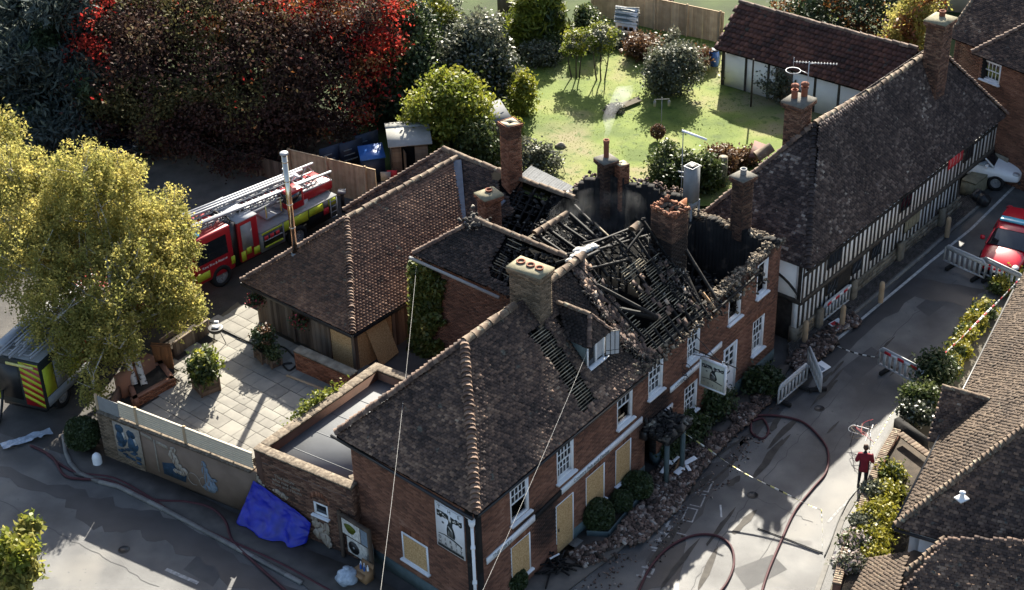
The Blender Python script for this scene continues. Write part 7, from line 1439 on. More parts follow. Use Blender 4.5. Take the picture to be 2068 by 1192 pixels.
lbox(ca, 'bumper', 'red_paint', x1 - .1, x1 + .16, -hw, hw, .38, .68)
def ltext(s, x, z, sz, par, m='white'):
 Rm = WM[lt.name]; P = Rm @ Vector((x, hw + .022, z)); ux = Rm.to_3x3() @ Vector((-1, 0, 0)); text('lettering', s, M[m], par, np.array(P), np.array(ux), ZUP, sz, .002)
ltext('Kent Fire & Rescue', x1 - .35, 1.2, .16, ca)
lbox(lt, 'chassis', 'black', x0, xf - .5, -.85, .85, .42, .78); lbox(lt, 'hose_gap', 'black', xf - 1.05, xf - .74, -hw + .1, hw - .1, .6, 2.5)
for y in (-.6, .0, .6): b = MB(); b.tube([(xf - .9, y + .25 * math.cos(t), 2.5 + .2 * math.sin(t)) for t in np.linspace(0, math.pi, 8)], .03, 6); b.build('hose_loop', M['hose_black'], lt, local=True)
lk = lbox(lt, 'locker_block', 'red_paint', xf - 2.05, xf - 1.05, -hw, hw, .62, 2.45); bevel(lk, .03); lbox(lk, 'locker_roof', 'alu', xf - 2.08, xf - 1.02, -hw, hw, 2.452, 2.5)
side_panel('roller_shutter', 'galv', xf - 1.72, xf - 1.18, 1.15, 2.3, .02, lk); side_panel('reflective_band', 'yellow_hv', xf - 1.3, xf - 1.08, .68, 1.12, .02, lk); side_panel('reflective_band', 'yellow_hv', xf - 1.6, xf - 1.35, .9, 1.2, .024, lk); side_panel('reflective_band', 'yellow_hv', xf - 2.02, xf - 1.72, .72, 1.05, .02, lk)
lbox(lk, 'roof_box', 'black', xf - 1.9, xf - 1.6, .1, .5, 2.5, 2.6)
dk = lbox(lt, 'deck', 'galv', x0 + .1, xf - 2.1, -hw, hw, 1.5, 1.56)
for a, c, m in ((.72, xf - 2.12, 'galv'),): sdl = lbox(lt, 'side_locker', m, a, c, hw - .55, hw, .62, 1.5)
side_panel('open_locker', 'black', .8, xf - 2.25, .78, 1.38, .012, sdl); side_panel('locker_tray', 'yellow_hv', .85, xf - 2.3, .78, .84, .05, sdl); side_panel('locker_tray', 'alu', .85, xf - 2.3, 1.08, 1.12, .05, sdl); side_panel('reflective_band', 'yellow_hv', .8, xf - 2.2, 1.4, 1.48, .02, sdl)
for x in (1.0, 1.3, 1.6): lbox(sdl, 'stowed_hose', 'red_hv', x, x + .18, hw - .02, hw + .05, 1.13, 1.3)
lbox(lt, 'wheel_arch', 'yellow_hv', -.62, .68, hw - .5, hw, 1.05, 1.5); lbox(lt, 'rear_locker', 'black', x0 + .15, -.66, hw - .5, hw, .7, 1.5); side_panel('reflective_band', 'yellow_hv', x0 + .9, -.66, 1.15, 1.5, .02); side_panel('reflective_band', 'red_hv', x0 + .6, x0 + .9, .9, 1.2, .02)
side_panel('reflective_band', 'yellow_hv', x0 + .15, x0 + .6, 1.2, 1.5, .021)
for x in (x0 + .15, x0 + .5): lbox(lt, 'step_ladder', 'alu', x, x + .04, hw + .02, hw + .05, .5, 1.5)
for z in (.6, .85, 1.1, 1.35): lbox(lt, 'rung', 'alu', x0 + .19, x0 + .5, hw + .022, hw + .045, z, z + .03)
for (x, s) in ((xf, 1), (xf, -1), (0, 1), (0, -1)): wheel(lt, (x, s * (hw - .14), .5), .5, .3, s, spokes=10)
b = MB(); b.lathe((-.35, 0, 1.56), [(.95, 0), (.95, .18), (.8, .2), (.8, .45), (0, .45)], 20); b.build('turntable', M['galv'], lt, local=True)
lbox(lt, 'turntable_platform', 'alu', .3, 1.25, -.95, .7, 1.72, 1.78)
for x, y in ((.4, .68), (1.2, .68)): lbox(lt, 'platform_post', 'tape_y', x, x + .04, y - .04, y, 1.78, 2.35)
op = lbox(lt, 'operator_cab', 'red_paint', -.55, .25, .38, 1.02, 1.75, 2.62); bevel(op, .06); lbox(op, 'cab_window', 'glass', -.4, .256, .45, .95, 2.05, 2.5); lbox(op, 'cab_window', 'glass', -.42, .12, .96, 1.026, 2.08, 2.5)
ct_ = lbox(lt, 'counterweight', 'red_paint', x0 - .1, -.5, -.7, .65, 1.62, 2.05); bevel(ct_, .08)
lad = thing  # ladder sections are parts of the engine
def truss(nm, xa, xb, za, zb, half, hgt, m='alu', step=.62):
 b = MB(); up = V3(-(zb - za), 0, xb - xa); up /= np.linalg.norm(up); up = up if up[2] > 0 else -up
 for s in (-1, 1):
  p, q = V3(xa, s * half, za), V3(xb, s * half, zb); b.beam(p, q, .07, .09, up); b.beam(p + up * hgt, q + up * hgt, .07, .09, up); k = int(np.linalg.norm(q - p) / step)
  for i in range(k):
   u = p + (q - p) * i / k; v = p + (q - p) * (i + .5) / k; w2 = p + (q - p) * (i + 1) / k; b.beam(u, v + up * hgt, .035, .035, V3(0, 1, 0)); b.beam(v + up * hgt, w2, .035, .035, V3(0, 1, 0))
 k = int(abs(xb - xa) / .32)
 for i in range(k): t = (i + .5) / k; p = V3(xa + (xb - xa) * t, 0, za + (zb - za) * t); b.beam(p - V3(0, half, 0), p + V3(0, half, 0), .04, .04)
 return b.build(nm, M[m], lt, local=True)
truss('ladder_section', x0 - .1, x1 + 1.2, 2.0, 2.62, .58, .4); truss('ladder_section', x0 + .6, x1 + 1.6, 2.12, 2.72, .45, .3); truss('ladder_section', x0 + 1.2, x1 + 1.9, 2.22, 2.8, .34, .2)
bd_ = lbox(lt, 'ladder_board', 'alu', .6, xf + .3, .62, .64, 2.2, 2.38); ltext_ = WM[lt.name]; P = ltext_ @ Vector((xf - .3, .65, 2.23)); text('lettering', 'KentFire', M['print_black'], bd_, np.array(P), np.array(ltext_.to_3x3() @ Vector((-1, 0, 0))), ZUP, .17, .002)
for y, z in ((.55, 2.95), (-.1, 2.95)): b = MB(); b.lathe((-.55, y, z), [(.02, -.25), (.05, 0), (.16, .06), (.16, .1), (0, .1)], 14, axis=V3(-.5, .3, .8)); b.build('work_lamp', M['white'], lt, local=True)
lbox(lt, 'ladder_base_frame', 'red_paint', -.75, .2, -.6, .36, 1.8, 2.1)
# ---- pumping appliance at lower left, rear towards us
ra, rb_ = at(3, 828, 0), at(101, 851, 0); er = unit(ra - rb_); ef = V3(er[1], -er[0], 0); ef = ef if ef[1] > 0 else -ef
pe = thing('pump_engine', 'fire engine seen from behind with chevrons and ladders on its roof under the birch', 'fire engine', tuple((ra + rb_) / 2 * V3(1, 1, 0)), math.atan2(ef[1], ef[0])); HWp = np.linalg.norm(ra - rb_) / 2; PL = 6.6; PHt = 2.55
bd2 = lbox(pe, 'body', 'print_black', .0, PL - 1.9, -HWp, HWp, .5, PHt); bevel(bd2, .04); cab2 = lbox(pe, 'cab', 'red_paint', PL - 1.88, PL, -HWp, HWp, .5, PHt - .1); bevel(cab2, .1, 3); lbox(pe, 'chassis', 'black', .1, PL - .1, -HWp + .15, HWp - .15, .3, .5)
sgn = -1 if (V3(-ef[1], ef[0], 0) @ er) > 0 else 1        # local y of the side that faces right
ys = sgn * HWp
lbox(bd2, 'pump_bay', 'black', -.012, .0, min(-ys * .82, ys * .1), max(-ys * .82, ys * .1), .75, 2.25)
for k in range(7):
 for (y0_, y1_) in ((ys * .2, ys * .98),):
  b = MB(); d_ = .19; z = .6 + k * .3; V = [(-.02, y0_, z + .32), (-.02, y1_, z), (-.02, y1_, z + .15), (-.02, y0_, z + .47)]; V = [(x, y, min(zz, 2.5)) for x, y, zz in V]; b.prism(V, (.012, 0, 0)); b.build('chevron', M['yellow_hv'], bd2, local=True)
lbox(bd2, 'chevron_back', 'red_paint', -.008, .0, min(ys * .2, ys * .98), max(ys * .2, ys * .98), .58, 2.5); lbox(bd2, 'chevron', 'yellow_hv', -.02, -.005, min(-ys * .98, -ys * .85), max(-ys * .98, -ys * .85), .6, 1.6); lbox(bd2, 'rear_rail', 'tape_y', -.06, .0, -HWp * .8, HWp * .3, 2.3, 2.4)
for (xa, xb, m) in ((.15, .75, 'yellow_hv'), (.8, 1.5, 'galv'), (1.55, 2.3, 'yellow_hv'), (2.35, 3.0, 'red_hv'), (3.05, 3.9, 'galv')): lbox(bd2, 'side_panel', m, xa, xb, min(ys, ys + sgn * .015), max(ys, ys + sgn * .015), 1.0, 2.2)
lbox(bd2, 'side_panel', 'galv', .15, 3.9, min(ys, ys + sgn * .014), max(ys, ys + sgn * .014), .55, .96)
for x in (1.0, PL - 1.1):
 for s in (-1, 1): wheel(pe, (x, s * (HWp - .13), .48), .48, .28, s)
def roof_ladder(y, w__, xa, xb, z):
 b = MB()
 for s in (-1, 1): b.beam((xa, y + s * w__ / 2, z), (xb, y + s * w__ / 2, z), .05, .08); b.beam((xa, y + s * w__ / 2, z + .14), (xb, y + s * w__ / 2, z + .14), .04, .05)
 for x in np.arange(xa + .15, xb, .3): b.beam((x, y - w__ / 2, z), (x, y + w__ / 2, z), .035, .035)
 b.build('roof_ladder', M['alu'], pe, local=True)
lbox(pe, 'roof_deck', 'galv', .1, PL - 1.9, -HWp + .03, HWp - .03, PHt + .002, PHt + .012)
roof_ladder(ys * .45, .5, .1, PL - 1.2, PHt + .12); roof_ladder(-ys * .25, .45, -.1, PL - 1.5, PHt + .12); roof_ladder(ys * .1, .35, .4, PL - 1.0, PHt + .34); lbox(pe, 'roof_locker', 'alu', .4, 3.2, min(-ys * .55, -ys * .85), max(-ys * .55, -ys * .85), PHt + .01, PHt + .3)
lbox(pe, 'roof_locker', 'red_paint', 3.4, 4.6, -.2, .3, PHt + .01, PHt + .2)
b = MB(); b.tube([(-.05, -ys * .7, 1.0), (-.25, -ys * .7, .5), (-.4, -ys * .75, .05), (-.7, -ys * .6, .04), (-1.2, -ys * .55, .04)], .05, 8); b.build('suction_hose', M['hose_black'], pe, local=True)

# ---------------------------------------------------------------- hoses, barriers, tapes, debris, garden things
def smooth_path(P, n=6):
 P = [np.array(p, float) for p in P]; out = []
 for i in range(len(P) - 1):
  a, b_, c, d = P[max(i - 1, 0)], P[i], P[i + 1], P[min(i + 2, len(P) - 1)]
  for t in np.linspace(0, 1, n, endpoint=False): out.append(.5 * (2 * b_ + (c - a) * t + (2 * a - 5 * b_ + 4 * c - d) * t * t + (3 * b_ - a - 3 * c + d) * t ** 3))
 return np.array(out + [P[-1]])
def hose(name, label, L, r=.042, m='hose', z=0., cat='hose'):
 b = MB(); P = smooth_path([at(x, y, z) for x, y in L]); P[:, 2] = z + r + .008; b.tube(P, r, 8); o = b.build(name, M[m], smooth=True); return tag(o, label, cat)
hose('fire_hose', 'red fire hose looping over the road near the bottom edge', [(1288, 1200), (1312, 1150), (1350, 1108), (1400, 1084), (1445, 1084), (1475, 1104), (1482, 1140), (1470, 1175), (1448, 1205)])
hose('fire_hose', 'red hose from the white door, coiled once on the road, ending at the bottom edge', [(1462, 712), (1478, 770), (1495, 820), (1515, 850), (1518, 876), (1540, 888), (1552, 872), (1540, 848), (1520, 852), (1528, 842), (1570, 842), (1620, 854), (1655, 885), (1672, 915), (1668, 955), (1640, 990), (1605, 1035), (1575, 1100), (1550, 1160), (1535, 1210)], .042, z=.0)
hose('fire_hose', 'long red hose snaking along the lane beside the painted wall', [(62, 902), (105, 925), (130, 962), (165, 970), (215, 972), (260, 990), (310, 1012), (375, 1016), (425, 1028), (455, 1055), (470, 1095), (510, 1135), (560, 1180), (600, 1215)], .048)
hose('fire_hose', 'second red hose branching off along the gutter of the lane', [(95, 920), (150, 955), (230, 968), (300, 1005), (345, 1035), (420, 1075), (500, 1110), (575, 1145), (660, 1192), (720, 1225)], .042)
hose('black_hose', 'black hose curling across the patio to the end of the low wall', [(425, 657), (450, 668), (485, 685), (520, 700), (545, 705), (570, 702), (590, 718), (600, 735), (585, 750), (572, 738), (590, 735)], .035, 'hose_black', YZ + .04)
hose('thin_cable', 'thin dark cable curving along the sunlit edge of the road', [(1738, 985), (1715, 1010), (1695, 1050), (1680, 1090), (1665, 1125)], .02, 'hose_black')
hose('floor_cable', 'thin dark cable lying straight across the sunlit road', [(1530, 1068), (1580, 1086), (1640, 1110), (1662, 1118)], .018, 'hose_black')
# road barriers
def make_barrier():
 t = thing('road_barrier', 'grey plastic road barrier', 'barrier', (0, 0, 0), 0, 'plastic road barriers'); L, H = 1.95, 1.0; b = MB()
 b.tube([(-L / 2, 0, .22), (-L / 2, 0, H - .15), (-L / 2 + .12, 0, H), (L / 2 - .12, 0, H), (L / 2, 0, H - .15), (L / 2, 0, .22)], .04, 8); b.tube([(-L / 2, 0, .24), (L / 2, 0, .24)], .04, 8); b.build('frame', M['barrier'], t, local=True)
 for k in range(1, 8): x = -L / 2 + L * k / 8; lbox(t, 'upright', 'barrier', x - .05, x + .05, -.025, .025, .26, H - .16)
 lbox(t, 'board', 'barrier', -L / 2 + .06, L / 2 - .06, -.03, .03, H - .2, H - .05)
 for s in (-.62, .62): o = lbox(t, 'foot', 'tyre', s - .07, s + .07, -.34, .34, 0, .16); bevel(o, .03);
 return t
bt = make_barrier()
def barrier(p, q, label, z=0., proto=[None], red=False, tilt=0.):
 a, c = at(*p, z), at(*q, z); m_ = (a + c) / 2; rz = math.atan2(c[1] - a[1], c[0] - a[0])
 if proto[0] is None: o = bt; o.location = m_; o.rotation_euler = (0, 0, rz); proto[0] = o; o['label'] = label; WM[o.name] = Matrix.Translation(Vector(m_)) @ Matrix.Rotation(rz, 4, 'Z')
 else: o = copy_tree(bt, None, m_, rz, label)
 if tilt: o.rotation_euler = (tilt, 0, rz);
 if red:
  WM[o.name] = Matrix.Translation(Vector(m_)) @ Matrix.Rotation(rz, 4, 'Z')
  for k in range(3): lbox(o, 'reflective_patch', 'red_hv', -.75 + k * .6, -.45 + k * .6, -.034, .034, .81, .94); lbox(o, 'reflective_patch', 'white', -.45 + k * .6, -.15 + k * .6, -.033, .033, .812, .938)
 return o
barrier((1573, 823), (1625, 778), 'grey road barrier standing on the kerb nearest the pub')
barrier((1634, 750), (1652, 792), 'road barrier at right angles beyond the one by the pub kerb')
barrier((1775, 745), (1856, 788), 'road barrier with red and white patches alone in mid road', red=True)
barrier((1668, 652), (1705, 622), 'red topped barrier leaning against the timber framed house', red=True)
barrier((1916, 540), (1974, 566), 'left road barrier of the pair in front of the red car')
barrier((1980, 560), (2058, 598), 'right road barrier of the pair in front of the red car')
# tapes
def tape(name, label, P, cols, sag=.15, seg=.28, w_=.07):
 b = MB(); P = [np.array(p, float) for p in P]; k = 0
 for a, c in zip(P[:-1], P[1:]):
  L = np.linalg.norm(c - a); n = max(2, int(L / seg)); f = lambda t: a + (c - a) * t - ZUP * sag * 4 * t * (1 - t)
  for i in range(n):
   p, q = f(i / n), f((i + 1) / n); tw = .5 + .5 * math.sin(k * .35); s_ = ZUP * w_ * (.4 + .6 * tw) + unit(np.cross(q - p, ZUP)) * w_ * (1 - tw); b.hexa(p, q - p, s_, np.cross(unit(q - p), unit(s_)) * .004, k % len(cols)); k += 1
 o = b.build(name, [M[c_] for c_ in cols]); return tag(o, label, 'tape')
tape('cordon_tape', 'yellow and black tape from the ruined porch out to the middle of the road', [Wf(10.2, 1.85, 1.05), at(1660, 1030, .8)], ['tape_y', 'tape_w', 'tape_k'], .25, .16)
tape('cordon_tape', 'yellow tape hanging down to the road at its loose end', [at(1660, 1030, .8), at(1661, 1110, .03)], ['tape_y', 'tape_w'], .0, .16)
tape('cordon_tape', 'white and black tape from the pavement to the mid road barrier', [at(1692, 700, .9), at(1776, 722, .9)], ['tape_w', 'tape_k'], .12, .16)
tape('cordon_tape', 'pink and white tape along the right side of the road up to the barriers', [at(2060, 565, .95), at(1862, 758, .9)], ['tape_w', 'tape_r', 'tape_w'], .1, .22)
tape('cordon_tape', 'yellow and white tape from the mid road barrier down to the person', [at(1855, 765, .9), at(1800, 838, .7), at(1745, 925, .9)], ['tape_y', 'tape_w'], .1, .2, .025)
tw = thing('tangled_tape', 'tangle of red and white tape beside the person', 'tape', at(1742, 900, 0)); b = MB(); rr = random.Random(3)
c = at(1742, 905, .0)
for k in range(5): b.tube(smooth_path([c + V3(rr.uniform(-.45, .45), rr.uniform(-.3, .6), rr.uniform(.3, .9)) for _ in range(6)], 5), .009, 5, k % 3)
b.build('tape', [M['tape_w'], M['coping'], M['tape_r']], tw); b = MB()
for dx, dy in ((-.4, .2), (.35, .35)): b.tube([c + V3(dx, dy, 0), c + V3(dx * .6, dy, 1.0)], .012, 5)
b.build('pin', M['iron'], tw)
# overhead wires
def wire(name, label, a, c, sag, r=.0035): b = MB(); t = np.linspace(0, 1, 24); a, c = np.array(a), np.array(c); b.tube(a + (c - a) * t[:, None] - ZUP * (sag * 4 * t * (1 - t))[:, None], r, 5); o = b.build(name, M['wire'], smooth=True); tag(o, label, 'cable')
wire('overhead_wire', 'pale overhead wire from the ivy wing down past the long side of the roof', wl_ + V3(.1, -.1, -.35), at(764, 1230, 8.2), .35)
wire('overhead_wire', 'pale overhead wire from the dormer window down to the corner of the pub', Fp(DU0 - .02, zt - .1, .1), at(960, 1225, 7.0), .12)
# rubble
def rubble(name, label, poly, n, lo, hi, m, z=.1, pile=.25, seed=1, m2=None):
 P2 = scatter_poly([at(*q) for q in poly], n); P2 = P2[np.array([mnoise.noise(Vector((x * .9, y * .9, seed + 7))) + .35 * random.random() > -.05 for x, y in P2])]; c = np.mean([at(*q)[:2] for q in poly], 0); hgt = np.array([.5 + .5 * mnoise.noise(Vector((x * .8, y * .8, seed))) for x, y in P2]).clip(0) * pile
 b = MB(); chunks(b, np.concatenate([P2, (z + hgt * rng.random(len(P2)))[:, None]], 1), lo, hi, 0, (1, .6, .42)); o = b.build(name, M[m], kind='stuff'); o['label'] = label
rubble('rubble', 'heap of fallen bricks and tiles along the pub front', [(1150, 1128), (1235, 1098), (1320, 990), (1420, 905), (1440, 915), (1365, 1035), (1275, 1120), (1180, 1150)], 5200, .05, .24, 'rubble', .1, .3)
rubble('rubble', 'fallen bricks around the porch and shrubs', [(1300, 985), (1345, 925), (1470, 845), (1530, 800), (1560, 812), (1470, 895), (1420, 950), (1330, 1020)], 3400, .06, .24, 'rubble', .1, .22, 2)
rubble('rubble', 'broken stones on the pavement before the timber framed house', [(1590, 735), (1640, 690), (1720, 640), (1740, 655), (1680, 710), (1612, 765)], 800, .06, .26, 'rubble', .12, .15, 3)
rubble('rubble', 'thin scatter of chips over the road edge', [(1130, 1180), (1240, 1130), (1340, 1045), (1440, 950), (1580, 800), (1560, 870), (1460, 990), (1330, 1140), (1200, 1230)], 500, .03, .1, 'rubble', .01, .02, 4)
rubble('rubble', 'stone heap by the garden boundary fence', [(1310, 45), (1350, 38), (1370, 60), (1330, 68)], 160, .12, .4, 'ash_pale', YZ + .15, .4, 5)
for k, (x, y, lx, ly, a, lb) in enumerate(((1348, 945, .75, .13, .5, 'long pale plank'), (1365, 932, .5, .1, .35, 'short white plank on the rubble'), (1395, 935, .6, .18, .05, 'widest white board'), (1377, 955, .4, .22, .3, 'square white offcut'), (1367, 945, .8, .06, .65, 'thin yellowish lath'), (1393, 946, .3, .12, 1.3, 'small white block'))):
 c = at(x, y, .3); d = V3(math.cos(a + .55), math.sin(a + .55), .05 * (k % 3)); n = V3(-d[1], d[0], .1); t = thing('fallen_board', lb + ' lying on the brick rubble by the porch', 'board', tuple(c)); piece('plank', t, M['white'] if k != 4 else M['wood_new'], c - d * lx / 2, d * lx, n * ly, ZUP * .035)
t = thing('charred_furniture', 'heap of charred bench parts on the pavement near the boarded door', 'debris', at(1125, 1150, .1)); c = at(1125, 1150, .1)
for i in range(26): d = unit(V3(random.gauss(.8, .6), random.gauss(0, .6), random.uniform(-.05, .35))); p = c + V3(random.gauss(0, .28), random.gauss(0, .2), .05 + random.random() * .18); pbeam('charred_lath', t, M['char_obj'], p - d * random.uniform(.15, .4), p + d * random.uniform(.2, .55), .05, .05)
piece('white_strip', t, M['white'], c + V3(-.2, .12, .3), V3(.3, .2, .06), V3(-.03, .05, 0), ZUP * .03)
for k, (x, y, m, m2, lb) in enumerate(((1692, 655, 'red_hv', 'navy', 'red and blue sign board lying face up on the pavement'), (1658, 742, 'mural_sky', 'navy', 'crumpled blue notice lying by the kerb'))):
 c = at(x, y, .2); t = thing('fallen_sign', lb, 'sign', tuple(c)); d = V3(.62, .5, .0) * .75; n = V3(-.4, .5, .12) * .75; piece('board', t, M['white'], c - d / 2 - n / 2, d, n, ZUP * .02); piece('print', t, M[m], c - d * .4 - n * .4 + ZUP * .022, d * .45, n * .8, ZUP * .004); piece('print', t, M[m2], c + d * .08 - n * .35 + ZUP * .022, d * .3, n * .6, ZUP * .004)
# blue tarpaulin against the annexe
b = MB(); nu, nv = 46, 30; V = []
for j in range(nv + 1):
 for i in range(nu + 1):
  a, t_ = i / nu, j / nv; sT = -.12 + 2.35 * a; zT = 1.62 - .1 * math.sin(a * 3) - 1.0 * max(0, a - .12) * .62 - (.28 * a ** 6); sB = -.62 + 2.75 * a; out = .32 + .45 * math.sin(a * 2.6 + .4) + .12 * math.sin(a * 17)
  f_ = t_ ** 1.15; s_ = sT + (sB - sT) * f_; z = zT * (1 - f_) ** .9 + .02; o_ = .1 + out * f_ ** 1.4
  fold = .07 * math.sin(a * 21 + 3 * t_ + 2 * math.sin(t_ * 4)) * t_ + .06 * mnoise.noise(Vector((a * 7, t_ * 5, 1))) * (.3 + t_) + .05 * abs(mnoise.noise(Vector((a * 12 + t_ * 6, t_ * 9 - a * 5, 2)))); o_ += fold; z += .1 * abs(mnoise.noise(Vector((a * 9, t_ * 11, 5)))) * t_ * (1 - .5 * t_)
  V.append(AW(s_, max(z, .08), max(o_, .09)))
b.add(V, [[j * (nu + 1) + i, j * (nu + 1) + i + 1, (j + 1) * (nu + 1) + i + 1, (j + 1) * (nu + 1) + i] for j in range(nv) for i in range(nu)], 0, .5); o = b.build('tarpaulin', M['tarp'], smooth=True); q = o.modifiers.new('thick', 'SOLIDIFY'); q.thickness = .006; tag(o, 'crumpled bright blue tarpaulin draped over carvings at the wall foot', 'tarpaulin')
# notice board, air conditioner, box and bag in the corner
nb = thing('notice_board', 'wooden notice board holding a pale green map in the corner by the pub', 'notice board', We(.7, 0, .55));
for s in (.02, 1.42): piece('post', nb, M['boards'], We(s, 0, .5), ed * .11, en * .11, ZUP * 1.95)
piece('back', nb, M['boards'], We(.12, 1.05, .52), ed * 1.32, en * .04, ZUP * .75); piece('top_rail', nb, M['boards'], We(.1, 1.8, .48), ed * 1.36, en * .14, ZUP * .06)
mp = piece('map_sheet', nb, M['white_dirty'], We(.17, 1.1, .562), ed * .85, en * .006, ZUP * .62); piece('leaflet', nb, M['mural_sky'], We(1.06, 1.1, .562), ed * .33, en * .006, ZUP * .62)
b = MB(); b.prism([We(.55 + .26 * math.cos(t) * (1 + .2 * math.sin(3 * t)), 1.43 + .19 * math.sin(t), .57) for t in np.linspace(0, 6.28, 18)[:-1]], en * .003); b.build('map_print', M['lf_lime'], nb)
acu = thing('air_conditioner', 'white air conditioner unit beneath the notice board', 'air conditioner', We(.7, 0, .4)); b = MB(); b.hexa(We(.22, .25, .18), ed * .95, en * .3, ZUP * .66); bevel(b.build('case', M['white_dirty'], acu), .02)
b = MB(); b.lathe(We(.56, .58, .482), [(.0, 0), (.25, 0), (.25, .012), (.0, .012)], 20, axis=en); b.build('fan_grille', M['black'], acu); b = MB(); b.lathe(We(.56, .58, .494), [(.0, .01), (.05, .008), (.05, 0)], 10, axis=en); b.build('fan_hub', M['galv'], acu)
bx_ = thing('cardboard_box', 'brown cardboard box with bottles on top near the notice board', 'box', We(1.25, .0, .75)); c = We(1.15, .06, .72); b = MB(); b.hexa(c, ed * .55, en * .35, ZUP * .4); b.build('carton', M['cardboard'], bx_); b = MB(); b.hexa(c + ZUP * .4, ed * .55, -en * .06 + ZUP * .16, V3(0, 0, .008)); b.hexa(c + ZUP * .4 + en * .35, ed * .55, en * .18 - ZUP * .06, V3(0, 0, .008)); b.build('flap', M['cardboard'], bx_)
for i in range(5): b = MB(); q = c + ed * (.12 + .08 * i) + en * (.12 + .08 * (i % 2)) + ZUP * .4; b.lathe(q, [(.04, 0), (.04, .12), (.015, .17), (.015, .22), (0, .22)], 10); b.build('bottle', M['plastic_blue'] if i % 2 else M['white'], bx_)
b = MB(); b.blob(We(1.15, .3, 1.35), (.36, .34, .3), 18, 12, .35, 2.2, seed=4, zmin=.07); b.tube([We(1.15, .55, 1.35), We(1.12, .68, 1.33)], [.07, .12], 8); o = b.build('rubbish_bag', M['bag'], smooth=True); tag(o, 'full clear plastic rubbish bag on the pavement by the cardboard box', 'bag')
# things on the patio
def planter_box(name, label, x, y, w_, h_, rz=.3):
 c = at(x, y, YZ); t = thing(name, label, 'planter', tuple(c + ZUP * .03)); a = V3(math.cos(rz), math.sin(rz), 0); n = V3(-a[1], a[0], 0)
 for s, (u, v) in enumerate(((a, n), (n, -a), (-a, -n), (-n, a))):
  for k in range(3): piece('board', t, M['boards'], c - v * w_ / 2 - u * w_ / 2 + u * .01 + ZUP * (.05 + k * h_ / 3), u * (w_ - .02), v * .03, ZUP * (h_ / 3 - .012))
 for u, v in ((1, 1), (1, -1), (-1, 1), (-1, -1)): piece('corner_post', t, M['boards'], c + a * u * w_ / 2 + n * v * w_ / 2 - V3(.03, .03, 0) + ZUP * .03, V3(.06, 0, 0), V3(0, .06, 0), ZUP * (h_ + .05))
 piece('soil', t, M['earth'], c - a * w_ * .45 - n * w_ * .45 + ZUP * (h_ - .06), a * w_ * .9, n * w_ * .9, ZUP * .03); return c
c = planter_box('planter', 'square wooden planter with a leafy bay bush in mid patio', 418, 788, .75, .55, .6); tree('bay_bush', 'leafy bay bush growing in the square planter on the patio', 'plant', tuple(c + ZUP * .5), [(c + ZUP * 1.15, (.48, .48, .5)), (c + ZUP * .8, (.4, .4, .3))], 2600, .11, ['lf_lime', 'lf_green'], .03, seed=200, stems=[(c + ZUP * .5, c + ZUP * 1.2)], mixer=lambda P: (ns3(P, 2) > 0).astype(int))
c = planter_box('planter', 'larger wooden planter by the barn boards', 537, 725, .6, .5, .6); tree('potted_shrub', 'dark reddish shrub in the planter by the barn', 'plant', tuple(c + ZUP * .45), [(c + ZUP * .95, (.32, .32, .5))], 1500, .08, ['lf_box', 'lf_brown'], .03, seed=201, stems=[(c + ZUP * .4, c + ZUP)], mixer=lambda P: (ns3(P, 2) > .1).astype(int))
c = planter_box('planter', 'small low planter in front of the larger one', 555, 738, .42, .32, .6); tree('potted_shrub', 'small dark plant in the low planter', 'plant', tuple(c + ZUP * .3), [(c + ZUP * .5, (.22, .22, .25))], 600, .07, 'lf_box', .02, seed=202, stems=[(c + ZUP * .3, c + ZUP * .6)])
p0, p1 = at(598, 748, YZ), at(690, 790, YZ); lw2 = thing('low_brick_wall', 'low brick wall with a rough grey coping beside the barn', 'wall', tuple(p0)); brick_wall(lw2, p0[:2], (p0 + (p1 - p0) * 1.25)[:2], YZ, YZ + .85, [], .32, bm='brick_orange', name='wall_panel', im='brick');
n_ = unit(np.cross(p1 - p0, ZUP))
for i in range(5): d = (p1 - p0) * 1.25 / 5; piece('coping_stone', lw2, M['stone'], V3(*(p0 + d * i)[:2], YZ + .852) + n_ * .04, d * .97, -n_ * .42, ZUP * .08)
b = MB(); b.beam(p0 + n_ * .5 + ZUP * .06, p0 + n_ * .35 + (p1 - p0) * .8 + ZUP * .06, .08, .05); o = b.build('loose_batten', M['fence_pale']); tag(o, 'loose pale batten lying along the foot of the low brick wall', 'timber')
bw_ = thing('planked_trough', 'long dark planked trough at the back of the patio', 'planter', at(400, 680, YZ)); a0, a1 = at(352, 722, YZ), at(424, 672, YZ); dd = a1 - a0; nn = unit(np.cross(dd, ZUP)); k = 12
for i in range(k): piece('board', bw_, M['boards'], a0 + dd * i / k + nn * 0, dd / k * .93, nn * .03, ZUP * .62)
piece('top_rail', bw_, M['boards'], a0 + ZUP * .62 - nn * .02, dd, nn * .08, ZUP * .04); piece('soil', bw_, M['earth'], a0 - nn * .62 + ZUP * .3, dd, nn * .58, ZUP * .1); piece('back', bw_, M['boards'], a0 - nn * .66, dd, nn * .03, ZUP * .6); piece('end', bw_, M['boards'], a1 - nn * .66, unit(dd) * .03, nn * .66, ZUP * .61)
gt_ = thing('brown_gate', 'rust brown timber panel standing beside the birch planter', 'gate', at(330, 745, YZ)); a = at(313, 742, YZ); c = at(352, 745, YZ); dd = c - a
for i in range(5): piece('board', gt_, M['wood_brown'], a + dd * i / 5, dd / 5 * .95, V3(-dd[1], dd[0], 0) * .04, ZUP * 1.12)
piece('rail', gt_, M['wood_brown'], a + ZUP * 1.0 - V3(0, .03, 0), dd, V3(0, -.03, 0), ZUP * .09)
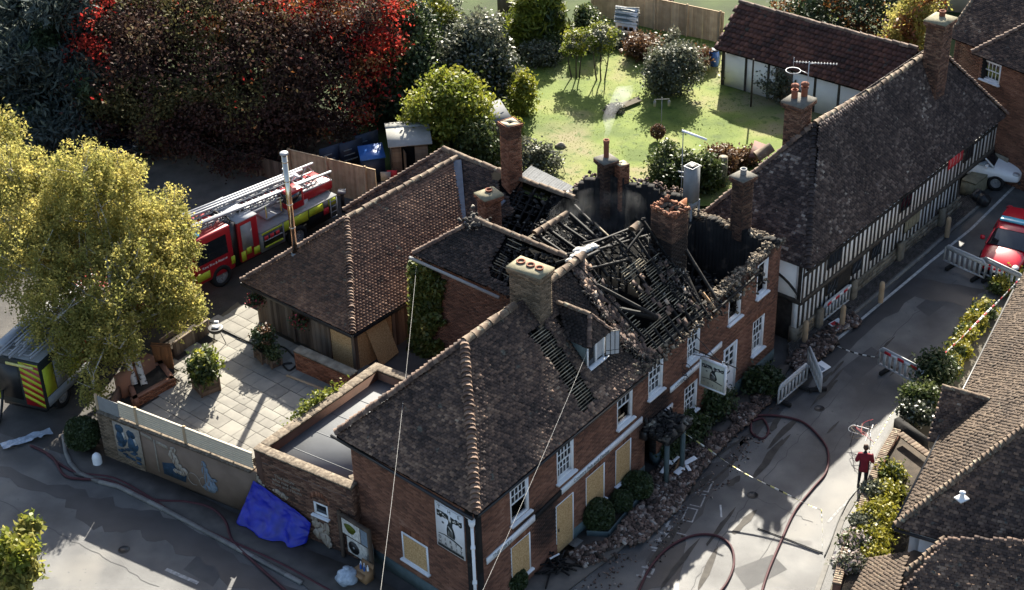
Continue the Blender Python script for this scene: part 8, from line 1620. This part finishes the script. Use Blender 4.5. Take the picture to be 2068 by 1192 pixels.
# garden chair, barbecue
bb = thing('barbecue', 'round kettle barbecue on legs at the back of the patio', 'barbecue', at(440, 695, YZ)); c = at(440, 695, YZ + .03); b = MB(); b.lathe(c + ZUP * .5, [(.05, -.02), (.24, .1), (.3, .26), (.28, .27), (.0, .2)], 16); b.build('bowl', M['iron'], bb); b = MB()
for k in range(3): a = k * 2.1; b.tube([c + V3(.32 * math.cos(a), .32 * math.sin(a), 0), c + V3(.15 * math.cos(a), .15 * math.sin(a), .55)], .015, 6)
b.build('legs', M['iron'], bb); b = MB(); b.hexa(c + V3(-.14, -.12, .78), V3(.28, 0, 0), V3(0, .24, 0), ZUP * .02); b.build('grill_tray', M['alu'], bb); b = MB(); b.hexa(c + V3(-.1, .3, .7), V3(.16, 0, 0), V3(0, .12, 0), ZUP * .1); b.build('white_tub', M['white'], bb)
for k, s_ in enumerate((.35, 2.75)):
 c = V3(*(q0 + gd * s_)[:2], 2.35) + nb_ * .3; t = thing('hanging_basket', ('left' if k == 0 else 'right') + ' hanging basket of faded red flowers under the barn eaves', 'hanging basket', tuple(c)); b = MB(); b.lathe(c - ZUP * .2, [(.05, 0), (.18, .08), (.22, .2), (0, .2)], 12); b.build('basket', M['bark'], t); b = MB(); q = c + rng.normal(size=(700, 3)) * V3(.16, .16, .12); leaves(b, q, .07, (rng.random(700) < .22).astype(int)); b.build('foliage', [M['lf_box'], M['flower_red']], t, kind='stuff')
 b = MB(); b.tube([c + ZUP * .0, c + ZUP * .45], .008, 4); b.build('chain', M['iron'], t)
# lane bits
b = MB(); c = at(198, 938, 0); b.lathe(c, [(.17, 0), (.17, .32), (.14, .42), (.06, .5), (0, .5)], 14); o = b.build('lane_bollard', M['white'], smooth=False); tag(o, 'small white bollard by the clipped yew', 'bollard');
b = MB(); nu, nv = 16, 8; c = at(55, 890, 0); V = []
for j in range(nv + 1):
 for i in range(nu + 1): a, t_ = i / nu - .5, j / nv - .5; V.append(c + V3(.85, .45, 0) * a * 1.9 + V3(-.3, .5, 0) * t_ * .7 + ZUP * (.07 + .16 * abs(mnoise.noise(Vector((a * 6, t_ * 5, 3))))))
b.add(V, [[j * (nu + 1) + i, j * (nu + 1) + i + 1, (j + 1) * (nu + 1) + i + 1, (j + 1) * (nu + 1) + i] for j in range(nv) for i in range(nu)], 0, .5); o = b.build('crumpled_sheet', M['bag'], smooth=True); tag(o, 'crumpled pale sheet on the lane behind the fire engine', 'sheet')
# ---- yard behind the barn: fence, shed, bins
def board_fence(name, label, pts, h, m='fence_pale', z=YZ, wd=.13, post=2.0, cap=True):
 t = thing(name, label, 'fence', (*pts[0][:2], z))
 for a, c in zip(pts[:-1], pts[1:]):
  a, c = V3(a[0], a[1], z), V3(c[0], c[1], z); L = np.linalg.norm(c - a); d = (c - a) / L; n = unit(np.cross(d, ZUP)); k = int(L / wd)
  for i in range(k): piece('fence_board', t, M[m], a + d * (i * L / k + .004) + n * random.uniform(0, .01), d * (L / k - .008), n * .02, ZUP * (h - random.uniform(0, .02)))
  for i in range(int(L / post) + 1): piece('post', t, M[m], a + d * min(i * post, L - .1) + n * .02, d * .1, n * .1, ZUP * (h + .1))
  if cap: piece('cap_rail', t, M[m], a + ZUP * (h + .002), d * L, n * .06, ZUP * .04)
 return t
board_fence('board_fence', 'pale vertical board fence behind the ladder truck', [at(590, 372, YZ), at(764, 415, YZ)], 1.75)
board_fence('board_fence', 'dark low fence running under the copper beech', [at(450, 335, YZ), at(590, 372, YZ)], 1.0, 'boards', cap=False)
board_fence('garden_fence', 'tall close boarded fence across the far end of the lawn', [at(1195, 35, YZ), at(1460, 92, YZ)], 1.8, wd=.2, post=1.9)
sh = thing('garden_shed', 'small wooden shed with a pale felt roof and open dark door', 'shed', at(800, 365, YZ)); sc_ = [at(x, y, YZ) for x, y in ((752, 360), (796, 372), (862, 366), (845, 330))]; sx = unit(sc_[2] - sc_[1]); sy = V3(-sx[1], sx[0], 0); o_ = sc_[1]
b = MB(); b.hexa(o_ + sx * .02 + sy * .02, sx * 1.56, sy * 2.0, ZUP * 1.9); b.build('inside', M['void'], sh)
for i in range(12): piece('board', sh, M['boards'], o_ + ZUP * .16 * i, sx * .42, -sy * .025, ZUP * .15); piece('board', sh, M['boards'], o_ + sx * 1.02 + ZUP * .16 * i, sx * .58, -sy * .025, ZUP * .15); piece('board', sh, M['boards'], o_ - sx * .025 + ZUP * .16 * i, sy * 2.0, sx * .025, ZUP * .15)
piece('door', sh, M['boards'], o_ + sx * .45, sx * .18 - sy * .4, V3(.03, 0, 0), ZUP * 1.7); b = MB(); b.hexa(o_ - sx * .15 - sy * .2 + ZUP * 1.93, sx * 1.95, sy * 1.2 + ZUP * .3, ZUP * .04); b.hexa(o_ - sx * .15 + sy * 1.0 + ZUP * 2.23, sx * 1.95, sy * 1.2 - ZUP * .3, ZUP * .04); b.build('shed_roof', M['felt_pale'], sh)
bn = thing('blue_bin', 'dark wheeled bin with a bright blue lid beside the shed', 'bin', at(745, 375, YZ)); c = at(735, 372, YZ); b = MB(); b.hexa(c, V3(1.0, .2, 0), V3(-.2, .9, 0), ZUP * 1.15); b.build('bin_body', M['navy'], bn); b = MB(); b.hexa(c + V3(-.05, -.05, 1.16), V3(1.1, .2, .05), V3(-.2, 1.0, .2), ZUP * .06); b.build('bin_lid', M['plastic_blue'], bn)
for k, (x, y) in enumerate(((650, 352), (690, 342), (722, 325))):
 c = at(x, y, YZ); t = thing('advert_board', ('nearest', 'middle', 'farthest')[k] + ' of three dark blue advert boards under the trees', 'sign board', tuple(c)); d = V3(.9, .55, 0) * 1.1; b = MB(); b.hexa(c, d, V3(-.03, .05, 0), ZUP * 1.25); b.build('panel', M['navy'], t);
 for j in range(3): piece('printed_line', t, M['mural_sky'], c + d * .15 + ZUP * (.35 + j * .25) - V3(-.03, .05, 0) * .06 + V3(.006, -.01, 0), d * (.6 - .12 * j), V3(.004, -.006, 0), ZUP * .05)
for k, (x, y, m) in enumerate(((770, 395, 'galv'), (783, 392, 'red_hv'))):
 c = at(x, y, YZ); t = thing('garden_chair', ('grey plastic', 'red seated')[k] + ' chair behind the board fence', 'chair', tuple(c)); b = MB(); b.hexa(c + ZUP * .42, V3(.45, 0, 0), V3(0, .45, 0), ZUP * .04); b.build('seat', M[m], t); b = MB(); b.hexa(c + V3(0, .45, .42), V3(.45, 0, 0), V3(0, .04, 0), ZUP * .5); b.build('backrest', M[m], t)
 for u in (0, .41):
  for v in (0, .41): piece('leg', t, M['galv'], c + V3(u, v, 0), V3(.035, 0, 0), V3(0, .035, 0), ZUP * .42)
lp_ = thing('lamp_bollard', 'slim lamp post with a lidded top in front of the board fence', 'lamp', at(694, 425, YZ)); c = at(694, 428, YZ); b = MB(); b.box(c, .14, .14, .95); b.build('post', M['black'], lp_); b = MB(); b.box(c + ZUP * .95, .34, .34, .1); b.build('lamp_head', M['galv'], lp_)
sr = thing('side_shed', 'grey roofed lean-to between the lime bush and the tall stack', 'shed', at(1000, 340, YZ)); b = MB(); p = at(985, 330, YZ); b.hexa(p, V3(1.0, .3, 0), V3(-.4, 1.6, 0), ZUP * 1.9); b.build('wall', M['boards'], sr); b = MB(); b.hexa(p + V3(-.15, -.1, 1.92), V3(1.3, .35, .2), V3(-.5, 1.9, 0), ZUP * .05); b.build('shed_roof', M['felt'], sr)
cr = thing('corrugated_roof', 'low corrugated grey lean-to roof behind the back range', 'roof', at(1090, 395, YZ)); a = [at(1050, 355, 3.0), at(1140, 395, 3.0), at(1160, 378, 2.5), at(1072, 335, 2.5)]; b = MB(); k = 40
for i in range(k): t0, t1 = i / k, (i + 1) / k; h = .035 * (i % 2); p, q = a[0] + (a[1] - a[0]) * t0, a[3] + (a[2] - a[3]) * t0; p2_, q2_ = a[0] + (a[1] - a[0]) * t1, a[3] + (a[2] - a[3]) * t1; b.poly([p + ZUP * h, p2_ + ZUP * (.035 - h), q2_ + ZUP * (.035 - h), q + ZUP * h])
b.build('corrugated_sheet', M['tin'], cr);
for p in (a[2], a[3]): piece('post', cr, M['boards'], V3(p[0], p[1], YZ), V3(.08, 0, 0), V3(0, .08, 0), ZUP * 1.5)
sf_ = thing('swing_frame', 'thin metal frame standing on the grass by the grey bush', 'frame', at(1120, 350, YZ)); c0, c1 = at(1092, 362, YZ), at(1128, 362, YZ); b = MB()
for c in (c0, c1): b.tube([c + V3(-.35, 0, 0), c + V3(0, .1, 1.35), c + V3(.35, .3, 0)], .02, 6)
b.tube([c0 + V3(0, .1, 1.35), c1 + V3(0, .1, 1.35)], .02, 6); b.build('tube_frame', M['galv'], sf_)
# ---- garden things
pw = thing('playhouse', 'white timber playhouse with a green striped roof at the top of the lawn', 'playhouse', at(1262, 75, YZ)); c = at(1243, 76, YZ + .1); ex_, ey_ = V3(1.02, -.42, 0), V3(.25, 1.0, 0) * .85
b = MB(); b.hexa(c, ex_, ey_, ZUP * .95); b.prism([c + ZUP * .95, c + ey_ + ZUP * .95, c + ey_ / 2 + ZUP * 1.55], ex_); b.build('walls', M['white'], pw)
for i in range(3): piece('window', pw, M['wood_new'], c + ex_ * (.12 + .28 * i) + V3(-.0, -.025, 0) + ZUP * .3, ex_ * .2, V3(-.01, -.03, 0), ZUP * .4); piece('pane', pw, M['void'], c + ex_ * (.15 + .28 * i) + V3(-.0, -.06, 0) + ZUP * .35, ex_ * .14, V3(-.0, -.01, 0), ZUP * .3)
piece('door_opening', pw, M['void'], c + ex_ * 1.003 + ey_ * .3, ey_ * .35, ex_ * .01, ZUP * .85)
for s in (0, 1):
 lo = c + ey_ * (s * 1.2 - .1) + ZUP * .86; hi = c + ey_ / 2 + ZUP * 1.6
 for k in range(7): t0 = k / 7; piece('roof_slat', pw, M['grey_paint'] if k % 2 else M['white_dirty'], lo + (hi - lo) * t0 - ex_ * .06, ex_ * 1.12, (hi - lo) / 7 * .97, ZUP * .03)
sl_ = thing('sleeper_bed', 'raised bed of stacked timber sleepers in front of the playhouse', 'raised bed', at(1240, 90, YZ)); a, c = at(1218, 82, YZ), at(1300, 110, YZ);
for k in range(5): piece('sleeper', sl_, M['boards'] if k < 4 else M['fence_pale'], a + ZUP * .17 * k, (c - a) * (1 if k < 3 else .8), V3(.05, .2, 0), ZUP * .15)
piece('soil', sl_, M['earth'], a + V3(.05, .2, .0), c - a, V3(.2, .7, 0), ZUP * .6)
ds = thing('dark_shed', 'dark timber shed with a steep grey roof at the top edge', 'shed', at(1045, 25, YZ)); p = at(1005, 32, YZ); b = MB(); b.hexa(p, V3(1.6, -.5, 0), V3(.6, 2.2, 0), ZUP * 1.7); b.prism([p + ZUP * 1.7, p + V3(1.6, -.5, 1.7), p + V3(.8, -.25, 2.6)], V3(.6, 2.2, 0)); b.build('walls', M['boards'], ds); b = MB(); b.add([p + V3(1.75, -.6, 1.6), p + V3(.8, -.3, 2.66), p + V3(1.4, 2.0, 2.66), p + V3(2.4, 1.7, 1.6), p + V3(-.15, -.1, 1.6), p + V3(.5, 2.2, 1.6)], [[0, 1, 2, 3], [1, 4, 5, 2]], 0, .5); b.build('shed_roof', M['lead'], ds)
b = MB(); p = G(1516, 220); b.tube([p, p + ZUP * 2.6], .045, 8); o = b.build('wooden_pole', M['bark']); tag(o, 'upright dark wooden pole standing on the lawn', 'pole')
bp = thing('bird_feeder', 'slim bird feeder pole on the lawn with small hanging pots', 'bird feeder', tuple(G(1335, 275))); p = G(1335, 275); b = MB(); b.tube([p, p + ZUP * 2.0], .02, 6); b.tube([p + ZUP * 1.9 + V3(-.35, 0, 0), p + ZUP * 1.9 + V3(.35, 0, 0)], .015, 5); b.build('pole', M['galv'], bp)
for s in (-.33, .33): b = MB(); b.lathe(p + V3(s, 0, 1.55), [(.0, 0), (.06, 0), (.06, .25), (0, .32)], 8); b.build('feeder', M['galv'], bp)
b = MB(); b.blob(G(1132, 300) + ZUP * .1, (.28, .18, .18), 12, 8, .3, 1.5, seed=2); o = b.build('garden_boulder', M['stone'], smooth=True); tag(o, 'dark rounded stone lying on the lawn', 'stone')
bb_ = thing('water_butt', 'blue water butt at the left corner of the outbuilding', 'water butt', tuple(at(1441, 135, YZ))); c = at(1441, 135, YZ); b = MB(); b.lathe(c, [(.22, 0), (.28, .3), (.28, .6), (.22, .9), (0, .9)], 14); b.build('barrel', M['plastic_blue'], bb_); b = MB(); b.lathe(c + ZUP * .9, [(.24, 0), (.24, .05), (0, .05)], 14); b.build('lid', M['navy'], bb_)
tc = thing('tree_stump', 'pale cut tree trunk beside the duct shrubs', 'stump', tuple(G(1458, 375))); b = MB(); c = G(1458, 378); b.tube([c, c + ZUP * 1.5], .2, 12); b.build('trunk', M['stone'], tc)
hu = thing('wattle_panel', 'woven wattle panel in front of the outbuilding', 'fence', tuple(at(1675, 210, YZ))); a, c = at(1655, 205, YZ), at(1700, 222, YZ);
for i in range(8): piece('stake', hu, M['boards'], a + (c - a) * i / 7, V3(.04, 0, 0), V3(0, .04, 0), ZUP * 1.1)
for k in range(9): pbeam('withy', hu, M['fence_pale'], a + ZUP * (.12 + k * .11) + V3(0, -.04, 0), c + ZUP * (.12 + k * .11) + V3(0, -.04, 0), .03, .04)
# TV aerial on the weathered stack
ta = thing('tv_aerial', 'long toothed television aerial on a mast beside the red chimney pots', 'aerial', (11.4, 56.1, 8.9)); m0_ = V3(11.4, 56.1, 8.7); tp = V3(11.4, 56.1, 10.2); b = MB(); b.tube([m0_, tp], .02, 6); b.build('mast', M['alu'], ta); a0, a1 = at(1603, 125, 10.1), at(1690, 130, 10.1); b = MB(); b.tube([a0, a1], .014, 5); d = unit(a1 - a0); n = V3(-d[1], d[0], 0)
for i in range(15): q = a0 + (a1 - a0) * i / 14; b.tube([q - n * .11, q + n * .11], .01, 4)
b.tube([a0 + ZUP * .18, a0 - ZUP * .18], .012, 4); b.build('boom', M['alu'], ta); b = MB(); cq = at(1602, 143, 9.7); b.tube([cq + V3(.28 * math.cos(t), .28 * math.sin(t), 0) for t in np.linspace(0, 6.28, 17)[:-1]], .02, 5, closed=True); b.build('ring_dipole', M['alu'], ta); b = MB(); b.tube([tp - ZUP * .1, (a0 + a1) / 2], .014, 5); b.tube([tp - ZUP * .5, cq + V3(.28, 0, 0)], .014, 5); b.build('stay', M['alu'], ta)
# low stone wall block and clutter by the far end of the timber framed house
yw = thing('yellow_stone_wall', 'low sunlit yellow stone wall at the end of the timber framed house', 'wall', at(1985, 400, 0)); a, c = at(1965, 400, 0), at(2002, 372, 0); b = MB(); b.hexa(a, c - a, V3(-.5, .4, 0), ZUP * .67); b.build('wall_core', M['cement'], yw)  # cream cement colour stands in for sunlight on this wall
d = (c - a); L = np.linalg.norm(d); d = d / L; n = unit(np.cross(d, ZUP))
for k in range(3):
 s = random.uniform(-.15, 0)
 while s < L - .1: w_ = random.uniform(.25, .45); piece('stone_block', yw, M['cement'], a + d * max(s, 0) + ZUP * .22 * k + n * .0, d * (min(w_, L - max(s, 0)) - .02), n * random.uniform(.03, .05), ZUP * .21); s += w_
for i in range(3): piece('coping_stone', yw, M['cement'], a + d * L * i / 3 + ZUP * .672 + n * .05, d * (L / 3 - .02), V3(-.55, .42, 0), ZUP * .08)
for k, (x, y) in enumerate(((1700, 658), (1778, 610), (1625, 690), (1912, 478))):
 c = at(x, y, .12); t = thing('wooden_bollard', ('weathered wooden bollard beside the fallen red sign', 'weathered wooden bollard halfway along the pavement', 'weathered wooden bollard near the corner of the timber framed house', 'weathered wooden bollard nearest the yellow stone wall')[k], 'bollard', tuple(c), 0, 'bollards on the pavement'); b = MB(); b.lathe(c, [(.11, 0), (.11, .85), (.07, .95), (0, .95)], 12); b.build('post', M['fence_pale'], t)
for k, (x, y) in enumerate(((1975, 405), (1985, 415))):
 c = at(x, y, .1); b = MB(); b.blob(c + ZUP * .25, (.32, .28, .3), 14, 9, .3, 2, seed=k + 6, zmin=.1); o = b.build('rubbish_sack', M['black'], smooth=True); tag(o, ('larger', 'smaller')[k] + ' black rubbish sack on the pavement below the yellow stone wall', 'sack')
# smoke from the red pot and over the ruin
def smoke(name, blobs, dens, seed):
 b = MB()
 for i, (c, r) in enumerate(blobs): b.blob(c, r, 14, 9, .25, 1.3, seed=i + seed)
 m = bpy.data.materials.new(name); m.use_nodes = True; t = m.node_tree; t.nodes.remove(t.nodes['Principled BSDF']); v = t.nodes.new('ShaderNodeVolumePrincipled'); v.inputs['Color'].default_value = (.85, .88, .92, 1); v.inputs['Anisotropy'].default_value = .45
 g_ = t.nodes.new('ShaderNodeNewGeometry'); nz = t.nodes.new('ShaderNodeTexNoise'); nz.inputs['Scale'].default_value = 1.6; nz.inputs['Detail'].default_value = 3; t.links.new(g_.outputs['Position'], nz.inputs['Vector']); mr = t.nodes.new('ShaderNodeMapRange'); mr.inputs['From Min'].default_value = .42; mr.inputs['From Max'].default_value = .75; mr.inputs['To Max'].default_value = dens; t.links.new(nz.outputs['Fac'], mr.inputs['Value']); t.links.new(mr.outputs[0], v.inputs['Density']); t.links.new(v.outputs[0], t.nodes['Material Output'].inputs['Volume'])
 o = b.build(name, m, smooth=True); o['kind'] = 'stuff'; return o
s0 = V3(3.72, 54.75, 7.9)
def plume(name, pts, r, dens, sc, seed, lo=.4):
 b = MB(); P = smooth_path(pts, 8); k = len(P); w_ = np.linspace(0, 1, k); P[:, 0] += .12 * w_ * np.sin(w_ * 9); b.tube(P, r[0] + (r[1] - r[0]) * w_ ** .8 * (1 + .18 * np.sin(w_ * 17)), 14)
 m = bpy.data.materials.new(name); m.use_nodes = True; t = m.node_tree; t.nodes.remove(t.nodes['Principled BSDF']); v = t.nodes.new('ShaderNodeVolumePrincipled'); v.inputs['Color'].default_value = (.85, .88, .92, 1); v.inputs['Anisotropy'].default_value = .5
 g_ = t.nodes.new('ShaderNodeNewGeometry'); nz = t.nodes.new('ShaderNodeTexNoise'); nz.inputs['Scale'].default_value = sc; nz.inputs['Detail'].default_value = 4; t.links.new(g_.outputs['Position'], nz.inputs['Vector']); mr = t.nodes.new('ShaderNodeMapRange'); mr.inputs['From Min'].default_value = lo; mr.inputs['From Max'].default_value = .72; mr.inputs['To Max'].default_value = dens; t.links.new(nz.outputs['Fac'], mr.inputs['Value']); t.links.new(mr.outputs[0], v.inputs['Density']); t.links.new(v.outputs[0], t.nodes['Material Output'].inputs['Volume'])
 o = b.build(name, m, smooth=True); o['kind'] = 'stuff'; return o
plume('smoke', [s0, s0 + V3(.08, .1, .5), s0 + V3(.3, .3, 1.2), s0 + V3(.7, .6, 1.9)], (.06, .34), .9, 2.2, 1, .3)
smoke('smoke_haze', [(V3(3.4, 53.5, 5.0), (2.1, 1.2, 1.4))], .1, 5)


# ---------------------------------------------------------------- the person in the maroon coat
def skin_body(name, verts, edges, radii, m, parent, root=0, lv=2):
 me = bpy.data.meshes.new(name); me.from_pydata([tuple(v) for v in verts], edges, []); me.materials.append(m); o = bpy.data.objects.new(name, me)
 link(o, parent, WM[parent.name]); sk = o.modifiers.new('skin', 'SKIN'); sk.use_smooth_shade = True
 for i, r in enumerate(radii):
  r = r if isinstance(r, tuple) else (r, r); me.skin_vertices[0].data[i].radius = r; me.skin_vertices[0].data[i].use_root = (i == root)
 s = o.modifiers.new('round', 'SUBSURF'); s.levels = s.render_levels = lv; return o
pp = at(1740, 985, 0); pt = thing('person', 'person in a maroon coat and dark trousers walking by the garden wall, head bowed', 'person', tuple(pp), math.radians(75))
# local x = forward; one foot stepping ahead, arms folded to hold something at the chest
J = [(0, 0, .92), (.02, 0, 1.15), (.05, 0, 1.36), (.07, 0, 1.46), (.1, 0, 1.54),
     (0, .1, .88), (.16, .11, .5), (.02, .12, .1), (.14, .12, .05), (0, -.1, .88), (-.05, -.1, .48), (-.3, -.1, .16), (-.2, -.1, .06),
     (.05, .18, 1.38), (.0, .27, 1.12), (.24, .16, 1.06), (.3, .1, 1.08), (.05, -.18, 1.38), (.02, -.28, 1.12), (.25, -.16, 1.12), (.31, -.1, 1.14)]
E_ = [(0, 1), (1, 2), (2, 3), (3, 4), (0, 5), (5, 6), (6, 7), (7, 8), (0, 9), (9, 10), (10, 11), (11, 12), (2, 13), (13, 14), (14, 15), (15, 16), (2, 17), (17, 18), (18, 19), (19, 20)]
Rd = [(.15, .13), (.15, .12), (.16, .11), .06, .05, .1, .065, .045, .04, .1, .065, .045, .04, .07, .05, .038, .03, .07, .05, .038, .03]
skin_body('body', J, E_, Rd, M['trousers'], pt)
cv = [(0, 0, .74), (.01, 0, .95), (.03, 0, 1.18), (.05, 0, 1.38), (.07, 0, 1.46), (.05, .19, 1.38), (.0, .28, 1.12), (.22, .17, 1.07), (.05, -.19, 1.38), (.02, -.29, 1.12), (.23, -.17, 1.12)]
skin_body('coat', cv, [(0, 1), (1, 2), (2, 3), (3, 4), (3, 5), (5, 6), (6, 7), (3, 8), (8, 9), (9, 10)], [(.2, .17), (.185, .155), (.18, .14), (.17, .13), .075, .085, .068, .055, .085, .068, .055], M['coat'], pt, root=1)
b = MB(); hc = V3(.14, 0, 1.63); b.blob(hc, (.1, .078, .125), 16, 12, .0); b.blob(hc + V3(.1, 0, -.02), (.025, .016, .025), 8, 6, 0);
for s in (-1, 1): b.blob(hc + V3(0, s * .08, 0), (.025, .012, .035), 8, 6, 0)
hd2 = b.build('head', M['skin'], pt, smooth=True, local=True)
for s in (-1, 1): b = MB(); b.blob(hc + V3(.088, s * .032, .015), (.012, .014, .01), 8, 6, 0); b.build('eye', M['print_black'], hd2, smooth=True, local=True)
b = MB(); b.blob(hc + V3(.09, 0, -.06), (.012, .028, .008), 8, 6, 0); b.build('mouth', M['coat'], hd2, smooth=True, local=True)
b = MB(); b.blob(hc + V3(-.025, 0, .03), (.105, .095, .12), 16, 12, .12, 3, seed=2); b.build('hair', M['hair'], pt, smooth=True, local=True)
for s, c in ((1, V3(.27, .12, 1.08)), (-1, V3(.28, -.12, 1.14))):
 b = MB(); b.blob(c + V3(.02, 0, 0), (.045, .03, .035), 10, 7, 0)
 for k in range(4): b.tube([c + V3(.04, s * (.02 - .014 * k), .016 - .004 * k), c + V3(.085, s * (.01 - .014 * k) - s * .02, .012), c + V3(.095 - .006 * k, -s * .02 - s * .014 * k, -.012)], [.0095, .009, .007], 6)
 b.tube([c + V3(.02, s * .02, .03), c + V3(.06, s * .03 - s * .03, .045), c + V3(.08, -s * .01, .04)], [.011, .01, .008], 6); b.build('hand', M['skin'], pt, smooth=True, local=True)
for (x, y, z) in ((.09, .12, .04), (-.22, -.1, .05)): b = MB(); b.blob((x, y, z), (.14, .05, .05), 12, 7, 0, zmin=.0); b.build('shoe', M['black'], pt, smooth=True, local=True)
ph = thing('tape_reel', 'dark reel held in the hands of the person', 'reel', tuple(pp), math.radians(75)); b = MB(); b.lathe((.37, -.02, 1.08), [(0, 0), (.06, 0), (.06, .03), (0, .03)], 12, axis=V3(.3, 1, .2)); b.build('reel', M['black'], ph, local=True)
